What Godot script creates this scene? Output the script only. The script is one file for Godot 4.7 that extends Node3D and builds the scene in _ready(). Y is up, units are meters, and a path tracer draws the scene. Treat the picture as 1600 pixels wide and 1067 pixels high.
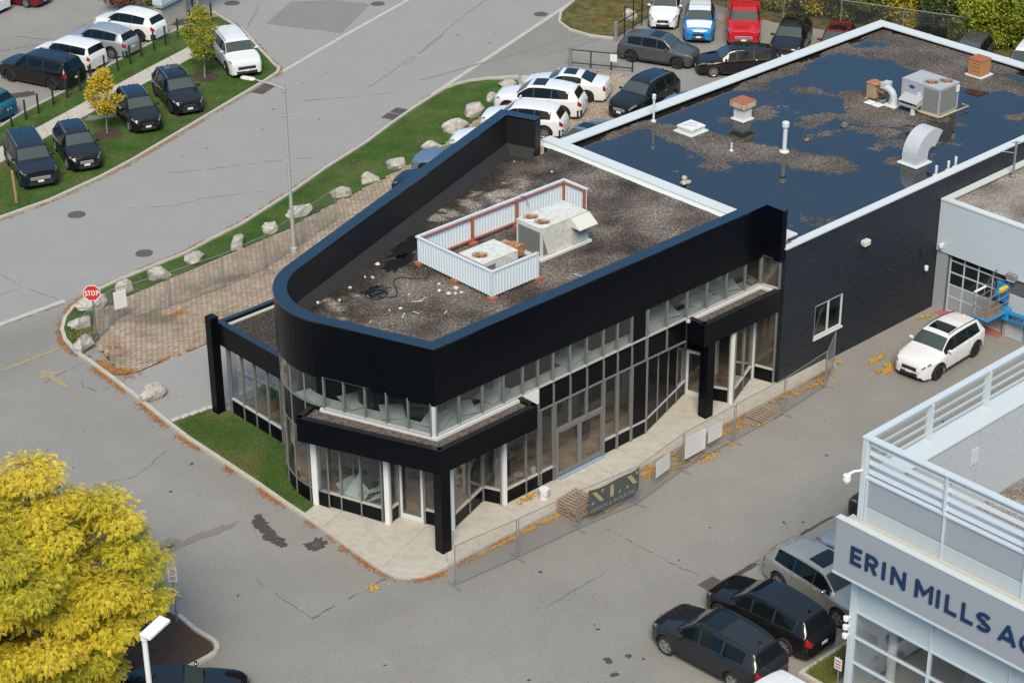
extends Node3D
# Aerial view of a black two-storey showroom with a flat-roofed workshop behind it.
# x runs along the showroom's long glass front, z towards the neighbouring dealership, y is up.

class MB:
	var v := PackedVector3Array()
	var n := PackedVector3Array()
	var c := PackedColorArray()
	var col := Color(1, 1, 1)
	var tinted := false
	func tri(a: Vector3, b: Vector3, d: Vector3) -> void:
		var k := (d - a).cross(b - a).normalized()
		v.push_back(a); v.push_back(b); v.push_back(d)
		n.push_back(k); n.push_back(k); n.push_back(k)
		if tinted:
			c.push_back(col); c.push_back(col); c.push_back(col)
	func quad(a: Vector3, b: Vector3, d: Vector3, e: Vector3) -> void:
		tri(a, b, d); tri(a, d, e)
	func quad_to(a: Vector3, b: Vector3, d: Vector3, e: Vector3, out: Vector3) -> void:
		if (d - a).cross(b - a).dot(out) >= 0.0: quad(a, b, d, e)
		else: quad(a, e, d, b)
	func tri_to(a: Vector3, b: Vector3, d: Vector3, out: Vector3) -> void:
		if (d - a).cross(b - a).dot(out) >= 0.0: tri(a, b, d)
		else: tri(a, d, b)
	func side(ce: Vector3, u: Vector3, w: Vector3) -> void:
		quad(ce - u - w, ce + u - w, ce + u + w, ce - u + w)
	func box(ce: Vector3, s: Vector3, b := Basis.IDENTITY) -> void:
		var x := b.x * s.x * 0.5
		var y := b.y * s.y * 0.5
		var z := b.z * s.z * 0.5
		side(ce + y, x, z); side(ce - y, z, x)
		side(ce + x, z, y); side(ce - x, y, z)
		side(ce + z, y, x); side(ce - z, x, y)
	func cbox(ce: Vector3, s: Vector3, r: float, b := Basis.IDENTITY) -> void:   # a box with chamfered edges
		var h := s * 0.5
		var i := h - Vector3(r, r, r)
		for ax in 3:
			for sg in [-1.0, 1.0]:
				var u := (ax + 1) % 3
				var w := (ax + 2) % 3
				var p := []
				for q in [[-1, -1], [1, -1], [1, 1], [-1, 1]]:
					var t := Vector3.ZERO
					t[ax] = sg * h[ax]; t[u] = q[0] * i[u]; t[w] = q[1] * i[w]
					p.append(ce + b * t)
				var o := Vector3.ZERO
				o[ax] = sg
				quad_to(p[0], p[1], p[2], p[3], b * o)
		for ax in 3:
			var u := (ax + 1) % 3
			var w := (ax + 2) % 3
			for su in [-1.0, 1.0]:
				for sw in [-1.0, 1.0]:
					var p := []
					for q in [[-1, 0], [1, 0], [1, 1], [-1, 1]]:
						var t := Vector3.ZERO
						t[ax] = q[0] * i[ax]
						t[u] = su * (h[u] if q[1] == 0 else i[u])
						t[w] = sw * (i[w] if q[1] == 0 else h[w])
						p.append(ce + b * t)
					var o := Vector3.ZERO
					o[u] = su; o[w] = sw
					quad_to(p[0], p[1], p[2], p[3], b * o)
		for sx in [-1.0, 1.0]:
			for sy in [-1.0, 1.0]:
				for sz in [-1.0, 1.0]:
					var a := ce + b * Vector3(sx * h.x, sy * i.y, sz * i.z)
					var d := ce + b * Vector3(sx * i.x, sy * h.y, sz * i.z)
					var e := ce + b * Vector3(sx * i.x, sy * i.y, sz * h.z)
					tri_to(a, d, e, b * Vector3(sx, sy, sz))
	func span(a: Vector3, b: Vector3) -> void:      # box between two corners
		box((a + b) * 0.5, (b - a).abs())
	func prism(poly: PackedVector2Array, y0: float, y1: float, under := false) -> void:
		var id := Geometry2D.triangulate_polygon(poly)
		for k in range(0, id.size(), 3):
			var a := poly[id[k]]
			var b := poly[id[k + 1]]
			var d := poly[id[k + 2]]
			tri_to(Vector3(a.x, y1, a.y), Vector3(b.x, y1, b.y), Vector3(d.x, y1, d.y), Vector3.UP)
			if under: tri_to(Vector3(a.x, y0, a.y), Vector3(b.x, y0, b.y), Vector3(d.x, y0, d.y), Vector3.DOWN)
		if y1 - y0 < 0.0005: return
		var cw := Geometry2D.is_polygon_clockwise(poly)
		for k in poly.size():
			var a := poly[k]
			var b := poly[(k + 1) % poly.size()]
			var t := b - a
			var o := Vector3(t.y, 0, -t.x) * (-1.0 if cw else 1.0)
			quad_to(Vector3(a.x, y0, a.y), Vector3(b.x, y0, b.y), Vector3(b.x, y1, b.y), Vector3(a.x, y1, a.y), o)
	func ribbon(path: PackedVector2Array, inner: PackedVector2Array, y0: float, y1: float, closed := false) -> void:
		var m := path.size()
		for k in (m if closed else m - 1):
			var j := (k + 1) % m
			var a := path[k]
			var b := path[j]
			var d := inner[k]
			var e := inner[j]
			var o2 := (a + b - d - e)
			var o := Vector3(o2.x, 0, o2.y)
			quad_to(Vector3(a.x, y0, a.y), Vector3(b.x, y0, b.y), Vector3(b.x, y1, b.y), Vector3(a.x, y1, a.y), o)
			quad_to(Vector3(d.x, y0, d.y), Vector3(e.x, y0, e.y), Vector3(e.x, y1, e.y), Vector3(d.x, y1, d.y), -o)
			quad_to(Vector3(a.x, y1, a.y), Vector3(b.x, y1, b.y), Vector3(e.x, y1, e.y), Vector3(d.x, y1, d.y), Vector3.UP)
			quad_to(Vector3(a.x, y0, a.y), Vector3(b.x, y0, b.y), Vector3(e.x, y0, e.y), Vector3(d.x, y0, d.y), Vector3.DOWN)
		if not closed:
			for k in [0, m - 1]:
				var a := path[k]
				var d := inner[k]
				var t := (path[0] - path[1]) if k == 0 else (path[m - 1] - path[m - 2])
				quad_to(Vector3(a.x, y0, a.y), Vector3(d.x, y0, d.y), Vector3(d.x, y1, d.y), Vector3(a.x, y1, a.y), Vector3(t.x, 0, t.y))
	func ring(p: Vector3, d: Vector3, sides: int) -> Array:
		var up := Vector3.UP if absf(d.y) < 0.9 else Vector3.RIGHT
		var x := d.cross(up).normalized()
		var y := d.cross(x).normalized()
		var r := []
		for k in sides:
			var a := TAU * k / sides
			r.append(x * cos(a) + y * sin(a))
		return r
	func tube(pts: Array, r0: float, sides := 6, r1 := -1.0, caps := true) -> void:
		var m := pts.size()
		if r1 < 0.0: r1 = r0
		var prev := []
		var pr := 0.0
		for k in m:
			var d: Vector3 = (pts[mini(k + 1, m - 1)] - pts[maxi(k - 1, 0)]).normalized()
			var rr := ring(pts[k], d, sides)
			if k > 0:
				var best := 0
				var bd := -9.0
				for s in sides:
					var q: float = rr[s].dot(prev[0])
					if q > bd: bd = q; best = s
				rr = rr.slice(best) + rr.slice(0, best)
			var rad := lerpf(r0, r1, float(k) / maxf(1.0, m - 1))
			if k > 0:
				for s in sides:
					var t := (s + 1) % sides
					put(pts[k - 1] + prev[s] * pr, prev[s], pts[k - 1] + prev[t] * pr, prev[t], pts[k] + rr[t] * rad, rr[t], pts[k] + rr[s] * rad, rr[s])
			if caps and (k == 0 or k == m - 1):
				for s in range(1, sides - 1):
					tri_to(pts[k] + rr[0] * rad, pts[k] + rr[s] * rad, pts[k] + rr[s + 1] * rad, -d if k == 0 else d)
			prev = rr
			pr = rad
	func put(a: Vector3, na: Vector3, b: Vector3, nb: Vector3, d: Vector3, nd: Vector3, e: Vector3, ne: Vector3) -> void:   # smooth quad
		var flip := ((d - a).cross(b - a) + (e - a).cross(d - a)).dot(na + nb + nd + ne) < 0.0
		if flip:
			var t := b; b = e; e = t
			var tn := nb; nb = ne; ne = tn
		for q in [a, b, d, a, d, e]: v.push_back(q)
		for q in [na, nb, nd, na, nd, ne]: n.push_back(q)
		if tinted:
			for q in 6: c.push_back(col)
	func lathe(prof: Array, seg: int, at: Vector3, b := Basis.IDENTITY) -> void:   # prof: Vector2(radius, along b.y)
		for k in prof.size() - 1:
			var p: Vector2 = prof[k]
			var q: Vector2 = prof[k + 1]
			var t := q - p
			var nn := Vector2(t.y, -t.x).normalized()
			for s in seg:
				var a0 := TAU * s / seg
				var a1 := TAU * (s + 1) / seg
				var d0 := Vector3(cos(a0), 0, sin(a0))
				var d1 := Vector3(cos(a1), 0, sin(a1))
				var n0 := b * (d0 * nn.x + Vector3.UP * nn.y)
				var n1 := b * (d1 * nn.x + Vector3.UP * nn.y)
				put(at + b * (d0 * p.x + Vector3.UP * p.y), n0, at + b * (d1 * p.x + Vector3.UP * p.y), n1, at + b * (d1 * q.x + Vector3.UP * q.y), n1, at + b * (d0 * q.x + Vector3.UP * q.y), n0)
	func grid(rows: Array, outward: Vector3, wrap := false, centre = null) -> void:   # rows of equally many points, smooth
		var nr := rows.size()
		var nc: int = rows[0].size()
		var nor := []
		for i in nr:
			var line := []
			for j in nc:
				var ju: int = (j + 1) % nc if wrap else mini(j + 1, nc - 1)
				var jd: int = (j - 1 + nc) % nc if wrap else maxi(j - 1, 0)
				var du: Vector3 = rows[mini(i + 1, nr - 1)][j] - rows[maxi(i - 1, 0)][j]
				var dv: Vector3 = rows[i][ju] - rows[i][jd]
				var k := du.cross(dv)
				if k.length() < 1e-9: k = outward
				k = k.normalized()
				var o: Vector3 = outward if centre == null else rows[i][j] - centre
				if k.dot(o) < 0.0: k = -k
				line.append(k)
			nor.append(line)
		for i in nr - 1:
			for j in (nc if wrap else nc - 1):
				var t: int = (j + 1) % nc
				put(rows[i][j], nor[i][j], rows[i][t], nor[i][t], rows[i + 1][t], nor[i + 1][t], rows[i + 1][j], nor[i + 1][j])
	func mesh() -> ArrayMesh:
		var a := []
		a.resize(Mesh.ARRAY_MAX)
		a[Mesh.ARRAY_VERTEX] = v
		a[Mesh.ARRAY_NORMAL] = n
		if tinted: a[Mesh.ARRAY_COLOR] = c
		var m := ArrayMesh.new()
		m.add_surface_from_arrays(Mesh.PRIMITIVE_TRIANGLES, a)
		return m

var M := {}
var used := {}
var rng := RandomNumberGenerator.new()

func numbered(parent: Node, called: String) -> String:
	var key := str(parent.get_instance_id()) + called
	var k: int = used.get(key, -1) + 1
	used[key] = k
	return called if k == 0 else "%s_%03d" % [called, k]
func part(called: String, m, material: Material, parent: Node = self) -> MeshInstance3D:
	var o := MeshInstance3D.new()
	o.mesh = m.mesh() if m is MB else m
	o.material_override = material
	o.name = numbered(parent, called)
	parent.add_child(o)
	return o
func tag(o: Node, label: String, category: String, group := "") -> Node:
	o.set_meta("label", label)
	o.set_meta("category", category)
	if group: o.set_meta("group", group)
	return o
func thing(called: String, label: String, category: String, at := Vector3.ZERO, turn := 0.0, group := "") -> Node3D:
	var o := Node3D.new()
	o.name = numbered(self, called)
	add_child(o)
	o.position = at
	o.rotation.y = turn
	return tag(o, label, category, group)
func structure(called: String, m, material: Material) -> MeshInstance3D:
	var o := part(called, m, material)
	o.set_meta("kind", "structure")
	return o
func place(called: String) -> Node3D:            # a piece of the setting that has pieces of its own
	var o := Node3D.new()
	o.name = numbered(self, called)
	add_child(o)
	o.set_meta("kind", "structure")
	return o
func scatter(called: String, mesh: Mesh, material: Material, spots: Array, parent: Node = self, colours := []) -> MultiMeshInstance3D:
	var mm := MultiMesh.new()
	mm.transform_format = MultiMesh.TRANSFORM_3D
	mm.use_colors = not colours.is_empty()
	mm.mesh = mesh
	mm.instance_count = spots.size()
	for k in spots.size():
		mm.set_instance_transform(k, spots[k])
		if mm.use_colors: mm.set_instance_color(k, colours[k])
	var o := MultiMeshInstance3D.new()
	o.multimesh = mm
	o.material_override = material
	o.name = numbered(parent, called)
	parent.add_child(o)
	return o
func copy_of(o: Node3D, label: String, at: Vector3, turn := 0.0) -> Node3D:
	var r: Node3D = o.duplicate()
	r.name = numbered(self, str(o.name))
	add_child(r)
	r.position = at
	r.rotation.y = turn
	r.set_meta("label", label)
	return r
func dim(r: float, g: float, b: float) -> Color:
	return Color(r, g, b).linear_to_srgb()
func mat(key: String, r: float, g: float, b: float, rough := 0.7, metal := 0.0, spec := 0.5) -> StandardMaterial3D:
	if M.has(key): return M[key]
	var m := StandardMaterial3D.new()
	m.albedo_color = dim(r, g, b)
	m.roughness = rough
	m.metallic = metal
	m.metallic_specular = spec
	M[key] = m
	return m
func noise(seed_: int, size: int, freq: float, oct := 4) -> PackedByteArray:
	var f := FastNoiseLite.new()
	f.noise_type = FastNoiseLite.TYPE_SIMPLEX_SMOOTH
	f.seed = seed_
	f.frequency = freq
	f.fractal_octaves = oct
	var im := f.get_seamless_image(size, size)
	im.convert(Image.FORMAT_L8)
	return im.get_data()
# stops: linear colours from low to high; layers: [noise bytes, weight]
func texture(size: int, stops: Array, layers: Array, seed_ := 1, speck := 0.0) -> ImageTexture:
	var lut := []
	for k in 256:
		var t := k / 255.0 * (stops.size() - 1)
		var i := mini(int(t), stops.size() - 2)
		var q: Color = stops[i].lerp(stops[i + 1], t - i).linear_to_srgb()
		lut.append([int(q.r * 255), int(q.g * 255), int(q.b * 255)])
	var out := PackedByteArray()
	out.resize(size * size * 3)
	var r := RandomNumberGenerator.new()
	r.seed = seed_
	var nl := layers.size()
	var a: PackedByteArray = layers[0][0]
	var b: PackedByteArray = layers[mini(1, nl - 1)][0]
	var d: PackedByteArray = layers[mini(2, nl - 1)][0]
	var wa: float = layers[0][1]
	var wb: float = layers[1][1] if nl > 1 else 0.0
	var wd: float = layers[2][1] if nl > 2 else 0.0
	var sp := speck * 255.0
	for k in size * size:
		var t := 128.0 + (a[k] - 128) * wa + (b[k] - 128) * wb + (d[k] - 128) * wd + (r.randf() - 0.5) * sp
		var q: Array = lut[clampi(int(t), 0, 255)]
		out[k * 3] = q[0]; out[k * 3 + 1] = q[1]; out[k * 3 + 2] = q[2]
	return ImageTexture.create_from_image(Image.create_from_data(size, size, false, Image.FORMAT_RGB8, out))
func relief(size: int, layers: Array, strength: float) -> ImageTexture:
	var out := PackedByteArray()
	out.resize(size * size)
	for k in size * size:
		var t := 128.0
		for l in layers: t += (l[0][k] - 128) * l[1]
		out[k] = clampi(int(t), 0, 255)
	var im := Image.create_from_data(size, size, false, Image.FORMAT_L8, out)
	im.convert(Image.FORMAT_RGBA8)
	im.bump_map_to_normal_map(strength)
	return ImageTexture.create_from_image(im)
func surfaced(key: String, tex: Texture2D, tile: float, rough := 0.9, nrm: Texture2D = null, vcol := false, spec := 0.4) -> StandardMaterial3D:
	var m := StandardMaterial3D.new()
	m.albedo_texture = tex
	m.roughness = rough
	m.metallic_specular = spec
	m.uv1_triplanar = true
	m.uv1_world_triplanar = true
	m.uv1_scale = Vector3.ONE / tile
	m.vertex_color_use_as_albedo = vcol
	if nrm:
		m.normal_enabled = true
		m.normal_texture = nrm
	M[key] = m
	return m
func v2(a: Array) -> PackedVector2Array:
	var p := PackedVector2Array()
	for k in range(0, a.size(), 2): p.push_back(Vector2(a[k], a[k + 1]))
	return p
func inward(path: PackedVector2Array, d: float) -> PackedVector2Array:    # mitred offset to the left-hand side of travel (-dz, dx)
	var r := PackedVector2Array()
	for k in path.size():
		var t0 := (path[k] - path[maxi(k - 1, 0)]).normalized()
		var t1 := (path[mini(k + 1, path.size() - 1)] - path[k]).normalized()
		if k == 0: t0 = t1
		if k == path.size() - 1: t1 = t0
		var n0 := Vector2(-t0.y, t0.x)
		var n1 := Vector2(-t1.y, t1.x)
		var m := (n0 + n1).normalized()
		r.push_back(path[k] + m * d / maxf(0.3, m.dot(n0)))
	return r
func along(path: PackedVector2Array, s: float) -> Vector2:
	for k in path.size() - 1:
		var l := path[k].distance_to(path[k + 1])
		if s <= l: return path[k].lerp(path[k + 1], s / l)
		s -= l
	return path[path.size() - 1]
func length_of(path: PackedVector2Array) -> float:
	var s := 0.0
	for k in path.size() - 1: s += path[k].distance_to(path[k + 1])
	return s
func piece(path: PackedVector2Array, s0: float, s1: float) -> PackedVector2Array:     # the stretch of a path between two lengths
	var r := PackedVector2Array([along(path, s0)])
	var s := 0.0
	for k in range(1, path.size() - 1):
		s += path[k - 1].distance_to(path[k])
		if s > s0 + 0.01 and s < s1 - 0.01: r.push_back(path[k])
	r.push_back(along(path, s1))
	return r
func p3(p: Vector2, y: float) -> Vector3:
	return Vector3(p.x, y, p.y)
const ORD := ["first", "second", "third", "fourth", "fifth", "sixth", "seventh", "eighth", "ninth", "tenth", "eleventh", "twelfth", "thirteenth", "fourteenth", "fifteenth", "sixteenth", "seventeenth", "eighteenth", "nineteenth", "twentieth", "twenty-first", "twenty-second", "twenty-third", "twenty-fourth"]

func _ready() -> void:
	# camera, sky, sun, exposure
	var cam := Camera3D.new()
	cam.name = "camera"
	cam.transform = Transform3D(Basis(Vector3(0.730984, -0.007222, 0.682356), Vector3(0.324685, 0.883184, -0.338475), Vector3(-0.600201, 0.468971, 0.647939)), Vector3(-41.6566, 43.0, 48.7713))
	cam.fov = 18.579
	cam.near = 1.0
	cam.far = 600.0
	add_child(cam)
	cam.current = true
	var sky := ProceduralSkyMaterial.new()
	sky.sky_top_color = Color(0.98, 0.94, 0.88)
	sky.sky_horizon_color = Color(0.21, 0.55, 0.79)
	sky.sky_curve = 2.6
	sky.sky_energy_multiplier = 0.70
	sky.ground_bottom_color = Color(0.42, 0.42, 0.41)
	sky.ground_horizon_color = Color(0.5, 0.52, 0.54)
	sky.sun_angle_max = 1.0
	var env := Environment.new()
	env.background_mode = Environment.BG_SKY
	env.sky = Sky.new()
	env.sky.sky_material = sky
	env.tonemap_mode = Environment.TONE_MAPPER_LINEAR
	env.tonemap_exposure = 2.48
	env.sdfgi_enabled = true
	env.ssao_enabled = true
	env.ssil_enabled = true
	var we := WorldEnvironment.new()
	we.name = "sky"
	we.environment = env
	add_child(we)
	var sun := DirectionalLight3D.new()
	sun.name = "sun"
	sun.light_color = Color(1.0, 0.955, 0.885)
	sun.light_energy = 0.5
	sun.light_angular_distance = 24.0
	sun.shadow_enabled = true
	add_child(sun)
	sun.look_at_from_position(Vector3.ZERO, Vector3(0.48, -0.72, -0.50), Vector3.UP)
	rng.seed = 7
	make_materials()
	ground()
	showroom()
	workshop()
	garage()
	dealership()
	rooftops()
	cars()
	street()
	site()
	plants()

func make_materials() -> void:
	var n1 := noise(11, 512, 0.012, 5)
	var n2 := noise(12, 512, 0.05, 4)
	var n3 := noise(13, 512, 0.22, 3)
	var n4 := noise(14, 512, 0.45, 2)
	# old grey asphalt with pale aggregate and darker worn patches
	var at := texture(512, [Color(0.19, 0.183, 0.17), Color(0.30, 0.29, 0.271), Color(0.335, 0.325, 0.304), Color(0.44, 0.427, 0.40)], [[n1, 0.22], [n4, 0.16], [n3, 0.12]], 5, 0.42)
	surfaced("asphalt", at, 21.0, 0.93, null, true, 0.3)
	var rt := texture(512, [Color(0.20, 0.197, 0.19), Color(0.278, 0.274, 0.264), Color(0.298, 0.294, 0.284), Color(0.37, 0.365, 0.352)], [[n1, 0.22], [n4, 0.14], [n2, 0.12]], 6, 0.34)
	surfaced("road", rt, 23.0, 0.93, null, true, 0.3)
	var ct := texture(512, [Color(0.34, 0.31, 0.26), Color(0.46, 0.43, 0.375), Color(0.52, 0.49, 0.43)], [[n1, 0.5], [n2, 0.35], [n3, 0.3]], 7, 0.10)
	surfaced("concrete", ct, 3.7, 0.9, relief(512, [[n4, 0.4], [n2, 0.3]], 1.0))
	var gt := texture(512, [Color(0.035, 0.07, 0.016), Color(0.048, 0.10, 0.022), Color(0.062, 0.125, 0.03), Color(0.085, 0.14, 0.038), Color(0.15, 0.145, 0.06)], [[n1, 0.95], [n3, 0.25], [n4, 0.25]], 8, 0.15)
	surfaced("lawn", gt, 14.0, 1.0, relief(512, [[n4, 1.0], [n3, 0.7]], 4.0), false, 0.2)
	var gt2 := texture(512, [Color(0.055, 0.075, 0.02), Color(0.10, 0.105, 0.035), Color(0.17, 0.14, 0.06), Color(0.23, 0.17, 0.08)], [[n1, 0.9], [n3, 0.4], [n4, 0.4]], 9, 0.25)
	surfaced("dry_lawn", gt2, 6.1, 1.0, relief(512, [[n4, 1.0], [n3, 0.7]], 4.0), false, 0.2)
	var vt := texture(512, [Color(0.09, 0.078, 0.07), Color(0.285, 0.244, 0.213), Color(0.43, 0.372, 0.33), Color(0.56, 0.494, 0.442), Color(1, 0.98, 0.95)], [[n4, 0.75], [n3, 0.5], [n1, 0.2]], 10, 0.75)
	var vn := relief(512, [[n4, 1.2]], 5.0)
	surfaced("gravel", vt, 17.0, 0.95, vn, true, 0.3)
	var vt2 := texture(512, [Color(0.10, 0.085, 0.07), Color(0.27, 0.235, 0.20), Color(0.40, 0.36, 0.31), Color(0.55, 0.51, 0.45)], [[n4, 0.5], [n3, 0.4], [n1, 0.7]], 12, 0.5)
	surfaced("pale_gravel", vt2, 15.0, 0.95, vn, false, 0.3)
	var mt := texture(512, [Color(0.03, 0.02, 0.014), Color(0.085, 0.054, 0.04), Color(0.16, 0.105, 0.08)], [[n4, 0.9], [n3, 0.6], [n1, 0.3]], 13, 0.5)
	surfaced("mulch", mt, 2.0, 1.0, vn)
	var st := texture(512, [Color(0.17, 0.15, 0.125), Color(0.36, 0.34, 0.30), Color(0.52, 0.50, 0.455), Color(0.62, 0.60, 0.56)], [[n1, 0.9], [n2, 0.6], [n4, 0.3]], 14, 0.12)
	surfaced("boulder", st, 1.7, 0.95, relief(512, [[n2, 1.0], [n4, 0.8]], 5.0))
	var bm := surfaced("black_brick", brick_relief(false), 1.92, 0.55, brick_relief(true), false, 0.5)
	bm.albedo_color = Color(0.52, 0.60, 0.70)
	bm.normal_scale = 1.0
	var yt := texture(512, [Color(0.22, 0.21, 0.195), Color(0.26, 0.235, 0.17), Color(0.36, 0.28, 0.13), Color(0.44, 0.33, 0.12)], [[n2, 1.2], [n4, 0.7], [n1, 0.5]], 16, 0.7)
	surfaced("yellow_paint", yt, 2.9, 0.85)
	var ru := texture(512, [Color(0.12, 0.04, 0.018), Color(0.30, 0.11, 0.04), Color(0.45, 0.21, 0.08), Color(0.58, 0.45, 0.28)], [[n1, 1.0], [n2, 0.7], [n4, 0.3]], 17, 0.15)
	surfaced("rust", ru, 1.1, 0.85)
	var rr := texture(512, [Color(0.30, 0.085, 0.045), Color(0.36, 0.12, 0.07), Color(0.42, 0.17, 0.10)], [[n1, 0.8], [n2, 0.5]], 18, 0.1)
	surfaced("red_oxide", rr, 1.3, 0.75)
	var wt := texture(512, [Color(0.22, 0.15, 0.10), Color(0.36, 0.27, 0.19), Color(0.46, 0.36, 0.26)], [[n2, 0.8], [n4, 0.4]], 19, 0.2)
	surfaced("pallet_wood", wt, 0.9, 0.9)
	var ft := texture(512, [Color(0.10, 0.08, 0.06), Color(0.24, 0.17, 0.11), Color(0.32, 0.225, 0.145), Color(0.37, 0.28, 0.20)], [[n1, 1.0], [n2, 0.6]], 20, 0.08)
	surfaced("bare_floor", ft, 6.0, 0.55)
	var dt := texture(512, [Color(0.42, 0.40, 0.36), Color(0.62, 0.62, 0.58), Color(0.68, 0.69, 0.66)], [[n1, 0.7], [n2, 0.5]], 21, 0.05)
	surfaced("off_white", dt, 2.3, 0.6)
	var ledge := texture(512, [Color(0.03, 0.027, 0.025), Color(0.10, 0.085, 0.07), Color(0.22, 0.18, 0.14)], [[n1, 0.9], [n3, 0.6]], 22, 0.3)
	surfaced("dirty_ledge", ledge, 1.5, 0.9)
	var sg := texture(512, [Color(0.40, 0.43, 0.45), Color(0.47, 0.50, 0.52), Color(0.52, 0.55, 0.57)], [[n1, 0.8], [n2, 0.4]], 23, 0.04)
	surfaced("galvanised", sg, 1.3, 0.5)
	mat("white", 0.72, 0.73, 0.72, 0.5)
	mat("white_metal", 0.62, 0.72, 0.79, 0.45)
	mat("cap_white", 0.60, 0.64, 0.64, 0.4)
	mat("black_panel", 0.003, 0.004, 0.006, 0.28, 0.0, 0.28)
	mat("black_cap", 0.003, 0.004, 0.006, 0.12, 0.0, 1.0)
	M.black_cap.clearcoat_enabled = true
	M.black_cap.clearcoat = 0.3
	M.black_cap.clearcoat_roughness = 0.1
	mat("black", 0.012, 0.012, 0.013, 0.5)
	mat("black_plastic", 0.022, 0.022, 0.023, 0.6)
	mat("rubber", 0.016, 0.016, 0.017, 0.85)
	mat("grey_frame", 0.23, 0.23, 0.225, 0.45, 0.3)
	mat("dark_frame", 0.05, 0.05, 0.05, 0.45, 0.3)
	mat("steel", 0.33, 0.335, 0.33, 0.5, 0.55)
	mat("steel_dark", 0.14, 0.135, 0.13, 0.6, 0.5)
	mat("pale_siding", 0.50, 0.585, 0.645, 0.45)
	mat("siding_joint", 0.10, 0.11, 0.12, 0.8)
	mat("grey_panel", 0.31, 0.345, 0.375, 0.4)
	mat("pale_panel", 0.54, 0.60, 0.625, 0.4)
	mat("sill_grey", 0.42, 0.42, 0.40, 0.5)
	mat("frost_panel", 0.47, 0.55, 0.57, 0.25)
	mat("blue_letter", 0.002, 0.025, 0.085, 0.35)
	mat("cream", 0.60, 0.59, 0.53, 0.55)
	mat("coil", 0.16, 0.165, 0.165, 0.7)
	mat("rtu_grey", 0.40, 0.405, 0.42, 0.5)
	mat("brown_wall", 0.17, 0.125, 0.085, 0.8)
	mat("teal_sheet", 0.42, 0.52, 0.51, 0.5)
	mat("dark_paint", 0.03, 0.032, 0.032, 0.8)
	mat("grey_room", 0.20, 0.21, 0.21, 0.8)
	mat("leaf", 1, 1, 1, 0.75).vertex_color_use_as_albedo = true
	M.leaf.backlight = Color(0.35, 0.35, 0.2)
	mat("litter", 1, 1, 1, 0.9).vertex_color_use_as_albedo = true
	mat("paver", 1, 1, 1, 0.92).vertex_color_use_as_albedo = true
	mat("bark", 0.10, 0.085, 0.07, 0.95)
	mat("pale_bark", 0.24, 0.22, 0.19, 0.95)
	var g := mat("glass", 0.025, 0.045, 0.048, 0.03, 0.0, 1.0)
	g.transparency = BaseMaterial3D.TRANSPARENCY_ALPHA
	g.albedo_color.a = 0.12
	var g2 := mat("dark_glass", 0.02, 0.025, 0.028, 0.04)
	g2.transparency = BaseMaterial3D.TRANSPARENCY_ALPHA
	g2.albedo_color.a = 0.75
	var w := mat("water", 0.016, 0.015, 0.014, 0.03, 0.0, 0.85)
	w.transparency = BaseMaterial3D.TRANSPARENCY_ALPHA
	w.albedo_color.a = 0.80
func brick_relief(bump: bool) -> ImageTexture:      # running bond courses 80 mm high, as fine relief
	var s := 512
	var out := PackedByteArray()
	out.resize(s * s)
	var jit := noise(31, s, 0.02, 3)
	for y in s:
		var row := int(y * 24 / float(s))
		var fy := fmod(y * 24.0 / s, 1.0)
		for x in s:
			var fx := fmod(x * 8.0 / s + (0.5 if row % 2 else 0.0), 1.0)
			var brick := int(x * 8.0 / s + (0.5 if row % 2 else 0.0)) * 7 + row * 13
			var h := 150 + (brick * 37) % 60
			if not bump: h = 120 + (hash(Vector2i(int(x * 8.0 / s + (0.5 if row % 2 else 0.0)) % 8, row)) & 63)
			if fy < 0.14 or (bump and fx < 0.045): h = 60
			if not bump: h = 40 + (h - 60) / 3
			out[y * s + x] = clampi(h + (jit[y * s + x] - 128) / (4 if bump else 9), 0, 255)
	var im := Image.create_from_data(s, s, false, Image.FORMAT_L8, out)
	im.convert(Image.FORMAT_RGBA8)
	if bump: im.bump_map_to_normal_map(4.0)
	return ImageTexture.create_from_image(im)

var KERB_L := [-30, -35.5, -8, -36.9, 3.86, -37.64, 6.84, -37.77, 10.29, -38.48, 12.88, -39.25, 16.66, -40.64, 20.48, -42.06, 24.72, -43.62, 26.2, -44.25, 26.75, -44.75, 26.9, -45.4, 27.93, -48.28, 29.15, -51.5, 29.88, -55.67]
var KERB_C := [35.88, -34.2, 34.35, -35.22, 33.5, -35.6, 32.57, -35.77, 31.5, -35.72, 30.53, -35.45, 28.13, -34.65, 25.89, -33.8, 23.19, -32.68, 19.51, -31.49, 16.18, -30.21, 12.17, -28.88, 9.98, -28.46, 8.2, -28.04, 5.92, -27.9, 4.23, -27.78, 2.71, -27.57, 1.14, -26.87, 0.29, -26.24, -0.47, -25.29, -0.91, -24.33, -1.18, -23.0, -1.22, -21.9, -1.33, -20.08, -1.51, -17.88, -1.75, -15.69, -1.93, -13.57, -2.0, -8.77, -2.08, -7.0, -2.12, -4.72, -2.22, -3.01, -2.29, -1.52, -2.29, -0.78, -2.2, -0.3, -2.0, 0.05, -1.75, 0.32, -1.41, 0.53, -0.8, 0.64, -0.06, 0.62, 1.58, 0.62, 4.49, 0.63, 9.48, 0.68, 15.35, 0.7, 18.32, 0.68, 21.9, 0.62]

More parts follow.
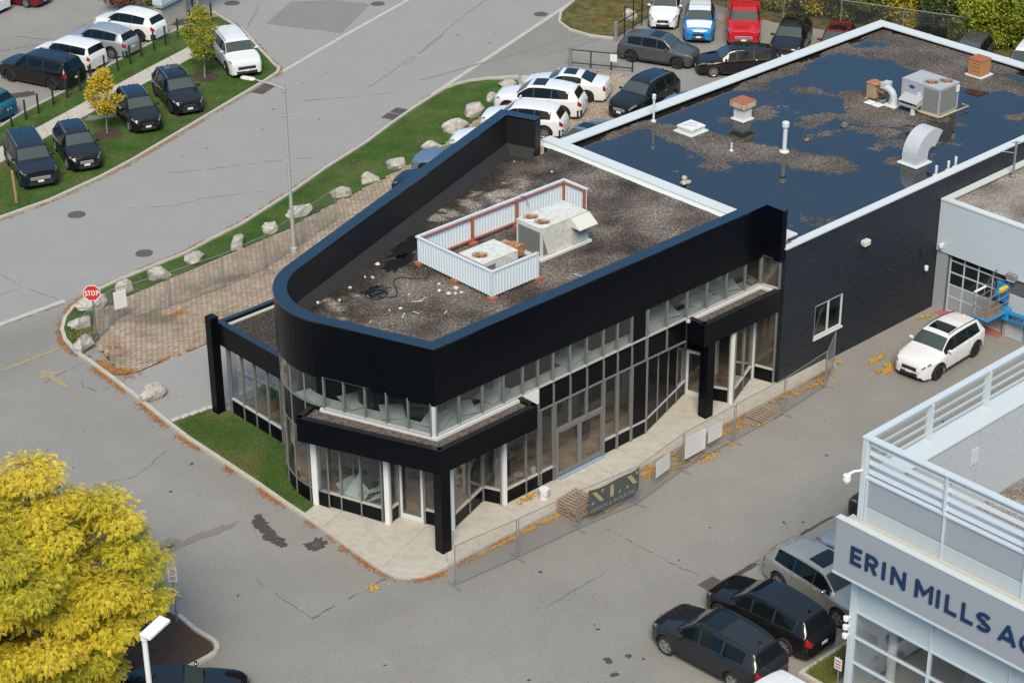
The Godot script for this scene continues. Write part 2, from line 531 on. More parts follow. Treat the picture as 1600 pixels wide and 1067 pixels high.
func kerb(pts: Array, d: float) -> void:
	var root := place("kerb")
	var path := v2(pts)
	var total := length_of(path)
	var s := 0.0
	while s < total - 0.3:
		var e := minf(s + 2.9, total)
		var outer := piece(path, s + 0.006, e - 0.006)
		var m := MB.new()
		var mid := inward(outer, d * 0.12)
		m.ribbon(outer, inward(outer, d), -0.05, 0.105)
		m.ribbon(mid, inward(outer, d * 0.98), 0.105, 0.128)
		part("kerb_stone", m, M.concrete, root)
		s = e
func sheet(called: String, pts: Array, y: float, material: Material) -> MeshInstance3D:
	var m := MB.new()
	m.tinted = true
	m.col = Color(0.78, 0.78, 0.78) if material == M.asphalt else Color(1, 1, 1)
	if called == "asphalt_patch": m.col = Color(0.70, 0.70, 0.70)
	m.prism(v2(pts), y - 0.004, y)
	return structure(called, m, material)

func ground() -> void:
	var f := FastNoiseLite.new()
	f.seed = 3
	f.frequency = 0.045
	f.fractal_octaves = 4
	var m := MB.new()
	m.tinted = true
	var xs := [-300.0]
	var zs := [-400.0]
	for k in 91: xs.append(-50.0 + k * 1.5)
	for k in 101: zs.append(-95.0 + k * 1.5)
	xs.append(400.0); zs.append(300.0)
	for i in xs.size() - 1:
		for j in zs.size() - 1:
			var a := [Vector3(xs[i], 0, zs[j]), Vector3(xs[i + 1], 0, zs[j]), Vector3(xs[i + 1], 0, zs[j + 1]), Vector3(xs[i], 0, zs[j + 1])]
			for k in [0, 1, 2, 0, 2, 3]:
				var t := 0.78 + 0.10 * f.get_noise_2d(a[k].x, a[k].z) + 0.05 * f.get_noise_2d(a[k].x * 4.0, a[k].z * 4.0 + 300.0) + 0.09 * f.get_noise_2d(a[k].x * 0.5 + 700.0, a[k].z * 3.0)
				m.v.push_back(a[k]); m.n.push_back(Vector3.UP); m.c.push_back(Color(t, t, t * 0.99))
	structure("ground", m, M.asphalt)
	sheet("road", [-30, -35.6, -8, -36.9, 3.86, -37.6, 6.84, -37.74, 10.29, -38.45, 12.88, -39.22, 16.66, -40.6, 20.48, -42.02, 24.72, -43.6, 26.66, -44.3, 33.17, -46.8, 40.14, -49.07, 90, -66, 90, -57, 47.7, -41.6, 30.53, -35.5, 28.13, -34.7, 25.89, -33.85, 23.19, -32.7, 19.51, -31.5, 16.18, -30.25, 12.17, -28.9, 9.98, -28.5, 5.92, -27.9, 1.2, -27.72, -30, -27.72], 0.004, M.road)
	for g in [[26.4, -44.35, 33.2, -46.75, 40.1, -49.05, 90, -66], [30.5, -35.55, 47.7, -41.6], [-30, -27.7, 1.3, -27.75]]:
		var mb := MB.new()
		var pa := v2(g)
		mb.ribbon(inward(pa, -0.14), inward(pa, 0.14), 0.0, 0.009)
		structure("gutter", mb, M.concrete)
	# aprons where the driveways meet the road
	sheet("driveway_apron", [26.9, -45.3, 27.93, -48.28, 29.15, -51.5, 29.9, -55.7, 33, -60, 60, -66, 60, -56.1, 40.1, -49.25, 33.2, -46.95, 26.9, -44.75], 0.005, M.road)
	sheet("asphalt_patch", [30.9, -51.7, 34.6, -54.0, 36.9, -52.2, 37.9, -50.1, 33.2, -47.1], 0.010, M.asphalt)
	# lawns
	var lawn := MB.new()
	lawn.prism(v2([-8, -37.0, 3.86, -37.74, 6.84, -37.87, 10.29, -38.58, 12.88, -39.35, 16.66, -40.74, 20.48, -42.16, 24.72, -43.72, 26.1, -44.4, 26.6, -45.0, 27.8, -48.28, 29.05, -51.5, 29.7, -54.6, 28.8, -55.2, 26.96, -54.72, 25.56, -54.3, 22.68, -53.22, 19.92, -52.18, 17.43, -51.0, 12.12, -49.13, 10.31, -48.31, -8, -41.4]), -0.02, 0.05)
	structure("lawn", lawn, M.lawn)
	var path := MB.new()
	var lo := v2([-8, -38.1, 7.54, -43.82, 11.4, -45.25, 15.24, -46.67, 20.59, -48.6, 24.6, -50.05])
	var up := v2([-8, -39.6, 8.1, -45.5, 11.97, -46.87, 15.8, -48.27, 21.1, -50.2, 25.1, -51.55])
	for k in 5:
		var steps := 8 if k == 0 else 2
		for q in steps:
			var a := lo[k].lerp(lo[k + 1], (q + 0.006) / steps)
			var b := lo[k].lerp(lo[k + 1], (q + 0.994) / steps)
			var d := up[k].lerp(up[k + 1], (q + 0.994) / steps)
			var e := up[k].lerp(up[k + 1], (q + 0.006) / steps)
			path.prism(PackedVector2Array([a, b, d, e]), 0.03, 0.072)
	structure("pavement", path, M.concrete)
	var lc := MB.new()
	lc.prism(v2([35.5, -33.6, 34.2, -35.0, 33.3, -35.4, 32.5, -35.55, 31.5, -35.5, 30.6, -35.25, 28.2, -34.45, 25.95, -33.6, 23.25, -32.5, 19.57, -31.3, 16.24, -30.0, 12.2, -28.7, 9.98, -28.25, 8.2, -27.85, 5.92, -27.7, 4.23, -27.6, 2.75, -27.4, 1.25, -26.7, 0.42, -26.1, -0.3, -25.2, -0.72, -24.3, -0.95, -23.2, 0.3, -23.4, 0.9, -24.9, 1.6, -25.85, 2.75, -25.9, 4.05, -26.1, 5.92, -26.15, 8.67, -26.5, 13.38, -26.75, 14.11, -27.01, 17.54, -27.75, 20.88, -28.3, 24.98, -29.2, 29.98, -31.1, 33, -32.2]), -0.02, 0.05)
	structure("lawn", lc, M.lawn)
	var lf := MB.new()
	lf.prism(v2([-1.6, -15.05, 0.3, -14.85, 0.72, -14.2, 0.72, -10.4, -0.25, -9.1, -0.75, -8.1, -1.0, -7.2, -1.1, -6.1, -1.92, -5.77, -1.85, -8.8, -1.77, -13.55]), -0.02, 0.07)
	structure("lawn", lf, M.lawn)
	var dl := MB.new()
	dl.prism(v2([47.9, -41.5, 45.5, -40.4, 44.1, -39.1, 43.65, -37.8, 43.75, -36.2, 44.4, -34.85, 46.4, -35.6, 48.5, -36.0, 54.5, -38.5, 80, -52]), -0.02, 0.05)
	structure("lawn", dl, M.dry_lawn)
	var far := MB.new()
	far.prism(v2([53.4, -37.6, 53.6, -30, 55.8, -24, 59, -14, 63, 4, 140, 4, 140, -70, 80, -52]), -0.02, 0.03)
	structure("wood_floor", far, M.dry_lawn)
	kerb(KERB_L, -0.17)
	kerb(KERB_C, -0.17)
	kerb([10.31, -48.42, 12.12, -49.24, 17.43, -51.12, 19.92, -52.3, 22.68, -53.34, 25.56, -54.42, 26.96, -54.83], 0.14)
	kerb([80, -52.3, 47.75, -41.66, 45.4, -40.57, 43.94, -39.25, 43.46, -37.85, 43.58, -36.15, 44.28, -34.7], -0.17)
	kerb([-9.15, -3.62, -9.22, -2.54, -9.16, -1.9, -9.14, -1.6, -9.19, -1.3, -9.33, -1.06, -9.55, -0.9, -9.9, -0.84, -10.4, -0.83, -17, -0.9], 0.17)
	kerb([3.98, 19, 3.98, 13.55, 7.5, 13.56], 0.15)
	sheet("planting_bed", [-9.3, -3.7, -9.38, -2.5, -9.3, -1.7, -9.5, -1.05, -17, -1.05, -17, -9, -9.7, -9], 0.03, M.mulch)
	sheet("asphalt_pad", [-0.95, -19.5, -1.15, -19, -1.3, -17.6, -1.6, -15.3, 0.3, -14.95, 2.0, -14.4, 5, -16, 10, -17.5, 10, -19.6, 3.46, -19.7, 0.34, -19.66, -0.2, -19.6], 0.03, M.road)
	for c in [[13.8, -43.25, 0.75], [22.75, -46.7, 0.8]]:
		var mb := MB.new()
		var ring := PackedVector2Array()
		for k in 18:
			var r: float = c[2] * rng.randf_range(0.85, 1.12)
			ring.push_back(Vector2(c[0] + cos(TAU * k / 18) * r, c[1] + sin(TAU * k / 18) * r))
		mb.prism(ring, 0.04, 0.062)
		structure("mulch_ring", mb, M.mulch)
	pavers()
	sidewalk()
	markings()
func pavers() -> void:
	var poly := v2([-0.85, -20.1, -0.2, -19.68, 3.5, -19.72, 39.5, -19.7, 40.6, -29.6, 39.2, -32.8, 35.6, -33.2, 33, -32.2, 29.98, -31.1, 24.98, -29.2, 20.88, -28.3, 17.54, -27.75, 14.11, -27.01, 13.38, -26.75, 8.67, -26.5, 5.92, -26.15, 4.05, -26.1, 2.75, -25.9, 1.6, -25.85, 0.9, -24.9, 0.3, -23.4, -0.2, -22.4])
	var root := place("paver_parking")
	var bed := MB.new()
	bed.prism(poly, -0.03, 0.012)
	part("bed", bed, M.mulch, root)
	var b := MB.new()
	b.cbox(Vector3.ZERO, Vector3(0.25, 0.06, 0.14), 0.012)
	var spots := []
	var cols := []
	var f := FastNoiseLite.new()
	f.seed = 9
	f.frequency = 0.25
	f.fractal_octaves = 3
	var turn := Basis(Vector3.UP, deg_to_rad(4.0))
	for j in 100:
		for i in 160:
			var q := turn * Vector3(-1.5 + i * 0.29 + (0.145 if j % 2 else 0.0), 0, -34.5 + j * 0.19 + 2.2)
			if not Geometry2D.is_point_in_polygon(Vector2(q.x, q.z), poly): continue
			var t := f.get_noise_2d(q.x, q.z)
			spots.append(Transform3D(turn.rotated(Vector3.UP, rng.randf_range(-0.03, 0.03)).rotated(Vector3.RIGHT, rng.randf_range(-0.02, 0.02)), Vector3(q.x, 0.016 + rng.randf_range(-0.006, 0.006), q.z)))
			var k := rng.randf_range(0.78, 1.12) * (1.0 - 0.25 * t)
			cols.append(Color(0.36 * k, 0.295 * k, 0.225 * k).lerp(Color(0.12, 0.12, 0.06), clampf(t * 1.6 - 0.25, 0.0, 0.6) if q.x < 9.0 else 0.0))
	var o := scatter("paver", b.mesh(), M.paver, spots, root, cols)
	o.set_meta("kind", "stuff")
func sidewalk() -> void:
	var root := place("sidewalk")
	var poly := v2([-1.93, -5.77, -1.95, -4.7, -2.05, -3.0, -2.12, -1.5, -2.12, -0.8, -2.03, -0.35, -1.85, -0.05, -1.65, 0.18, -1.35, 0.36, -0.8, 0.47, -0.06, 0.445, 4.49, 0.455, 9.48, 0.505, 15.35, 0.525, 18.32, 0.505, 21.85, 0.45, 21.85, 0.03, 18.72, 0.03, 18.72, -1.3, 15.2, -2.6, 11.7, -1.5, 3.2, -2.4, 0.7, -3.3, -0.2, -3.3, -1.1, -6.03])
	var cells := []
	var zc := [-6.2, -4.55, -2.85, -1.0]
	for k in 3: cells.append(v2([-3, zc[k] + 0.35, 0.9, zc[k] - 0.9, 0.9, zc[k + 1] - 0.9, -3, zc[k + 1] + 0.35]))
	cells.append(v2([-3, -0.65, 0.9, -1.9, 0.9, -1.2, -0.9, 1.5, -3, 1.5]))
	cells.append(v2([-0.9, 1.5, 0.9, -1.2, 0.9, -5, 2.3, -5, 2.3, 1.5]))
	var x := 2.3
	while x < 22.0:
		cells.append(v2([x, -4, x + 1.55, -4, x + 1.55, 1.5, x, 1.5]))
		x += 1.55
	for c in cells:
		for q in Geometry2D.intersect_polygons(poly, c):
			for w in Geometry2D.offset_polygon(q, -0.007):
				var m := MB.new()
				m.prism(w, -0.02, 0.128 + rng.randf_range(-0.003, 0.002))
				part("slab", m, M.concrete, root)
	var bed := MB.new()
	bed.prism(poly, -0.02, 0.11)
	part("bedding", bed, M.mulch, root)
	# row of rough kerb stones between pad and lawn
	for k in 5:
		var m := MB.new()
		m.cbox(Vector3(-1.35 + k * 0.42, 0.07, -15.13 + k * 0.05), Vector3(0.38, 0.14, 0.22), 0.03, Basis(Vector3.UP, rng.randf_range(-0.25, 0.25)))
		part("edging_stone", m, M.concrete, root)
func wander(pts: Array, step: float, amp: float) -> PackedVector2Array:
	var path := v2(pts)
	var total := length_of(path)
	var r := PackedVector2Array()
	var k := int(total / step) + 1
	for i in k + 1:
		r.push_back(along(path, total * i / k) + Vector2(rng.randf_range(-amp, amp), rng.randf_range(-amp, amp)))
	return r
func blob(cx: float, cz: float, rx: float, rz: float, turn: float, rough := 0.25, k := 44) -> PackedVector2Array:
	var f := FastNoiseLite.new()
	f.seed = int(absf(cx * 31 + cz * 17)) + 2
	f.frequency = 1.6
	var r := PackedVector2Array()
	for i in k:
		var a := TAU * i / k
		var t := 1.0 + rough * 2.0 * f.get_noise_2d(cos(a), sin(a)) + rng.randf_range(-rough, rough) * 0.35
		r.push_back(Vector2(cx, cz) + Vector2(signf(cos(a)) * pow(absf(cos(a)), 0.65) * rx * t, signf(sin(a)) * pow(absf(sin(a)), 0.65) * rz * t).rotated(turn))
	return r
func markings() -> void:
	var m := MB.new()
	for c in [
		[[-5.86, -3.62, -5.94, -1.89, -5.86, -0.31], 0.035], [[-5.86, -0.31, -4.13, -0.34, -3.03, -0.37, -2.4, -0.42], 0.06], [[5.69, 2.68, 5.76, 3.93, 5.78, 5.3, 5.79, 6.35, 5.95, 7.34], 0.035],
		[[0.5, 4.89, 2.05, 4.81, 3.57, 4.79], 0.03], [[0.61, -32.18, 0.62, -30.34, 0.98, -28.93, 1.19, -27.84], 0.05], [[-2.08, -27.55, -0.45, -27.5, 1.1, -27.5], 0.05],
		[[-2.3, -20.9, -2.54, -20.12, -2.24, -19.46, -1.77, -19.38], 0.05], [[-3.6, -21.6, -2.6, -21.9, -1.5, -22.0], 0.03], [[-5.2, -30, -3.0, -29.5, -1.2, -30.2, 0.6, -30.3], 0.03],
		[[46.5, -46.6, 41.5, -44.7, 35.0, -41.5, 28.6, -38.9], 0.05], [[37.6, -42.6, 32.4, -40.1], 0.045], [[24.4, -39.9, 27.0, -38.4, 29.2, -37.2], 0.035], [[13.2, -36.6, 15.0, -35.6, 17.2, -34.6, 20.0, -33.0], 0.04],
		[[27.6, -50.2, 30.4, -52.6, 32.8, -54.9], 0.05], [[16, -59, 20, -58, 24, -60, 29, -59.5], 0.05], [[18.6, -60.5, 20.2, -57.6], 0.06], [[12.68, 8.15, 10.82, 8.05, 8.9, 8.14, 7.43, 8.18, 6.32, 8.24], 0.10],
		[[-8, -12, -6.6, -13.2, -5.0, -12.6, -3.0, -13.4], 0.025], [[5.4, 8.6, 4.2, 8.9, 3.0, 9.0], 0.03], [[9, -34.5, 11, -33, 13, -32.6, 15.5, -31.2], 0.03]]:
		var pa := wander(c[0], 0.28, 0.05)
		for q in pa.size() - 1:
			if rng.randf() < 0.12: continue
			var w: float = c[1] * rng.randf_range(0.25, 0.95)
			var t := (pa[q + 1] - pa[q]).normalized().orthogonal() * w * 0.5
			m.quad_to(p3(pa[q] - t, 0.0135), p3(pa[q + 1] - t, 0.0135), p3(pa[q + 1] + t, 0.0135), p3(pa[q] + t, 0.0135), Vector3.UP)
	structure("asphalt_crack", m, mat("tar", 0.095, 0.09, 0.084, 0.95))
	# damp and oily patches, each with its own ragged outline
	var st := MB.new()
	for b in [[-2.88, -3.91, 0.42, 0.34, 0.0], [11.5, 8.1, 1.0, 0.06, 0.0], [9.4, 8.14, 0.7, 0.08, 0.0], [7.4, 8.2, 0.6, 0.12, 0.0], [-0.1, 8.6, 0.12, 0.18, 0.3], [0.6, 8.9, 0.1, 0.1, 0.0], [-0.5, 9.3, 0.15, 0.1, 0.2], [3.0, 9.6, 0.6, 0.12, 0.3], [32.6, -58.6, 0.9, 0.5, 0.3], [27.6, -55.5, 1.0, 0.5, 0.3], [13.5, -51.8, 0.9, 0.4, 0.4]]:
		st.prism(blob(b[0], b[1], b[2], b[3], b[4]), 0.012, 0.0165)
	for k in 16:
		var u := k / 15.0
		var at := Vector2(-3.42, -6.95).lerp(Vector2(-3.86, -4.7), u) + Vector2(rng.randf_range(-0.14, 0.14), rng.randf_range(-0.06, 0.06))
		st.prism(blob(at.x, at.y, rng.randf_range(0.12, 0.26) * (1.15 - 0.5 * u), rng.randf_range(0.14, 0.3), rng.randf_range(-0.6, 0.6), 0.4, 20), 0.012, 0.0165 + k * 0.0004)
	for k in 46:
		var q := Vector2(rng.randf_range(-8, 24), rng.randf_range(2.6, 9.5)) if k < 26 else (Vector2(rng.randf_range(-8, -2.6), rng.randf_range(-26, -1)) if k < 34 else Vector2(rng.randf_range(8, 40), rng.randf_range(-44, -37)))
		st.prism(blob(q.x, q.y, rng.randf_range(0.02, 0.09), rng.randf_range(0.02, 0.07), rng.randf() * 3.0, 0.3, 9), 0.012, 0.0165)
	structure("damp_patch", st, mat("damp", 0.062, 0.057, 0.053, 0.75))
	var mud := MB.new()
	for b in [[-6.0, -7.35, 1.7, 0.22, 0.12], [-7.3, -7.8, 0.8, 0.3, 0.1], [15, -45.6, 0.9, 0.35, 0.4]]:
		mud.prism(blob(b[0], b[1], b[2], b[3], b[4], 0.35), 0.012, 0.017 if b[1] > -20 else 0.076)
	structure("dried_mud", mud, mat("mud", 0.205, 0.178, 0.146, 0.95))
	var skid := MB.new()
	for c in [[[46.0, -36.6, 41.5, -37.0, 36.6, -37.2, 31.5, -37.7], 0.2], [[46.0, -35.3, 42.0, -35.6, 39, -35.8], 0.25]]:
		var pa := wander(c[0], 0.6, 0.05)
		skid.ribbon(inward(pa, -c[1] * 0.5), inward(pa, c[1] * 0.5), 0.010, 0.0135)
	structure("tyre_mark", skid, mat("skid", 0.215, 0.21, 0.202, 0.9))
	# worn yellow paint
	var y := MB.new()
	y.prism(v2([-1.3, -24.0, -1.3, -23.78, -9, -23.72, -9, -23.95]), 0.012, 0.0165)
	y.prism(v2([-3.18, -20.6, -2.92, -20.7, -2.92, -21.95, -2.6, -21.92, -3.05, -22.75, -3.55, -22.05, -3.2, -22.0]), 0.012, 0.0165)
	for q in [[13.2, -52.9, 1.0, 2.4], [18.9, -54.2, 1.0, 2.4], [17.2, -53.3, 0.8, 2.2], [10.5, -49.6, 0.8, 2.2], [22.3, -55.0, 0.8, 2.2], [22.6, -63.4, 1.0, 2.4]]:
		var d := Vector2(-0.337, -0.94)
		var w := Vector2(0.94, -0.337) * 0.05
		var a := Vector2(q[0], q[1])
		y.prism(PackedVector2Array([a - w - d * q[2], a + w - d * q[2], a + w + d * q[3], a - w + d * q[3]]), 0.012, 0.0165)
	for x in [3.85, 6.55, 9.4]:
		y.prism(v2([x - 0.05, 8.6, x + 0.05, 8.6, x + 0.05, 13.4, x - 0.05, 13.4]), 0.012, 0.0165)
	structure("paint_marking", y, M.yellow_paint)

var OUT: PackedVector2Array          # outer line of the showroom's parapet, from the right-hand corner round to the left-hand wing
var ARC0 := 0.0                      # lengths along OUT where the rounded corner starts and ends
var ARC1 := 0.0
func outline() -> PackedVector2Array:
	var r := PackedVector2Array([Vector2(18.5, -0.87), Vector2(0.5, -0.87)])
	var ce := Vector2(2.21, -6.557)
	var a0 := (Vector2(-1.126, -5.343) - ce).angle()
	var a1 := (Vector2(1.0, -9.894) - ce).angle()
	if a0 < 0: a0 += TAU
	if a1 < 0: a1 += TAU
	for k in 19: r.push_back(ce + Vector2(3.55, 0).rotated(lerpf(a0, a1, k / 18.0)))
	ARC0 = 18.0 + Vector2(0.5, -0.87).distance_to(r[2])
	ARC1 = ARC0 + 3.55 * absf(a1 - a0)
	r.push_back(Vector2(17.83, -16.01))
	r.push_back(Vector2(18.48, -14.15))
	return r
# a glazed stretch between two plan points: dark base panels, panes, mullions, sill and head rails
func glazing(root: Node, a: Vector2, b: Vector2, y0: float, yb: float, y1: float, cuts: Array, solid := [], panes := true) -> void:
	var t := (b - a).normalized()
	var bas := Basis(Vector3(t.x, 0, t.y), Vector3.UP, Vector3(-t.y, 0, t.x))
	var l := a.distance_to(b)
	var xs := [0.0] + cuts + [1.0]
	for k in xs.size() - 1:
		var s0: float = xs[k] * l
		var s1: float = xs[k + 1] * l
		var mid := a + t * (s0 + s1) * 0.5
		var w := s1 - s0 - 0.05
		if yb > y0 + 0.05:
			var m := MB.new()
			m.box(p3(mid, (y0 + yb) * 0.5), Vector3(w, yb - y0 - 0.02, 0.05), bas)
			part("base_panel", m, M.black_panel, root)
		if solid.has(k):
			var m := MB.new()
			m.box(p3(mid, (yb + y1) * 0.5 + 0.02), Vector3(w, y1 - yb - 0.06, 0.05), bas)
			part("blank_panel", m, M.black_panel, root)
		elif panes:
			var m := MB.new()
			m.box(p3(mid, (yb + y1) * 0.5 + 0.02), Vector3(w, y1 - yb - 0.06, 0.012), bas)
			part("window_pane", m, M.glass, root)
	for k in xs.size():
		var m := MB.new()
		m.box(p3(a + t * xs[k] * l, (y0 + y1) * 0.5), Vector3(0.052, y1 - y0, 0.13), bas)
		part("mullion", m, M.grey_frame, root)
	var s := MB.new()
	s.box(p3((a + b) * 0.5, yb), Vector3(l - 0.06, 0.05, 0.15), bas)
	part("sill_rail", s, M.sill_grey, root)
	var h := MB.new()
	h.box(p3((a + b) * 0.5, y1 - 0.02), Vector3(l - 0.06, 0.05, 0.11), bas)
	part("head_rail", h, M.dark_frame, root)
func post(root: Node, called: String, p: Vector2, w: float, y0: float, y1: float, material: Material, turn := 0.0) -> void:
	var m := MB.new()
	m.cbox(p3(p, (y0 + y1) * 0.5), Vector3(w, y1 - y0, w), 0.012, Basis(Vector3.UP, turn))
	part(called, m, material, root)
func glass_door(root: Node, a: Vector2, b: Vector2, y0: float, y1: float, leaves: int, fm: Material) -> void:
	var t := (b - a).normalized()
	var bas := Basis(Vector3(t.x, 0, t.y), Vector3.UP, Vector3(-t.y, 0, t.x))
	var w := a.distance_to(b) / leaves
	for k in leaves:
		var ce := a + t * w * (k + 0.5)
		var d := MB.new()
		var h := y1 - y0
		d.box(p3(ce - t * (w * 0.5 - 0.05), y0 + h * 0.5), Vector3(0.09, h, 0.07), bas)
		d.box(p3(ce + t * (w * 0.5 - 0.05), y0 + h * 0.5), Vector3(0.09, h, 0.07), bas)
		d.box(p3(ce, y0 + 0.1), Vector3(w - 0.19, 0.2, 0.07), bas)
		d.box(p3(ce, y1 - 0.06), Vector3(w - 0.19, 0.12, 0.07), bas)
		var o := part("door", d, fm, root)
		var g := MB.new()
		g.box(p3(ce, y0 + h * 0.5 + 0.04), Vector3(w - 0.19, h - 0.33, 0.012), bas)
		part("pane", g, M.glass, o)
		var hd := MB.new()
		var sgn := 1.0 if k == 0 else -1.0
		hd.tube([p3(ce + t * sgn * (w * 0.5 - 0.05), y0 + 0.9) + bas.z * -0.09, p3(ce + t * sgn * (w * 0.5 - 0.05), y0 + 1.25) + bas.z * -0.09], 0.025)
		part("handle", hd, M.steel, o)

func showroom() -> void:
	OUT = outline()
	var root := thing("showroom_building", "two-storey black panelled showroom with a rounded corner and glass fronts", "building")
	var total := length_of(OUT)
	# fascia panels, two courses, standing proud of a dark backing
	var joints := [0.0, 2.1, 5.75, 9.4, 13.05, 16.55, 18.0, 20.4, ARC0 - 0.3, (ARC0 + ARC1) * 0.5, ARC1 + 0.2]
	var s := ARC1 + 0.2
	while s + 3.65 < total - 2.2:
		s += 3.65
		joints.append(s)
	joints.append(total - 1.99)
	joints.append(total)
	for k in joints.size() - 1:
		for c in [[5.82, 6.995], [7.005, 8.09]]:
			var o := piece(OUT, joints[k] + 0.005, joints[k + 1] - 0.005)
			var m := MB.new()
			m.ribbon(o, inward(o, 0.03), c[0], c[1])
			part("fascia_panel", m, M.black_panel, root)
	var back := MB.new()
	back.ribbon(inward(OUT, 0.034), inward(OUT, 0.49), 5.86, 8.085)
	part("parapet", back, M.black, root)
	s = 0.0
	while s < total - 0.1:
		var e := s + 2.95
		if absf(e - 18.0) < 1.4 or (s < 18.0 and e > 18.0): e = 18.6 if s > 16.0 else 17.4
		if e > total - 1.0: e = total
		var o := piece(OUT, s + 0.004, e - 0.004)
		var m := MB.new()
		m.ribbon(inward(o, -0.025), inward(o, 0.515), 8.09, 8.15)
		part("parapet_cap", m, M.black_cap, root)
		s = e
	var stub := MB.new()
	stub.span(Vector3(18.503, 5.82, -1.36), Vector3(18.79, 8.09, -0.01))
	part("fascia_panel", stub, M.black_panel, root)
	var scap := MB.new()
	scap.span(Vector3(18.48, 8.092, -1.4), Vector3(18.82, 8.152, 0.02))
	part("parapet_cap", scap, M.black_cap, root)
	# roof with gravel, inner cant strip
	var inner := inward(OUT, 0.46)
	var roofp := inner.duplicate()
	roofp.push_back(Vector2(19.4, -14.2)); roofp.push_back(Vector2(19.4, -0.2)); roofp.push_back(Vector2(18.6, -0.2))
	var slab := MB.new()
	slab.prism(roofp, 6.05, 6.33, true)
	part("roof_slab", slab, M.grey_room, root)
	var fn := FastNoiseLite.new()
	fn.seed = 21
	fn.frequency = 0.35
	fn.fractal_octaves = 5
	var gr := MB.new()
	gr.tinted = true
	var leftdir := Vector2(0.94, -0.342)
	var stp := 0.2
	for i in 104:
		for j in 80:
			var ce := Vector2(-1.4 + (i + 0.5) * stp, -16.2 + (j + 0.5) * stp)
			if not Geometry2D.is_point_in_polygon(ce, roofp): continue
			var q := []
			for w in [[0, 0], [1, 0], [1, 1], [0, 1]]:
				var x: float = -1.4 + (i + w[0]) * stp
				var z: float = -16.2 + (j + w[1]) * stp
				var t := fn.get_noise_2d(x, z)
				q.append(Vector3(x, 6.4 + 0.02 * t, z))
			for w in [0, 1, 2, 0, 2, 3]:
				var p: Vector3 = q[w]
				var t := fn.get_noise_2d(p.x + 40, p.z)
				# distance from the wing wall: leaf silt gathers along it
				var off := (Vector2(p.x, p.z) - Vector2(1.0, -9.894)).dot(Vector2(0.342, 0.94))
				var silt := smoothstep(0.55, 0.0, (off - 1.25) * 0.55 - t * 0.9)
				var pale := 0.0
				for b in [[10.7, -12.2, 0.8], [11.2, -11.8, 0.7], [12.6, -12.1, 0.9], [13.7, -11.8, 0.9], [15.2, -12.0, 0.8], [2.4, -8.6, 0.8], [1.2, -5.2, 0.5]]:
					pale = maxf(pale, smoothstep(0.25, 0.75, fn.get_noise_2d(p.x * 3.1, p.z * 3.1) * 1.3 + 0.75 - Vector2(p.x - b[0], p.z - b[1]).length() / b[2] * 0.6))
				var base := Color(1, 0.95, 0.885) * (0.345 + 0.36 * t)
				base = base.lerp(Color(0.10, 0.095, 0.085), silt).lerp(Color(0.98, 0.98, 0.97), pale * 0.75)
				base.a = 1.0
				gr.v.push_back(p); gr.n.push_back(Vector3.UP); gr.c.push_back(base)
	part("roof_gravel", gr, M.gravel, root)
	var cant := MB.new()
	var i0 := inward(OUT, 0.492)
	var i1 := inward(OUT, 0.86)
	for k in OUT.size() - 1:
		cant.quad_to(p3(i0[k], 6.78), p3(i0[k + 1], 6.78), p3(i1[k + 1], 6.40), p3(i1[k], 6.40), Vector3.UP)
	part("cant_strip", cant, mat("bitumen", 0.018, 0.019, 0.02, 0.8), root)
	for b in [[6.55, -9.95, 0.9, 0.35, -0.3], [7.7, -10.75, 1.1, 0.4, -0.4], [4.2, -8.55, 0.5, 0.42, 0.0], [9.0, -11.1, 0.7, 0.25, -0.35]]:
		var pud := MB.new()
		pud.prism(blob(b[0], b[1], b[2], b[3], b[4], 0.3), 6.38, 6.412)
		part("puddle", pud, M.water, root)
	# upper band of windows on the long side
	var xs := [0.62, 1.72, 2.87, 3.93, 4.91, 5.69, 6.49, 7.38, 8.28, 9.19, 9.97, 10.77, 11.57, 12.77, 13.93, 15.11, 16.28, 17.43, 18.4]
	var cuts := []
	for k in range(1, xs.size() - 1): cuts.append((xs[k] - xs[0]) / (xs[xs.size() - 1] - xs[0]))
	glazing(root, Vector2(xs[0], -0.95), Vector2(xs[xs.size() - 1], -0.95), 4.42, 4.57, 5.9, cuts, [11])
	glazing(root, Vector2(18.45, -0.9), Vector2(18.62, -0.08), 4.42, 4.57, 5.9, [])
	# spandrels and tall mullions between the two canopies
	for k in range(5, 14):
		if k < 13:
			var m := MB.new()
			m.box(Vector3((xs[k] + xs[k + 1]) * 0.5, 4.0, -0.945), Vector3(xs[k + 1] - xs[k] - 0.06, 0.80, 0.05))
			part("spandrel_panel", m, M.black_panel, root)
		var w := MB.new()
		w.box(Vector3(xs[k], 2.28 if k > 5 else 2.4, -0.93), Vector3(0.055, 4.26 if k < 12 else 3.9, 0.15))
		if k in [7, 8]:
			w = MB.new()
			w.box(Vector3(xs[k], 3.36, -0.93), Vector3(0.055, 2.1, 0.15))
		if k in [12, 13]:
			w = MB.new()
			w.box(Vector3(xs[k], 3.98, -0.93), Vector3(0.055, 0.86, 0.15))
		part("mullion", w, M.grey_frame, root)
	var m1 := MB.new()
	m1.box(Vector3(13.35, 4.0, -0.945), Vector3(1.1, 0.80, 0.05))
	part("spandrel_panel", m1, M.black_panel, root)
	var rail := MB.new()
	rail.box(Vector3(9.8, 3.55, -0.93), Vector3(8.2, 0.05, 0.12))
	part("transom_rail", rail, M.grey_frame, root)
	var flash := MB.new()
	flash.box(Vector3(5.28, 4.24, -0.86), Vector3(0.78, 0.62, 0.02))
	part("white_flashing", flash, M.white, root)
	# ground floor, long side
	glazing(root, Vector2(4.0, -0.95), Vector2(6.62, -0.95), 0.15, 0.78, 3.55, [0.40, 0.70])
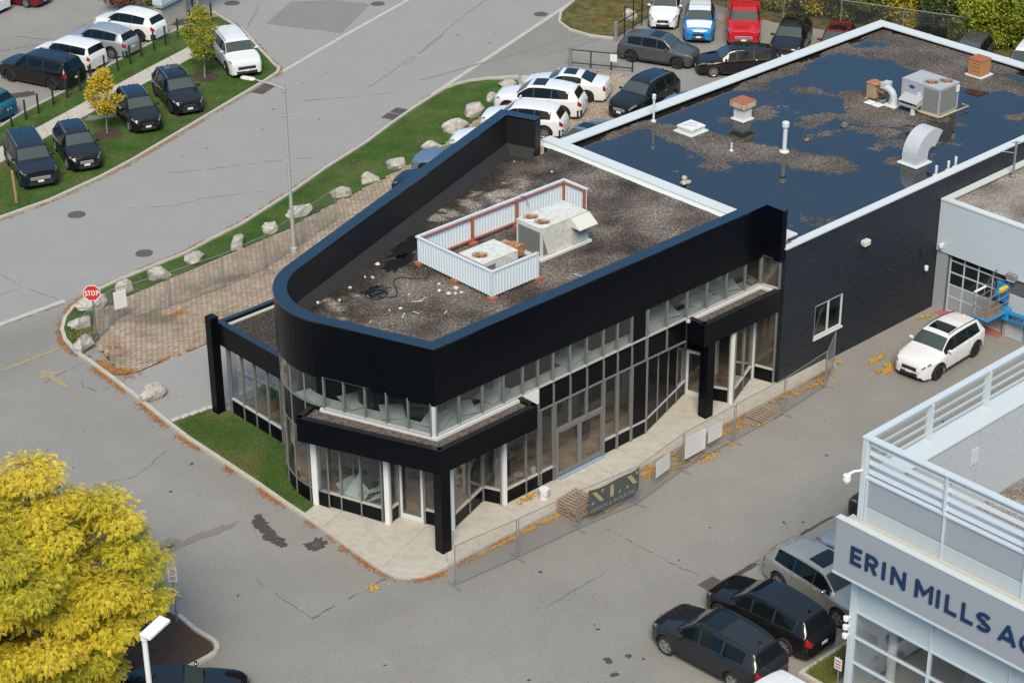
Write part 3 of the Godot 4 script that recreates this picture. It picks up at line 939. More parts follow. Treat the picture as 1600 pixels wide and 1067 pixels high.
	glass_door(root, Vector2(6.68, -0.95), Vector2(9.2, -0.95), 0.17, 2.25, 2, M.grey_frame)
	var df := MB.new()
	df.span(Vector3(6.62, 2.25, -1.02), Vector3(9.26, 2.36, -0.88))
	df.span(Vector3(6.60, 0.13, -1.02), Vector3(6.68, 2.25, -0.88))
	df.span(Vector3(9.2, 0.13, -1.02), Vector3(9.28, 2.25, -0.88))
	part("door_frame", df, M.grey_frame, root)
	var tape := MB.new()
	tape.span(Vector3(6.7, 0.129, -0.86), Vector3(9.2, 0.165, -0.74))
	part("threshold", tape, mat("blue_film", 0.20, 0.33, 0.50, 0.6), root)
	for k in [[6.65, 7.38], [7.38, 8.28], [8.28, 9.22]]:
		var g := MB.new()
		g.box(Vector3((k[0] + k[1]) * 0.5, 2.95, -0.95), Vector3(k[1] - k[0] - 0.06, 1.16, 0.012))
		part("window_pane", g, M.glass, root)
	glazing(root, Vector2(9.28, -0.95), Vector2(11.68, -0.95), 0.15, 0.78, 3.55, [0.32, 0.66], [2])
	# recessed right-hand entrance
	glazing(root, Vector2(11.72, -0.97), Vector2(15.2, -2.07), 0.15, 0.78, 3.55, [0.27, 0.53, 0.77], [0, 1, 2])
	glass_door(root, Vector2(15.26, -2.02), Vector2(15.55, -1.1), 0.14, 2.25, 1, M.cap_white)
	glazing(root, Vector2(15.6, -1.05), Vector2(15.98, -0.3), 0.15, 0.78, 3.55, [])
	glazing(root, Vector2(16.1, -0.16), Vector2(18.15, -1.0), 0.15, 0.78, 3.55, [0.52])
	glazing(root, Vector2(18.35, -0.95), Vector2(18.6, -0.1), 0.15, 0.78, 3.55, [])
	var tr := MB.new()
	tr.box(Vector3(15.4, 2.9, -1.56), Vector3(0.96, 1.2, 0.05), Basis(Vector3.UP, -1.26))
	part("blank_panel", tr, M.black_panel, root)
	post(root, "white_post", Vector2(16.03, -0.22), 0.15, 0.13, 3.56, M.white)
	post(root, "white_post", Vector2(18.25, -1.0), 0.13, 0.13, 3.56, M.cap_white)
	post(root, "white_post", Vector2(11.68, -0.93), 0.07, 0.13, 5.8, M.grey_frame)
	# front, ground floor
	glazing(root, Vector2(-1.08, -5.75), Vector2(-0.2, -3.2), 0.15, 0.78, 3.6, [0.33, 0.66])
	post(root, "white_post", Vector2(-1.17, -5.98), 0.24, 0.10, 3.6, M.white, 0.36)
	post(root, "white_post", Vector2(-0.12, -2.98), 0.2, 0.13, 3.6, M.white, 0.36)
	glazing(root, Vector2(-0.02, -2.97), Vector2(0.44, -3.07), 0.15, 0.78, 3.6, [])
	glass_door(root, Vector2(0.52, -3.02), Vector2(0.86, -2.08), 0.14, 2.6, 1, M.cap_white)
	var tr2 := MB.new()
	tr2.box(Vector3(0.69, 3.1, -2.55), Vector3(0.98, 0.96, 0.05), Basis(Vector3.UP, -1.222))
	part("blank_panel", tr2, M.dark_frame, root)
	glazing(root, Vector2(0.9, -2.02), Vector2(1.26, -1.12), 0.15, 0.78, 3.6, [])
	post(root, "white_post", Vector2(1.34, -1.02), 0.15, 0.13, 3.6, M.white)
	glazing(root, Vector2(1.44, -1.04), Vector2(3.48, -1.70), 0.15, 0.78, 3.6, [0.53])
	glazing(root, Vector2(3.56, -1.68), Vector2(3.86, -1.02), 0.15, 0.78, 3.6, [])
	post(root, "white_post", Vector2(3.94, -0.93), 0.15, 0.13, 3.6, M.white)
	# front, upper windows
	glazing(root, Vector2(0.50, -1.06), Vector2(-1.06, -5.3), 4.42, 4.57, 5.9, [0.21, 0.41, 0.61, 0.81])
	post(root, "corner_post", Vector2(0.56, -0.98), 0.13, 4.42, 5.85, M.cap_white, 0.2)
	# rounded corner, storey by storey
	var arc := piece(OUT, ARC0, ARC1)
	var gl := inward(arc, 0.08)
	for k in 6:
		var q := piece(gl, length_of(gl) * (k / 6.0) + 0.025, length_of(gl) * ((k + 1) / 6.0) - 0.025)
		for c in [["base_panel", 0.1, 0.76, "black_panel", 0.05], ["window_pane", 0.8, 3.2, "glass", 0.012], ["spandrel_panel", 3.24, 4.53, "black_panel", 0.05], ["window_pane", 4.58, 5.84, "glass", 0.012]]:
			var m := MB.new()
			m.ribbon(q, inward(q, c[4]), c[1], c[2])
			part(c[0], m, M[c[3]], root)
		for y in [0.78, 3.22, 4.555]:
			var m := MB.new()
			m.ribbon(inward(q, -0.02), inward(q, 0.05), y - 0.016, y + 0.016)
			part("sill_rail", m, M.grey_frame, root)
		var pm := along(gl, length_of(gl) * k / 6.0)
		post(root, "mullion", pm, 0.055, 0.1, 5.85, M.grey_frame, 0.4)
	# wing wall, hidden side
	var wall := MB.new()
	var wp := piece(OUT, ARC1 + 0.05, total)
	wall.ribbon(inward(wp, 0.06), inward(wp, 0.3), 0.0, 5.9)
	part("wing_wall", wall, M.black_panel, root)
	# corner canopy and its column
	var cp := v2([4.8, -0.88, 4.8, -0.02, -0.02, -0.02, -2.27, -5.5, -1.35, -5.86])
	for seg in [[0.0, 0.86], [0.86, 3.2], [3.2, 5.68], [5.68, 8.6], [8.6, 11.602], [11.602, 12.55]]:
		var q := piece(cp, seg[0] + 0.003, seg[1] - 0.003)
		var m := MB.new()
		m.ribbon(q, inward(q, 0.16), 3.55, 4.54)
		part("canopy_panel", m, M.black_panel, root)
		var m2 := MB.new()
		m2.ribbon(inward(q, -0.012), inward(q, 0.2), 4.542, 4.57)
		part("canopy_cap", m2, mat("canopy_cap", 0.03, 0.031, 0.034, 0.25, 0.3), root)
	var ld := MB.new()
	ld.prism(v2([4.63, -0.9, 4.63, -0.2, 0.08, -0.2, -2.02, -5.42, -1.2, -5.72, 0.5, -0.98]), 3.56, 4.40, true)
	part("canopy_ledge", ld, M.dirty_ledge, root)
	var sl := MB.new()
	sl.ribbon(v2([4.66, -0.8, 0.52, -0.8, -1.2, -5.45]), v2([4.66, -0.94, 0.6, -0.94, -1.06, -5.5]), 4.40, 4.52)
	part("window_sill", sl, M.cap_white, root)
	post(root, "column", Vector2(0.205, -0.225), 0.44, 0.10, 4.2, M.black_panel)
	var cp2 := v2([18.68, -0.02, 14.02, -0.02, 14.02, -0.88])
	for seg in [[0.0, 4.66], [4.66, 5.52]]:
		var q := piece(cp2, seg[0] + 0.003, seg[1] - 0.003)
		var m := MB.new()
		m.ribbon(q, inward(q, 0.16), 3.55, 4.54)
		part("canopy_panel", m, M.black_panel, root)
		var m2 := MB.new()
		m2.ribbon(inward(q, -0.012), inward(q, 0.2), 4.542, 4.57)
		part("canopy_cap", m2, M.canopy_cap, root)
	var ld2 := MB.new()
	ld2.prism(v2([14.19, -0.2, 18.66, -0.2, 18.66, -0.9, 14.19, -0.9]), 3.56, 4.40, true)
	part("canopy_ledge", ld2, M.dirty_ledge, root)
	var sl2 := MB.new()
	sl2.span(Vector3(13.9, 4.40, -0.94), Vector3(18.5, 4.52, -0.80))
	sl2.span(Vector3(18.35, 4.40, -0.80), Vector3(18.5, 4.52, -0.1))
	part("window_sill", sl2, M.cap_white, root)
	post(root, "column", Vector2(14.52, -0.245), 0.44, 0.10, 4.2, M.black_panel)
	# annex with low roof on the left
	var an := MB.new()
	for q in [[Vector3(0.42, 3.28, -14.2), Vector3(0.62, 4.28, -9.7)], [Vector3(0.62, 3.28, -14.2), Vector3(7.0, 4.28, -14.02)]]: an.span(q[0], q[1])
	part("annex_fascia", an, M.black_panel, root)
	var ac := MB.new()
	for q in [[Vector3(0.40, 4.285, -14.22), Vector3(0.66, 4.32, -9.72)], [Vector3(0.66, 4.285, -14.22), Vector3(7.0, 4.32, -14.0)]]: ac.span(q[0], q[1])
	part("annex_cap", ac, M.black_cap, root)
	var aw := MB.new()
	aw.span(Vector3(0.7, 4.1, -14.0), Vector3(7.0, 4.17, -13.9))
	part("white_flashing", aw, M.cap_white, root)
	var ag := MB.new()
	ag.tinted = true
	ag.col = Color(0.2, 0.195, 0.185)
	ag.span(Vector3(0.62, 3.8, -14.0), Vector3(8.0, 4.1, -9.3))
	part("annex_roof", ag, M.gravel, root)
	glazing(root, Vector2(0.69, -13.9), Vector2(0.66, -10.45), 0.1, 0.78, 3.4, [0.25, 0.5, 0.75])
	post(root, "column", Vector2(0.33, -14.42), 0.4, 0.02, 4.5, M.black_panel)
	post(root, "white_post", Vector2(0.70, -14.0), 0.12, 0.02, 3.3, M.grey_frame)
	var ab := MB.new()
	ab.span(Vector3(5.5, 0.1, -14.0), Vector3(5.6, 3.8, -11.0))
	part("annex_wall", ab, M.off_white, root)
	# floors, inner walls and what stands inside
	var fl := MB.new()
	fl.prism(v2([18.6, -1.1, 15.6, -1.2, 15.2, -2.15, 11.7, -1.05, 4.0, -1.05, 3.5, -1.75, 1.3, -1.1, 0.6, -3.1, -0.1, -3.05, -1.05, -5.85, -1.02, -7.2, -0.7, -8.3, 0.2, -9.6, 0.8, -10.4, 0.8, -13.9, 5.5, -13.9, 5.5, -11.6, 17.6, -15.5, 19.0, -14.2, 19.0, -1.1]), 0.02, 0.15)
	part("floor", fl, M.bare_floor, root)
	var iw := MB.new()
	iw.span(Vector3(18.95, 0.15, -14.5), Vector3(19.2, 6.05, -0.1))
	iw.span(Vector3(7.6, 0.15, -9.2), Vector3(18.9, 6.04, -9.0))
	iw.span(Vector3(12.6, 0.15, -9.0), Vector3(12.75, 6.04, -4.6))
	part("inner_wall", iw, M.brown_wall, root)
	var bulk := MB.new()
	var bin := inward(OUT, 0.22)
	var depth := [1.3, 1.2, 1.5]
	var bo := piece(bin, 0.3, ARC0 + 1.5)
	var bi := PackedVector2Array()
	var bj := inward(bo, 0.62)
	for k in bo.size(): bi.push_back(bj[k])
	bulk.ribbon(bo, bi, 4.30, 4.44)
	part("bulkhead", bulk, M.teal_sheet, root)
	var drop := MB.new()
	var di := inward(bo, 0.63)
	drop.ribbon(di, inward(bo, 0.67), 3.75, 4.44)
	part("bulkhead_face", drop, M.off_white, root)
	for c in [[1.9, -2.3], [0.35, -4.6], [5.2, -2.4], [9.6, -2.4], [14.2, -3.0], [3.5, -5.5]]:
		post(root, "inner_column", Vector2(c[0], c[1]), 0.42, 0.15, 6.04, M.dark_paint)
	for c in [[12.3, -1.75, 0.16], [17.4, -2.4, 0.3], [4.5, -1.8, 0.3]]:
		post(root, "inner_column", Vector2(c[0], c[1]), c[2], 0.15, 6.04, M.off_white)
	for q in [[1.5, -1.9, 0.5, 1.3], [2.6, -1.8, -0.4, 1.0], [4.2, -1.85, 0.3, 1.2], [8.4, -1.9, 0.2, 1.5], [12.5, -1.9, 0.6, 1.4], [13.4, -2.0, -0.3, 1.6], [15.6, -1.9, 0.35, 1.4], [17.2, -1.95, -0.5, 1.2], [0.6, -3.4, 1.0, 1.0], [0.1, -5.0, 1.4, 1.1]]:
		var m := MB.new()
		m.box(Vector3(q[0], 4.52 + 0.02, q[1]), Vector3(q[3], 0.03, 0.9), Basis.from_euler(Vector3(0.06, q[2], 0.05)))
		part("loose_sheet", m, M.teal_sheet, root)
	inside_clutter()
func inside_clutter() -> void:
	# panels left leaning and lying inside the glass
	var heap := thing("ceiling_panel_pile", "pile of pale ceiling panels behind the ground floor glass left of the door", "panels", Vector3(0.3, 0.15, -5.0))
	for k in 7:
		var m := MB.new()
		m.box(Vector3(rng.randf_range(-0.4, 0.5), 0.12 + k * 0.11, rng.randf_range(-0.6, 0.6)), Vector3(1.2, 0.03, 0.8), Basis.from_euler(Vector3(rng.randf_range(-0.3, 0.3), rng.randf_range(-0.8, 0.8), rng.randf_range(0.1, 0.5))))
		part("panel", m, M.teal_sheet, heap)
	var b := MB.new()
	b.box(Vector3(0.2, 0.7, -0.5), Vector3(1.3, 1.1, 0.04), Basis.from_euler(Vector3(-0.35, 0.9, 0)))
	part("panel", b, mat("teal_frame", 0.20, 0.31, 0.32, 0.5), heap)
	var kraft := thing("cable_heap", "coiled black cable and paper on the bare floor inside the long front", "cable", Vector3(5.0, 0.15, -1.9))
	for k in 4:
		var pts := []
		for a in 26: pts.append(Vector3(cos(a * 0.55) * (0.16 + 0.02 * k) + k * 0.12 - 0.2, 0.03 + k * 0.02, sin(a * 0.55) * (0.14 + 0.015 * k) + k * 0.08))
		var m := MB.new()
		m.tube(pts, 0.014, 5)
		part("coil", m, M.black, kraft)
	var box := MB.new()
	box.cbox(Vector3(0.1, 0.2, -0.5), Vector3(0.5, 0.35, 0.4), 0.02)
	part("carton", box, mat("kraft", 0.35, 0.25, 0.15, 0.9), kraft)
	var pail := thing("paint_pail", "white pail inside the glass beside the double doors", "bucket", Vector3(6.1, 0.15, -1.5))
	var pm := MB.new()
	pm.lathe([Vector2(0.0, 0.0), Vector2(0.17, 0.0), Vector2(0.2, 0.42), Vector2(0.18, 0.42), Vector2(0.16, 0.05)], 16, Vector3.ZERO)
	part("body", pm, M.white, pail)
	var sh := MB.new()
	sh.tube([Vector3(-0.2, 0.4, 0), Vector3(-0.12, 0.2, 0.17), Vector3(0.12, 0.2, 0.17), Vector3(0.2, 0.4, 0)], 0.008, 5)
	part("handle", sh, M.steel, pail)
	for q in [[2.0, -12.9, 1.5, "tall spiky potted plant behind the annex glass nearest the column"], [1.8, -11.4, 1.3, "spiky potted plant behind the annex glass nearest the rounded corner"]]:
		var pl := thing("potted_plant", q[3], "plant", Vector3(q[0], 0.15, q[1]), 0.0, "potted plants in the annex")
		var pot := MB.new()
		pot.lathe([Vector2(0.0, 0.0), Vector2(0.2, 0.0), Vector2(0.26, 0.55), Vector2(0.22, 0.55), Vector2(0.2, 0.48), Vector2(0, 0.48)], 14, Vector3.ZERO)
		part("pot", pot, M.brown_wall, pl)
		var lv := MB.new()
		for k in 46:
			var a := rng.randf() * TAU
			var e := rng.randf_range(0.3, 1.4)
			var d := Vector3(cos(a) * cos(e), sin(e), sin(a) * cos(e))
			var w := d.cross(Vector3.UP).normalized() * 0.03
			var l: float = q[2] * rng.randf_range(0.5, 0.9)
			var p0 := Vector3(0, 0.5, 0)
			var p1 := p0 + d * l * 0.6
			var p2 := p0 + d * l + Vector3.DOWN * l * 0.28
			lv.quad_to(p0 - w, p0 + w, p1 + w, p1 - w, Vector3.UP)
			lv.tri_to(p1 - w, p1 + w, p2, Vector3.UP)
		part("foliage", lv, mat("plant_leaf", 0.10, 0.17, 0.05, 0.6), pl)
	var cab := thing("white_cabinet", "row of low white cabinets inside the annex", "cabinet", Vector3(3.2, 0.15, -12.4))
	for k in 3:
		var m := MB.new()
		m.cbox(Vector3(0, 0.4, (k - 1) * 1.02), Vector3(0.9, 0.8, 1.0), 0.01)
		part("unit", m, M.teal_sheet, cab)

func workshop() -> void:
	var root := thing("workshop_building", "long flat-roofed workshop of black painted brick with water standing on its roof", "building")
	var y1 := 6.33
	var w := MB.new()
	# right-hand wall with a window opening
	var wx0 := 20.95
	var wx1 := 22.8
	w.span(Vector3(18.8, 0, -0.3), Vector3(wx0, y1, 0.04))
	w.span(Vector3(wx1, 0, -0.3), Vector3(43.72, y1, 0.04))
	w.span(Vector3(wx0, 0, -0.3), Vector3(wx1, 1.42, 0.04))
	w.span(Vector3(wx0, 2.98, -0.3), Vector3(wx1, y1, 0.04))
	part("brick_wall", w, M.black_brick, root)
	var o := MB.new()
	o.span(Vector3(20.0, 0, -14.68), Vector3(43.7, y1, -14.35))
	o.span(Vector3(43.4, 0, -14.35), Vector3(43.72, y1, -0.3))
	part("brick_wall", o, M.black_brick, root)
	var d := MB.new()
	d.span(Vector3(19.42, 0, -14.9), Vector3(19.85, 6.5, -0.3))
	part("dividing_wall", d, M.black_brick, root)
	# metal caps in lengths
	for q in [[Vector3(18.74, y1, -0.32), Vector3(43.78, 6.39, 0.09)], [Vector3(20.0, y1, -14.72), Vector3(43.78, 6.39, -14.05)], [Vector3(43.1, y1 + 0.002, -14.05), Vector3(43.78, 6.392, -0.33)]]:
		var a: Vector3 = q[0]
		var b: Vector3 = q[1]
		var ax := 0 if b.x - a.x > b.z - a.z else 2
		var len := b[ax] - a[ax]
		var k := int(ceil(len / 3.05))
		for i in k:
			var p := a
			var r := b
			p[ax] = a[ax] + len * i / k + 0.003
			r[ax] = a[ax] + len * (i + 1) / k - 0.003
			var m := MB.new()
			m.span(p, r)
			part("parapet_cap", m, M.cap_white, root)
	var dc := MB.new()
	dc.span(Vector3(19.3, 6.5, -15.0), Vector3(19.92, 6.58, -0.35))
	dc.quad_to(Vector3(19.3, 6.5, -15.0), Vector3(19.3, 6.5, -0.35), Vector3(19.12, 6.38, -0.35), Vector3(19.12, 6.38, -15.0), Vector3(-1, 1, 0))
	part("dividing_cap", dc, M.cap_white, root)
	# roof: gravel rising a little out of standing water
	var fn := FastNoiseLite.new()
	fn.seed = 5
	fn.frequency = 0.16
	fn.fractal_octaves = 5
	var isl := [[25.3, -12.2, 25.3, -9.0, 0.75], [25.3, -9.0, 26.6, -6.6, 0.85], [26.6, -6.6, 27.0, -4.6, 0.95], [25.9, -5.6, 26.4, -4.0, 0.4], [27.6, -11.6, 29.3, -10.9, 0.45], [26.2, -12.2, 28.2, -11.4, 0.3],
		[33.6, -10.9, 34.2, -9.0, 0.45], [34.4, -9.4, 33.0, -7.6, 0.5], [30.1, -8.3, 31.9, -8.3, 0.28], [29.2, -7.2, 31.4, -6.7, 0.22], [32.9, -7.3, 33.9, -5.2, 0.75], [31.4, -6.0, 32.4, -5.3, 0.25], [34.4, -7.2, 35.2, -4.6, 0.7],
		[39.2, -13.2, 41.2, -12.2, 0.22], [39.3, -12.2, 40.1, -11.0, 0.25], [42.6, -13.6, 42.9, -6.6, 0.95], [41.3, -11.0, 40.8, -6.0, 1.15], [40.6, -6.0, 41.4, -3.6, 0.7], [44.6, -5.6, 44.6, -2.0, 0.9],
		[29.5, -2.8, 31.0, -2.1, 0.22], [32.8, -2.7, 33.8, -1.2, 0.16], [34.0, -4.6, 35.2, -3.4, 0.35], [20.6, -13.7, 43.0, -13.75, 0.18], [37.8, -2.2, 38.8, -1.6, 0.12]]
	var f2 := FastNoiseLite.new()
	f2.seed = 15
	f2.frequency = 0.9
	f2.fractal_octaves = 4
	var gr := MB.new()
	gr.tinted = true
	var st := 0.07
	var nx := int(23.6 / st)
	var nz := int(13.8 / st)
	var hs := []
	for i in nx + 1:
		var line := []
		for j in nz + 1:
			var p := Vector2(19.88 + i * st, -14.1 + j * st)
			var t := fn.get_noise_2d(p.x, p.y)
			var h := -0.6
			for s in isl:
				var a := Vector2(s[0], s[1])
				var b := Vector2(s[2], s[3])
				var q := Geometry2D.get_closest_point_to_segment(p, a, b)
				h = maxf(h, s[4] * 1.3 + 0.02 - q.distance_to(p))
			line.append(Vector3(p.x, 6.15 + clampf(h * 0.036 + t * 0.04 + f2.get_noise_2d(p.x, p.y) * 0.012 + rng.randf_range(-0.008, 0.008), -0.035, 0.04), p.y))
		hs.append(line)
	for i in nx:
		for j in nz:
			for k in [[i, j], [i + 1, j], [i + 1, j + 1], [i, j], [i + 1, j + 1], [i, j + 1]]:
				var p: Vector3 = hs[k[0]][k[1]]
				var t := 0.335 + 0.17 * fn.get_noise_2d(p.x * 2.0 + 90, p.z * 2.0)
				gr.v.push_back(p); gr.n.push_back(Vector3.UP); gr.c.push_back(Color(t, t * 0.955, t * 0.9))
	part("roof_gravel", gr, M.gravel, root)
	var wt := MB.new()
	wt.quad_to(Vector3(19.86, 6.15, -14.3), Vector3(43.45, 6.15, -14.3), Vector3(43.45, 6.15, -0.31), Vector3(19.86, 6.15, -0.31), Vector3.UP)
	part("standing_water", wt, M.water, root)
	# the window in the brick wall
	var win := MB.new()
	win.span(Vector3(wx0, 1.42, -0.06), Vector3(wx0 + 0.04, 2.98, 0.02)); win.span(Vector3(wx1 - 0.04, 1.42, -0.06), Vector3(wx1, 2.98, 0.02))
	win.span(Vector3(wx0 + 0.04, 2.92, -0.06), Vector3(wx1 - 0.04, 2.98, 0.02)); win.span(Vector3(wx0 + 0.04, 1.42, -0.06), Vector3(wx1 - 0.04, 1.48, 0.02))
	win.span(Vector3(21.87, 1.48, -0.06), Vector3(21.91, 2.92, 0.02))
	var wo := part("window", win, M.cap_white, root)
	for k in 2:
		var pm := MB.new()
		pm.box(Vector3(21.44 + k * 0.87, 2.2, -0.03), Vector3(0.8, 1.42, 0.01))
		part("pane", pm, M.glass, wo)
	var sill := MB.new()
	sill.span(Vector3(wx0 - 0.04, 1.34, -0.02), Vector3(wx1 + 0.04, 1.415, 0.10))
	part("sill", sill, M.cap_white, wo)
	var rm := MB.new()
	rm.span(Vector3(20.2, 0.2, -2.4), Vector3(24, 3.2, -2.3))
	rm.span(Vector3(20.2, 0.2, -2.3), Vector3(24, 0.3, -0.4))
	rm.box(Vector3(22.4, 1.8, -0.8), Vector3(0.7, 1.0, 0.05), Basis.from_euler(Vector3(0.2, 0.5, 0.2)))
	part("office_interior", rm, M.grey_room, root)
	var wl := thing("wall_floodlight", "beige box floodlight high on the black brick wall", "wall light", Vector3(23.92, 5.0, 0.04))
	var hm := MB.new()
	hm.cbox(Vector3(0, 0.05, 0.13), Vector3(0.42, 0.2, 0.26), 0.03)
	part("housing", hm, M.cream, wl)
	var lm := MB.new()
	lm.box(Vector3(0, -0.07, 0.16), Vector3(0.36, 0.04, 0.18))
	part("lens", lm, M.white, wl)
	var cm := thing("security_camera", "white security camera on a black bracket near the garage corner", "camera", Vector3(28.3, 2.4, 0.04))
	var c1 := MB.new()
	c1.tube([Vector3(0.25, 0.12, 0), Vector3(0.2, 0.12, 0.2), Vector3(0, 0.1, 0.26)], 0.02)
	part("bracket", c1, M.black, cm)
	var c2 := MB.new()
	c2.lathe([Vector2(0, 0.12), Vector2(0.09, 0.1), Vector2(0.09, -0.08), Vector2(0.06, -0.14), Vector2(0, -0.16)], 12, Vector3(0, 0, 0.28))
	part("dome", c2, M.white, cm)
	for q in [[25.9, 2.99, "small black junction box low on the black brick wall"], [28.3, 3.0, "small black junction box above the security camera"]]:
		var jb := MB.new()
		jb.cbox(Vector3.ZERO, Vector3(0.16, 0.18, 0.08), 0.015)
		var ob: Node3D = part("junction_box", jb, M.black_plastic)
		ob.position = Vector3(q[0], q[1], 0.085)
		tag(ob, q[2], "box", "boxes on the brick wall")

func garage() -> void:
	var root := thing("service_garage", "pale grey clad garage with a glazed overhead door and gravel roof", "building")
	var rows := [2.87, 3.24, 3.76, 4.28, 4.8, 5.3]
	var body := MB.new()
	body.span(Vector3(29.36, 2.87, 0.06), Vector3(29.6, 5.3, 14.0))
	body.span(Vector3(29.4, 0, 0.06), Vector3(29.7, 2.86, 0.70))
	body.span(Vector3(29.4, 0, 3.8), Vector3(29.7, 2.86, 14.0))
	body.span(Vector3(50, 0, 0.06), Vector3(50.3, 5.2, 14))
	body.span(Vector3(29.7, 0, 13.7), Vector3(50, 5.2, 14))
	part("wall", body, M.siding_joint, root)
	for k in rows.size() - 1:
		for q in [[0.055, 4.9], [4.908, 9.8], [9.808, 14.0]]:
			var m := MB.new()
			m.cbox(Vector3(29.33, (rows[k] + rows[k + 1]) * 0.5, (q[0] + q[1]) * 0.5), Vector3(0.06, rows[k + 1] - rows[k] - 0.012, q[1] - q[0]), 0.008)
			part("cladding_board", m, M.pale_siding, root)
	for q in [[0.07, 0.66], [3.86, 4.0], [4.95, 9], [9.01, 14]]:
		var m := MB.new()
		m.span(Vector3(29.36, 0.0, q[0]), Vector3(29.398, 2.86, q[1]))
		part("cladding_board", m, M.grey_panel, root)
	var cap := MB.new()
	cap.span(Vector3(29.27, 5.305, 0.06), Vector3(29.62, 5.38, 14.05))
	cap.span(Vector3(29.62, 5.305, 0.06), Vector3(50, 5.38, 0.42))
	part("parapet_cap", cap, M.cap_white, root)
	var rf := MB.new()
	rf.span(Vector3(29.6, 5.0, 0.3), Vector3(50, 5.2, 14))
	part("roof", rf, M.pale_gravel, root)
	var apron := MB.new()
	apron.span(Vector3(29.0, 0.0, 0.5), Vector3(29.62, 0.022, 3.9))
	part("threshold", apron, mat("red_curb", 0.36, 0.12, 0.09, 0.8), root)
	var dr := Node3D.new()
	dr.name = "overhead_door"
	root.add_child(dr)
	var ys := [0.06, 0.76, 1.34, 1.95, 2.52, 2.86]
	var zs := [0.74, 1.48, 2.24, 3.0, 3.76]
	for i in 5:
		for j in 4:
			var m := MB.new()
			m.box(Vector3(29.55, (ys[i] + ys[i + 1]) * 0.5, (zs[j] + zs[j + 1]) * 0.5), Vector3(0.012 if i > 1 else 0.04, ys[i + 1] - ys[i] - 0.06, zs[j + 1] - zs[j] - 0.06))
			part("pane" if i > 1 else "door_panel", m, M.dark_glass if i > 1 else M.grey_panel, dr)
	for y in ys:
		var m := MB.new()
		m.span(Vector3(29.52, y - 0.03, 0.7), Vector3(29.6, y + 0.03, 3.8))
		part("rail", m, M.pale_siding, dr)
	for z in zs:
		var m := MB.new()
		m.span(Vector3(29.515, 0.03, z - 0.03), Vector3(29.605, 2.86, z + 0.03))
		part("stile", m, M.pale_siding, dr)
	var ins := MB.new()
	ins.span(Vector3(29.7, 0, 0.7), Vector3(34, 0.05, 6))
	ins.span(Vector3(34, 0, 0.4), Vector3(34.1, 4.9, 8))
	part("workshop_floor", ins, M.grey_room, root)
	var eq := MB.new()
	eq.box(Vector3(30.6, 1.2, 1.3), Vector3(0.7, 0.9, 0.8), Basis(Vector3.UP, 0.4))
	part("inner_equipment", eq, M.off_white, root)
	var md := MB.new()
	md.cbox(Vector3(29.37, 1.06, 4.46), Vector3(0.06, 2.08, 0.9), 0.008)
	var mo := part("steel_door", md, M.galvanised, root)
	var hd := MB.new()
	hd.box(Vector3(29.32, 1.0, 4.8), Vector3(0.06, 0.14, 0.05))
	part("handle", hd, M.steel_dark, mo)
	var wl := thing("garage_wall_light", "grey wall pack light on the pale cladding above the steel door", "wall light", Vector3(29.3, 2.92, 4.15))
	var hm := MB.new()
	hm.cbox(Vector3(-0.12, 0.1, 0), Vector3(0.24, 0.3, 0.5), 0.03)
	part("housing", hm, M.steel, wl)
	var lm := MB.new()
	lm.box(Vector3(-0.14, -0.07, 0), Vector3(0.18, 0.03, 0.4))
	part("lens", lm, M.white, wl)
	var c := thing("garage_camera", "white dome camera on the pale cladding corner of the garage", "camera", Vector3(29.3, 3.2, 0.4))
	var cm := MB.new()
	cm.lathe([Vector2(0, 0.14), Vector2(0.1, 0.12), Vector2(0.1, -0.02), Vector2(0.06, -0.1), Vector2(0, -0.12)], 12, Vector3(-0.16, 0, 0))
	part("dome", cm, M.white, c)
	var ca := MB.new()
	ca.box(Vector3(-0.06, 0.08, 0), Vector3(0.12, 0.08, 0.08))
	part("bracket", ca, M.white, c)
	var ms := thing("roof_mast", "thin grey pipe mast with a side arm on the garage gravel roof", "mast", Vector3(33.8, 5.2, 0.68))
	var mm := MB.new()
	mm.tube([Vector3(0, 0, 0), Vector3(0, 1.75, 0)], 0.055, 8)
	mm.lathe([Vector2(0.0, 0.0), Vector2(0.13, 0.0), Vector2(0.13, 0.12), Vector2(0.06, 0.16)], 10, Vector3.ZERO)
	part("pole", mm, M.steel, ms)
	var ma := MB.new()
	ma.tube([Vector3(0, 1.2, 0), Vector3(-0.3, 1.2, -0.55)], 0.02)
	ma.tube([Vector3(-0.15, 1.72, -0.1), Vector3(0.15, 1.72, 0.1)], 0.03)
	part("arm", ma, M.steel, ms)

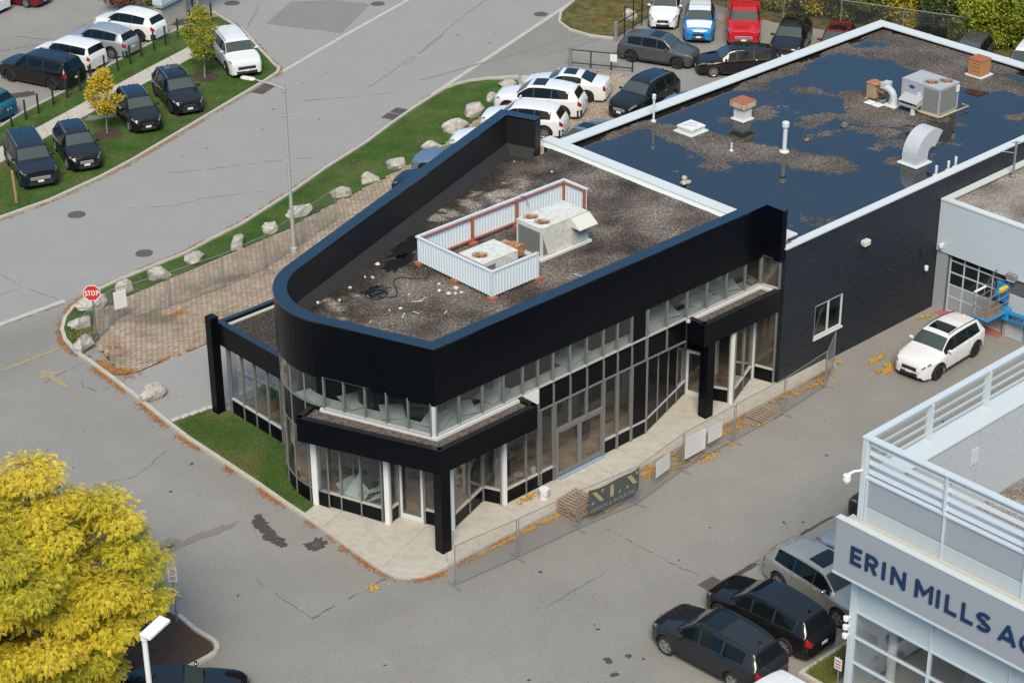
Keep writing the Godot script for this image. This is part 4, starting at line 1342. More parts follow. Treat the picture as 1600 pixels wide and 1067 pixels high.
func dealership() -> void:
	var root := thing("dealership_building", "light grey glass dealership with a blue lettered sign band and a louvred roof screen", "building")
	var X := 4.17
	var Z := 15.45
	var Z1 := 32.0
	# sign band along the glass front
	for q in [[15.1, 18.05], [18.056, 21.0], [21.006, 23.95], [23.956, 27.0], [27.006, 32.0]]:
		var m := MB.new()
		m.cbox(Vector3(3.475, 6.28, (q[0] + q[1]) * 0.5), Vector3(0.15, 1.96, q[1] - q[0]), 0.012)
		part("sign_panel", m, M.grey_panel, root)
	var ed := MB.new()
	ed.span(Vector3(3.38, 7.262, 15.08), Vector3(3.62, 7.30, Z1))
	ed.span(Vector3(3.385, 5.21, 15.09), Vector3(3.62, 5.298, Z1))
	part("sign_edge", ed, M.pale_panel, root)
	var under := MB.new()
	under.span(Vector3(3.56, 5.22, 15.12), Vector3(4.3, 5.3, Z1))
	part("soffit", under, M.pale_panel, root)
	var ledge := MB.new()
	ledge.span(Vector3(3.555, 6.9, 15.12), Vector3(4.22, 7.05, Z1))
	part("ledge", ledge, mat("pale_ledge", 0.47, 0.45, 0.41, 0.7), root)
	for k in 12:
		var m := MB.new()
		m.span(Vector3(3.66, 7.052, 15.6 + k * 1.35), Vector3(4.0, 7.062, 16.2 + k * 1.35))
		part("ledge_hatch", m, mat("tan_ledge", 0.50, 0.45, 0.37, 0.7), root)
	for l in [["E", 15.78, 16.20], ["R", 16.36, 16.84], ["I", 17.01, 17.15], ["N", 17.36, 17.92], ["M", 18.29, 18.95], ["I", 19.08, 19.22], ["L", 19.42, 19.85], ["L", 20.02, 20.45], ["S", 20.56, 21.08], ["A", 21.36, 22.0], ["C", 22.1, 22.65], ["U", 22.8, 23.33], ["R", 23.5, 23.98], ["A", 24.06, 24.7]]:
		var o := part("sign_letter", letter(l[0], l[2] - l[1], 0.64, 0.112, 0.05), M.blue_letter, root)
		o.transform = Transform3D(Basis(Vector3(0, 0, 1), Vector3(0, 1, 0), Vector3(-1, 0, 0)), Vector3(3.396, 5.91, l[1]))
	# glass front under the sign
	var zs := [15.62]
	while zs[zs.size() - 1] < 31: zs.append(zs[zs.size() - 1] + 2.95)
	var ys := [0.12, 0.62, 1.58, 2.58, 3.58, 5.2]
	for i in ys.size() - 1:
		for j in zs.size() - 1:
			var m := MB.new()
			m.box(Vector3(X, (ys[i] + ys[i + 1]) * 0.5, (zs[j] + zs[j + 1]) * 0.5), Vector3(0.014 if i < 4 else 0.04, ys[i + 1] - ys[i] - 0.07, zs[j + 1] - zs[j] - 0.08))
			part("window_pane" if i < 4 else "frosted_panel", m, M.glass if i < 4 else M.frost_panel, root)
	for y in ys:
		var m := MB.new()
		m.span(Vector3(X - 0.06, y - 0.035, 15.58), Vector3(X + 0.06, y + 0.035, 31.2))
		part("transom_rail", m, M.pale_siding, root)
	for k in zs.size():
		var m := MB.new()
		m.span(Vector3(X - 0.08, 0.0, zs[k] - 0.04), Vector3(X + 0.08, 5.21, zs[k] + 0.04))
		part("mullion", m, M.pale_siding, root)
	var cor := MB.new()
	cor.span(Vector3(X - 0.1, 0, 15.4), Vector3(X + 0.25, 5.21, 15.58))
	part("corner_post", cor, M.pale_panel, root)
	var sw := MB.new()
	sw.span(Vector3(X + 0.25, 0, Z), Vector3(40, 8.6, Z + 0.1))
	part("side_wall", sw, M.pale_panel, root)
	# upper storey band above the ledge
	for q in zs.size() - 1:
		var m := MB.new()
		m.span(Vector3(X, 7.62, zs[q] + 0.04), Vector3(X + 0.05, 8.56, zs[q + 1] - 0.04))
		part("upper_panel", m, M.grey_panel, root)
		var m2 := MB.new()
		m2.span(Vector3(X - 0.01, 7.06, zs[q] + 0.04), Vector3(X + 0.05, 7.58, zs[q + 1] - 0.04))
		part("frosted_panel", m2, M.frost_panel, root)
	for k in zs.size():
		var m := MB.new()
		m.span(Vector3(X - 0.05, 7.05, zs[k] - 0.038), Vector3(X + 0.06, 8.6, zs[k] + 0.038))
		part("mullion", m, M.pale_siding, root)
	var wall := MB.new()
	wall.span(Vector3(X + 0.06, 5.2, 15.6), Vector3(X + 0.3, 8.58, Z1))
	part("upper_wall", wall, M.pale_panel, root)
	var post1 := MB.new()
	post1.cbox(Vector3(X + 0.02, 8.55, 15.46), Vector3(0.2, 2.98, 0.2), 0.01)
	part("corner_post", post1, M.pale_panel, root)
	# parapet tops
	var pt := MB.new()
	pt.span(Vector3(X - 0.06, 8.6, 15.56), Vector3(X + 0.95, 8.66, Z1))
	pt.span(Vector3(X + 0.1, 8.602, 15.36), Vector3(40, 8.662, 15.56))
	pt.span(Vector3(X + 0.95, 8.604, 15.56), Vector3(40, 8.664, 16.25))
	part("parapet_cap", pt, M.pale_panel, root)
	var iw := MB.new()
	iw.span(Vector3(X + 0.9, 4.3, 16.1), Vector3(40, 8.6, 16.2))
	iw.span(Vector3(X + 0.8, 5.25, 16.2), Vector3(X + 0.9, 8.6, Z1))
	part("inner_parapet", iw, M.grey_panel, root)
	for q in 6:
		var m := MB.new()
		m.span(Vector3(5.2 + q * 4.0, 5.5, 16.205), Vector3(9.17 + q * 4.0, 8.52, 16.225))
		part("inner_panel", m, M.galvanised, root)
	var vent := Node3D.new()
	vent.name = "wall_grille"
	root.add_child(vent)
	for k in 7:
		var m := MB.new()
		m.box(Vector3(9.0, 7.4 + k * 0.09, 16.25), Vector3(0.42, 0.05, 0.03), Basis(Vector3.RIGHT, 0.5))
		part("louvre", m, M.pale_panel, vent)
	var rf := MB.new()
	rf.span(Vector3(X + 0.3, 5.22, 15.8), Vector3(40, 5.4, Z1))
	part("roof", rf, M.pale_gravel, root)
	# louvred screen round the roof edge
	for side in 2:
		for k in 4:
			var y := 8.86 + k * 0.33
			for q in 10:
				var m := MB.new()
				var s0: float = (15.6 + q * 2.95) if side == 0 else (4.3 + q * 3.1)
				var s1: float = s0 + (2.87 if side == 0 else 3.02)
				if side == 0 and s1 > Z1: continue
				if side == 0: m.box(Vector3(X + 0.04, y, (s0 + s1) * 0.5), Vector3(0.15, 0.022, s1 - s0), Basis(Vector3.BACK, 1.25))
				else: m.box(Vector3((s0 + s1) * 0.5, y, 15.46), Vector3(s1 - s0, 0.022, 0.15), Basis(Vector3.RIGHT, -1.25))
				part("louvre_blade", m, M.pale_panel, root)
	for q in 10:
		var m := MB.new()
		if 18.57 + q * 2.95 < Z1:
			m.cbox(Vector3(X + 0.06, 9.32, 18.53 + q * 2.95), Vector3(0.26, 1.36, 0.07), 0.008)
			part("screen_post", m, M.pale_panel, root)
		var m2 := MB.new()
		m2.cbox(Vector3(7.36 + q * 3.1, 9.32, 15.5), Vector3(0.07, 1.36, 0.26), 0.008)
		part("screen_post", m2, M.pale_panel, root)
	var top := MB.new()
	top.span(Vector3(X - 0.1, 10.0, 15.58), Vector3(X + 0.16, 10.06, Z1))
	top.span(Vector3(X - 0.1, 10.002, 15.34), Vector3(40, 10.062, 15.58))
	part("screen_top_rail", top, M.pale_panel, root)
	# inside the glass
	var ins := MB.new()
	ins.span(Vector3(X + 0.2, 0.02, 15.6), Vector3(24, 0.13, Z1))
	part("floor", ins, mat("pale_tile", 0.42, 0.43, 0.42, 0.25), root)
	var bw := MB.new()
	bw.span(Vector3(16, 0.13, 15.7), Vector3(16.2, 5.2, Z1))
	bw.span(Vector3(X + 0.3, 5.1, 15.6), Vector3(24, 5.2, Z1))
	part("inner_wall", bw, M.off_white, root)
	for q in [[5.1, 16.5], [5.1, 22.4], [11, 16.5], [11, 22.4]]:
		var m := MB.new()
		m.tube([Vector3(q[0], 0.13, q[1]), Vector3(q[0], 5.1, q[1])], 0.16, 14)
		part("inner_column", m, M.white, root)
	var cl := thing("showroom_desk", "pale reception desk with dark screens behind the dealership glass", "desk", Vector3(7.2, 0.13, 18.6), 0.4)
	for q in [[Vector3(0, 0.5, 0), Vector3(2.4, 1.0, 0.7), "white", "counter"], [Vector3(0, 1.02, 0), Vector3(2.6, 0.05, 0.9), "teal_sheet", "counter_top"], [Vector3(-0.6, 1.3, 0), Vector3(0.6, 0.4, 0.05), "black", "screen"], [Vector3(0.6, 1.3, 0), Vector3(0.6, 0.4, 0.05), "black", "screen"]]:
		var m := MB.new()
		m.cbox(q[0], q[1], 0.015)
		part(q[3], m, M[q[2]], cl)
	for q in [[6.4, 21.0, 0.8, "dark lounge chair nearest the dealership's glass front"], [8.6, 16.9, -0.5, "dark lounge chair deep inside beside the dealership desk"]]:
		var ch := thing("lounge_chair", q[3], "chair", Vector3(q[0], 0.13, q[1]), q[2], "lounge chairs in the dealership")
		for w in [[Vector3(0, 0.38, 0), Vector3(0.7, 0.16, 0.7), "seat"], [Vector3(-0.32, 0.7, 0), Vector3(0.12, 0.6, 0.7), "backrest"], [Vector3(0, 0.5, 0.36), Vector3(0.6, 0.1, 0.08), "armrest"], [Vector3(0, 0.5, -0.36), Vector3(0.6, 0.1, 0.08), "armrest"]]:
			var m := MB.new()
			m.cbox(w[0], w[1], 0.03)
			part(w[2], m, M.black, ch)
		for w in [[-1, -1], [1, -1], [1, 1], [-1, 1]]:
			var m := MB.new()
			m.tube([Vector3(w[0] * 0.28, 0, w[1] * 0.28), Vector3(w[0] * 0.28, 0.3, w[1] * 0.28)], 0.02)
			part("leg", m, M.steel, ch)
	# white cameras on the corner
	var c := thing("corner_camera", "white camera on a curved arm at the dealership's roof corner", "camera", Vector3(X - 0.08, 8.75, 15.42))
	var a := MB.new()
	a.tube([Vector3(0, 0.1, 0), Vector3(-0.25, 0.12, -0.12), Vector3(-0.42, 0.05, -0.2)], 0.045, 8)
	part("arm", a, M.white, c)
	var b := MB.new()
	b.lathe([Vector2(0, 0.1), Vector2(0.12, 0.08), Vector2(0.13, -0.1), Vector2(0.08, -0.2), Vector2(0, -0.22)], 14, Vector3(-0.46, -0.05, -0.22))
	part("dome", b, M.white, c)
	var trio := thing("camera_cluster", "three small white cameras in a column on the dealership's corner post", "camera", Vector3(X - 0.1, 2.6, 15.44))
	for k in 3:
		var m := MB.new()
		m.lathe([Vector2(0, 0.1), Vector2(0.1, 0.08), Vector2(0.1, -0.04), Vector2(0.05, -0.1), Vector2(0, -0.11)], 12, Vector3(-0.14, k * 0.34, -0.04))
		m.box(Vector3(-0.04, k * 0.34 + 0.03, 0), Vector3(0.12, 0.06, 0.06))
		part("camera_dome", m, M.white, trio)
	var ps := thing("parking_notice", "small white and red parking notice beside the dealership planter", "sign", Vector3(4.0, 0, 15.2))
	var pp := MB.new()
	pp.tube([Vector3(0, 0, 0), Vector3(0, 1.6, 0)], 0.025)
	part("pole", pp, M.steel, ps)
	var pb := MB.new()
	pb.box(Vector3(-0.035, 1.35, 0), Vector3(0.012, 0.45, 0.3))
	var po := part("plate", pb, M.white, ps)
	for k in 3:
		var m := MB.new()
		m.box(Vector3(-0.043, 1.46 - k * 0.12, 0), Vector3(0.004, 0.05, 0.22))
		part("printed_line", m, mat("print_red", 0.5, 0.05, 0.05, 0.6), po)

func arc2(cx: float, cy: float, rx: float, ry: float, a0: float, a1: float, n := 12) -> PackedVector2Array:
	var r := PackedVector2Array()
	for k in n + 1:
		var a := deg_to_rad(lerpf(a0, a1, float(k) / n))
		r.push_back(Vector2(cx + cos(a) * rx, cy + sin(a) * ry))
	return r
func letter(ch: String, w: float, h: float, t: float, depth: float) -> MB:       # a plain sans capital as one extruded outline
	var q := t * 0.5
	var strokes := []
	match ch:
		"E": strokes = [v2([q, 0, q, h]), v2([0, h - q, w, h - q]), v2([0, h * 0.5, w * 0.93, h * 0.5]), v2([0, q, w, q])]
		"I": strokes = [v2([w * 0.5, 0, w * 0.5, h])]
		"L": strokes = [v2([q, 0, q, h]), v2([0, q, w, q])]
		"N": strokes = [v2([q, 0, q, h]), v2([w - q, 0, w - q, h]), v2([q * 0.8, h - q * 0.3, w - q * 0.8, q * 0.3])]
		"M": strokes = [v2([q, 0, q, h]), v2([w - q, 0, w - q, h]), v2([q * 0.9, h - q * 0.4, w * 0.5, h * 0.36, w - q * 0.9, h - q * 0.4])]
		"A": strokes = [v2([q * 0.9, 0, w * 0.5, h - q * 0.6, w - q * 0.9, 0]), v2([w * 0.22, h * 0.25, w * 0.78, h * 0.25])]
		"R":
			var bowl := v2([0, h - q, w * 0.55, h - q])
			bowl.append_array(arc2(w * 0.55, h * 0.69, w * 0.45 - q, h * 0.31 - q, 90, -90))
			bowl.append_array(v2([w * 0.55, h * 0.38 + q, 0, h * 0.38 + q]))
			strokes = [v2([q, 0, q, h]), bowl, v2([w * 0.5, h * 0.45, w - q * 1.1, 0])]
		"S":
			var c := arc2(w * 0.5, h * 0.73, w * 0.5 - q, h * 0.27 - q, 25, 270)
			c.append_array(arc2(w * 0.5, h * 0.27, w * 0.5 - q, h * 0.27 - q, 90, -155))
			strokes = [c]
		"C": strokes = [arc2(w * 0.52, h * 0.5, w * 0.5 - q, h * 0.5 - q, 50, 310, 20)]
		"U":
			var c := v2([q, h])
			c.append_array(arc2(w * 0.5, w * 0.5, w * 0.5 - q, w * 0.5 - q, 180, 360))
			c.push_back(Vector2(w - q, h))
			strokes = [c]
	var outer := []
	for s in strokes:
		for p in Geometry2D.offset_polyline(s, q, Geometry2D.JOIN_MITER, Geometry2D.END_BUTT):
			outer.append(p)
	var holes := []
	var merged := true
	while merged:
		merged = false
		for i in outer.size():
			for j in range(i + 1, outer.size()):
				if merged or Geometry2D.intersect_polygons(outer[i], outer[j]).is_empty(): continue
				var u := Geometry2D.merge_polygons(outer[i], outer[j])
				outer.remove_at(j); outer.remove_at(i)
				for p in u:
					if Geometry2D.is_polygon_clockwise(p): holes.append(p)
					else: outer.append(p)
				merged = true
	var frame := v2([-1, 0, 3, 0, 3, h, -1, h])
	var m := MB.new()
	for o in outer:
		for body in Geometry2D.intersect_polygons(o, frame):
			var pieces := [body]
			for hole in holes:
				var cy := 0.0
				for p in hole: cy += p.y / hole.size()
				var next := []
				for pc in pieces:
					for half in [v2([-1, -1, 3, -1, 3, cy, -1, cy]), v2([-1, cy, 3, cy, 3, 2, -1, 2])]:
						for z in Geometry2D.intersect_polygons(pc, half):
							for k in Geometry2D.clip_polygons(z, hole): next.append(k)
				pieces = next
			for pc in pieces:
				var id := Geometry2D.triangulate_polygon(pc)
				for k in range(0, id.size(), 3):
					m.tri_to(Vector3(pc[id[k]].x, pc[id[k]].y, depth), Vector3(pc[id[k + 1]].x, pc[id[k + 1]].y, depth), Vector3(pc[id[k + 2]].x, pc[id[k + 2]].y, depth), Vector3.BACK)
				for k in pc.size():
					var a: Vector2 = pc[k]
					var b: Vector2 = pc[(k + 1) % pc.size()]
					var n := (b - a).orthogonal()
					if Geometry2D.is_polygon_clockwise(pc): n = -n
					m.quad_to(Vector3(a.x, a.y, 0), Vector3(b.x, b.y, 0), Vector3(b.x, b.y, depth), Vector3(a.x, a.y, depth), Vector3(n.x, n.y, 0))
	return m

func corrugated(a: Vector2, b: Vector2, y0: float, y1: float, depth := 0.035, pitch := 0.155) -> MB:
	var m := MB.new()
	var l := a.distance_to(b)
	var t := (b - a) / l
	var o := Vector2(-t.y, t.x)
	var k := int(l / pitch)
	var prof := []
	for i in k:
		var s := l * i / k
		var w := l / k
		prof.append([s, 0.0]); prof.append([s + w * 0.35, 0.0]); prof.append([s + w * 0.5, depth]); prof.append([s + w * 0.85, depth])
	prof.append([l, 0.0])
	for i in prof.size() - 1:
		var p: Vector2 = a + t * prof[i][0] + o * prof[i][1]
		var q: Vector2 = a + t * prof[i + 1][0] + o * prof[i + 1][1]
		m.quad_to(p3(p, y0), p3(q, y0), p3(q, y1), p3(p, y1), p3(o, 0))
		m.quad_to(p3(p - o * 0.006, y0), p3(q - o * 0.006, y0), p3(q - o * 0.006, y1), p3(p - o * 0.006, y1), -p3(o, 0))
	return m
func cabinet(parent: Node, c: Vector3, size: Vector3, fans: Array, r: float, material: Material) -> void:
	var h := size * 0.5
	var m := MB.new()
	m.span(c + Vector3(-h.x, -h.y, -h.z), c + Vector3(-h.x + 0.03, h.y - 0.02, h.z))
	m.span(c + Vector3(h.x - 0.03, -h.y, -h.z), c + Vector3(h.x, h.y - 0.02, h.z))
	m.span(c + Vector3(-h.x + 0.03, -h.y, -h.z), c + Vector3(h.x - 0.03, h.y - 0.02, -h.z + 0.03))
	m.span(c + Vector3(-h.x + 0.03, -h.y, h.z - 0.03), c + Vector3(h.x - 0.03, h.y - 0.02, h.z))
	m.span(c + Vector3(-h.x + 0.03, -h.y, -h.z + 0.03), c + Vector3(h.x - 0.03, -h.y + 0.03, h.z - 0.03))
	var o := part("cabinet", m, material, parent)
	var cuts := [c.z - h.z - 0.01]
	for f in fans: cuts.append(f.z)
	cuts.append(c.z + h.z + 0.01)
	var lid := MB.new()
	for k in cuts.size() - 1:
		var pieces := [v2([c.x - h.x - 0.01, cuts[k], c.x + h.x + 0.01, cuts[k], c.x + h.x + 0.01, cuts[k + 1], c.x - h.x - 0.01, cuts[k + 1]])]
		for f in fans:
			var ring := PackedVector2Array()
			for a in 24: ring.push_back(Vector2(f.x + cos(TAU * a / 24) * r, f.z + sin(TAU * a / 24) * r))
			var next := []
			for p in pieces: next.append_array(Geometry2D.clip_polygons(p, ring))
			pieces = next
		for p in pieces: lid.prism(p, c.y + h.y - 0.019, c.y + h.y + 0.012, true)
	part("lid", lid, material, o)
func fan(parent: Node, at: Vector3, r: float, ring: Material) -> void:
	var m := MB.new()
	m.lathe([Vector2(r * 1.08, 0.0), Vector2(r * 1.08, 0.05), Vector2(r, 0.06), Vector2(r * 0.97, 0.0), Vector2(r * 0.95, -0.2)], 24, at)
	var o := part("fan_ring", m, ring, parent)
	var b := MB.new()
	for k in 4: b.box(at + Vector3(cos(k * 1.57 + 0.4), 0.02, sin(k * 1.57 + 0.4)) * Vector3(r * 0.45, 1, r * 0.45), Vector3(r * 0.85, 0.012, 0.14), Basis(Vector3.UP, -(k * 1.57 + 0.4)))
	b.lathe([Vector2(0.09, 0.0), Vector2(0.09, 0.05), Vector2(0, 0.06)], 12, at)
	part("fan_blades", b, M.rust, o)
	for k in 3:
		var g := MB.new()
		g.lathe([Vector2(r * (0.3 + k * 0.28) - 0.005, 0.062), Vector2(r * (0.3 + k * 0.28) + 0.005, 0.062)], 20, at)
		part("guard_ring", g, M.steel_dark, o)
func rooftops() -> void:
	var Y := 6.4
	# corrugated screen round the two old units
	var sc := thing("rooftop_screen", "white corrugated screen with red steel frame on the showroom roof", "screen", Vector3.ZERO)
	var y0 := Y + 0.17
	var y1 := Y + 1.26
	for q in [[6.95, -4.84, 6.95, -7.04], [6.95, -7.04, 6.95, -9.24], [9.35, -4.82, 7.0, -4.82]]:
		part("corrugated_sheet", corrugated(Vector2(q[2], q[3]), Vector2(q[0], q[1]), y0, y1), M.white_metal, sc)
	for q in [[7.0, -9.22, 9.05, -9.22], [9.05, -9.22, 11.1, -9.22], [11.1, -9.22, 13.1, -9.22], [13.1, -9.22, 15.08, -9.22], [15.1, -9.2, 15.1, -7.82]]:
		part("corrugated_sheet", corrugated(Vector2(q[0], q[1]), Vector2(q[2], q[3]), y0, y1), M.white_metal, sc)
	var tr := MB.new()
	for q in [[6.9, -9.29, 6.99, -4.76], [6.99, -4.85, 9.42, -4.76]]:
		tr.span(Vector3(q[0], y1 - 0.07, q[1]), Vector3(q[2], y1 + 0.01, q[3]))
	tr.span(Vector3(6.99, y1 - 0.02, -9.29), Vector3(15.2, y1 + 0.01, -9.2))
	tr.span(Vector3(15.11, y1 - 0.02, -9.2), Vector3(15.2, y1 + 0.01, -7.8))
	part("top_trim", tr, M.white_metal, sc)
	var ct := MB.new()
	ct.span(Vector3(6.895, y0, -4.92), Vector3(6.985, y1 - 0.075, -4.765))
	ct.span(Vector3(9.33, y0, -4.88), Vector3(9.44, y1 + 0.01, -4.78))
	part("corner_trim", ct, M.white_metal, sc)
	for q in [[7.06, -9.14, 15.04, -9.08], [15.0, -9.08, 15.06, -7.85], [7.02, -9.08, 7.08, -4.92], [7.08, -4.96, 9.35, -4.9]]:
		for y in [y1 - 0.1, y0 + 0.02]:
			var m := MB.new()
			m.span(Vector3(q[0], y, q[1]), Vector3(q[2], y + 0.07, q[3]))
			part("red_rail", m, M.red_oxide, sc)
	for q in [[7.05, -9.11], [9.8, -9.11], [12.3, -9.11], [15.03, -9.11], [15.03, -7.88], [7.05, -4.93], [9.35, -4.93], [7.05, -7.1]]:
		var m := MB.new()
		m.span(Vector3(q[0] - 0.05, Y + 0.12, q[1] - 0.05), Vector3(q[0] + 0.05, y1 - 0.02, q[1] + 0.05))
		part("red_post", m, M.red_oxide, sc)
	for q in [[7.0, -9.2], [7.0, -7.0], [7.0, -4.86], [9.45, -4.9], [9.8, -9.1], [12.3, -9.1], [15.0, -8.0]]:
		var m := MB.new()
		m.cbox(Vector3(q[0], Y + 0.06, q[1]), Vector3(0.34, 0.15, 0.3), 0.02)
		part("red_foot", m, M.red_oxide, sc)
	var cabl := MB.new()
	cabl.tube([Vector3(12.6, y1, -9.2), Vector3(12.65, y1 + 0.02, -9.0), Vector3(12.75, y1 - 0.2, -8.95), Vector3(12.8, y1 - 0.45, -8.95)], 0.014, 5)
	part("cable", cabl, M.black, sc)
	# two-fan unit
	var u1 := thing("rooftop_unit", "cream two-fan rooftop unit with side hood inside the corrugated screen", "rooftop unit", Vector3(12.05, Y, -6.75))
	var m := MB.new()
	cabinet(u1, Vector3(0, 0.77, 0), Vector3(2.6, 1.26, 1.45), [Vector3(-0.8, 0, -0.42), Vector3(-0.82, 0, 0.28)], 0.3, M.off_white)
	m = MB.new()
	m.box(Vector3(-1.305, 0.72, 0.02), Vector3(0.02, 1.02, 1.25))
	m.box(Vector3(-0.95, 0.66, 0.735), Vector3(0.5, 0.9, 0.02))
	part("coil", m, M.coil, u1)
	m = MB.new()
	m.box(Vector3(0, 0.07, 0), Vector3(2.9, 0.1, 1.75))
	part("kerb_flange", m, M.cap_white, u1)
	m = MB.new()
	m.tri_to(Vector3(-0.55, 1.1, 0.75), Vector3(-0.95, 0.2, 0.75), Vector3(-0.5, 0.2, 0.75), Vector3.BACK)
	m.tri_to(Vector3(-0.55, 1.1, 0.75), Vector3(-0.95, 0.2, 0.748), Vector3(-1.28, 1.2, 0.749), Vector3.BACK)
	part("corner_panel", m, M.cream, u1)
	m = MB.new()
	m.quad_to(Vector3(0.35, 1.36, 0.73), Vector3(1.4, 1.36, 0.73), Vector3(1.4, 0.98, 1.25), Vector3(0.35, 0.98, 1.25), Vector3(0, 1, 1))
	m.quad_to(Vector3(0.35, 1.35, 0.73), Vector3(1.4, 1.35, 0.73), Vector3(1.4, 0.97, 1.25), Vector3(0.35, 0.97, 1.25), Vector3(0, -1, -1))
	m.tri_to(Vector3(0.35, 1.36, 0.73), Vector3(0.35, 0.98, 1.25), Vector3(0.35, 0.98, 0.73), Vector3.LEFT)
	m.tri_to(Vector3(1.4, 1.36, 0.73), Vector3(1.4, 0.98, 1.25), Vector3(1.4, 0.98, 0.73), Vector3.RIGHT)
	part("intake_hood", m, M.cream, u1)
	for k in 9:
		m = MB.new()
		m.box(Vector3(0.88, 0.2 + k * 0.085, 0.745), Vector3(0.95, 0.05, 0.03), Basis(Vector3.RIGHT, 0.6))
		part("louvre", m, M.galvanised, u1)
	fan(u1, Vector3(-0.8, 1.40, -0.42), 0.32, M.off_white)
	fan(u1, Vector3(-0.82, 1.40, 0.28), 0.32, M.off_white)
	# single-fan unit
	var u2 := thing("small_rooftop_unit", "low cream single-fan rooftop unit with a rusty hood behind the corrugated screen", "rooftop unit", Vector3(8.45, Y, -6.66))
	m = MB.new()
	cabinet(u2, Vector3(0, 0.54, 0), Vector3(1.88, 0.84, 1.42), [Vector3(-0.5, 0, 0.05)], 0.31, M.off_white)
	m = MB.new()
	m.box(Vector3(-0.945, 0.5, 0), Vector3(0.016, 0.62, 1.2)); m.box(Vector3(-0.55, 0.5, 0.715), Vector3(0.55, 0.62, 0.016))
	part("coil", m, M.coil, u2)
	m = MB.new()
	m.box(Vector3(0.1, 0.07, 0), Vector3(2.0, 0.1, 1.6))
	part("kerb_flange", m, M.cap_white, u2)
	m = MB.new()
	m.prism(v2([0.945, -0.35, 1.55, -0.2, 1.65, 0.35, 0.945, 0.4]), 0.45, 0.88, true)
	part("rusty_hood", m, M.rust, u2)
	fan(u2, Vector3(-0.5, 0.96, 0.05), 0.33, M.off_white)
	m = MB.new()
	m.box(Vector3(0.5, 0.85, 0.722), Vector3(0.2, 0.07, 0.006))
	part("name_plate", m, M.white, u2)
	var bd := part("loose_board", board(1.5, 0.05, 0.3), M.pallet_wood)
	bd.position = Vector3(10.15, Y + 0.12, -8.1)
	bd.rotation = Vector3(0, 0.1, 0.03)
	tag(bd, "grey loose board lying between the two units inside the screen", "board")
	# scattered rubble on the showroom roof
	var chips := [[6.36, -7.26, 0.14], [5.95, -6.8, 0.16], [6.04, -6.34, 0.2], [6.56, -6.52, 0.22], [6.27, -6.19, 0.17], [6.5, -6.12, 0.13], [5.72, -10.32, 0.2], [4.65, -9.78, 0.11], [4.84, -9.54, 0.16], [3.63, -9.46, 0.14], [1.9, -9.33, 0.13], [1.87, -10.45, 0.09], [1.35, -10.14, 0.1], [2.65, -8.9, 0.12], [4.9, -7.4, 0.1], [3.9, -6.7, 0.14], [3.5, -6.9, 0.09], [2.0, -6.0, 0.09], [9.9, -13.2, 0.1], [12.5, -13.6, 0.12], [16.9, -14.2, 0.1], [17.3, -12.2, 0.1]]
	for k in chips.size():
		var c: Array = chips[k]
		var w := MB.new()
		rock(w, Vector3.ZERO, Vector3(c[2], c[2] * 0.6, c[2] * 0.8) * 0.72, 100 + k, 8)
		var o := part("roof_rubble", w, M.off_white if k % 4 else M.galvanised)
		o.position = Vector3(c[0], Y + c[2] * 0.28, c[1])
		o.rotation.y = k
		tag(o, "small pale lump of rubble lying on the showroom gravel roof", "rubble", "rubble on the showroom roof")
	for k in 11:
		var w := MB.new()
		w.box(Vector3.ZERO, Vector3(rng.randf_range(0.2, 0.55), 0.015, 0.03))
		var o := part("wood_strip", w, M.off_white)
		o.position = Vector3(rng.randf_range(1.4, 5.5), Y + 0.035, rng.randf_range(-7.8, -3.6)) if k < 9 else Vector3(rng.randf_range(9.5, 14.5), Y + 0.035, rng.randf_range(-4.4, -2.4))
		o.rotation.y = rng.randf() * 3.0
		tag(o, "thin pale strip of scrap on the gravel roof " + ("inside the rounded corner" if k < 9 else (["nearer the two-fan unit", "nearer the long parapet"][k - 9])), "scrap", "scrap strips on the showroom roof")
	var hose := MB.new()
	var pts := []
	for k in 30: pts.append(Vector3(6.9 - k * 0.11, Y + 0.035, -8.6 + sin(k * 0.35) * 0.5 + k * 0.02))
	for k in 20: pts.append(Vector3(4.0 + cos(k * 0.5) * 0.45, Y + 0.035, -8.3 + sin(k * 0.5) * 0.4))
	hose.tube(pts, 0.02, 5)
	tag(part("hose", hose, M.black), "black hose snaking across the showroom gravel roof", "hose")
	# workshop roof
	var R := 6.15
	var u3 := thing("grey_rooftop_unit", "large grey two-fan rooftop unit with a blue oval badge on the workshop roof", "rooftop unit", Vector3(35.8, R, -5.62))
	m = MB.new()
	cabinet(u3, Vector3(0, 0.83, 0), Vector3(1.5, 1.3, 2.2), [Vector3(-0.3, 0, 0.25), Vector3(0.32, 0, 0.62)], 0.32, M.rtu_grey)
	m = MB.new()
	m.box(Vector3(0, 0.12, 0), Vector3(1.46, 0.14, 2.14))
	part("base_rail", m, M.galvanised, u3)
	m = MB.new()
	m.box(Vector3(-0.755, 0.83, 0.62), Vector3(0.02, 1.1, 0.86))
	m.box(Vector3(-0.02, 0.83, 1.105), Vector3(1.3, 1.1, 0.02))
	part("coil", m, mat("green_coil", 0.20, 0.21, 0.20, 0.7), u3)
	m = MB.new()
	m.prism(v2([-0.752, -0.85, -0.752, 0.15, -1.2, 0.15, -1.2, -0.85]), 0.35, 0.42, true)
	for z in [-0.85, 0.15]: m.quad_to(Vector3(-0.752, 0.85, z), Vector3(-1.2, 0.62, z), Vector3(-1.2, 0.42, z), Vector3(-0.752, 0.3, z), Vector3(0, 0, z + 0.3))
	m.quad_to(Vector3(-0.752, 0.86, -0.9), Vector3(-0.752, 0.86, 0.2), Vector3(-1.24, 0.6, 0.2), Vector3(-1.24, 0.6, -0.9), Vector3(-1, 1, 0))
	part("intake_hood", m, M.rtu_grey, u3)
	fan(u3, Vector3(-0.3, 1.49, 0.25), 0.34, M.rtu_grey)
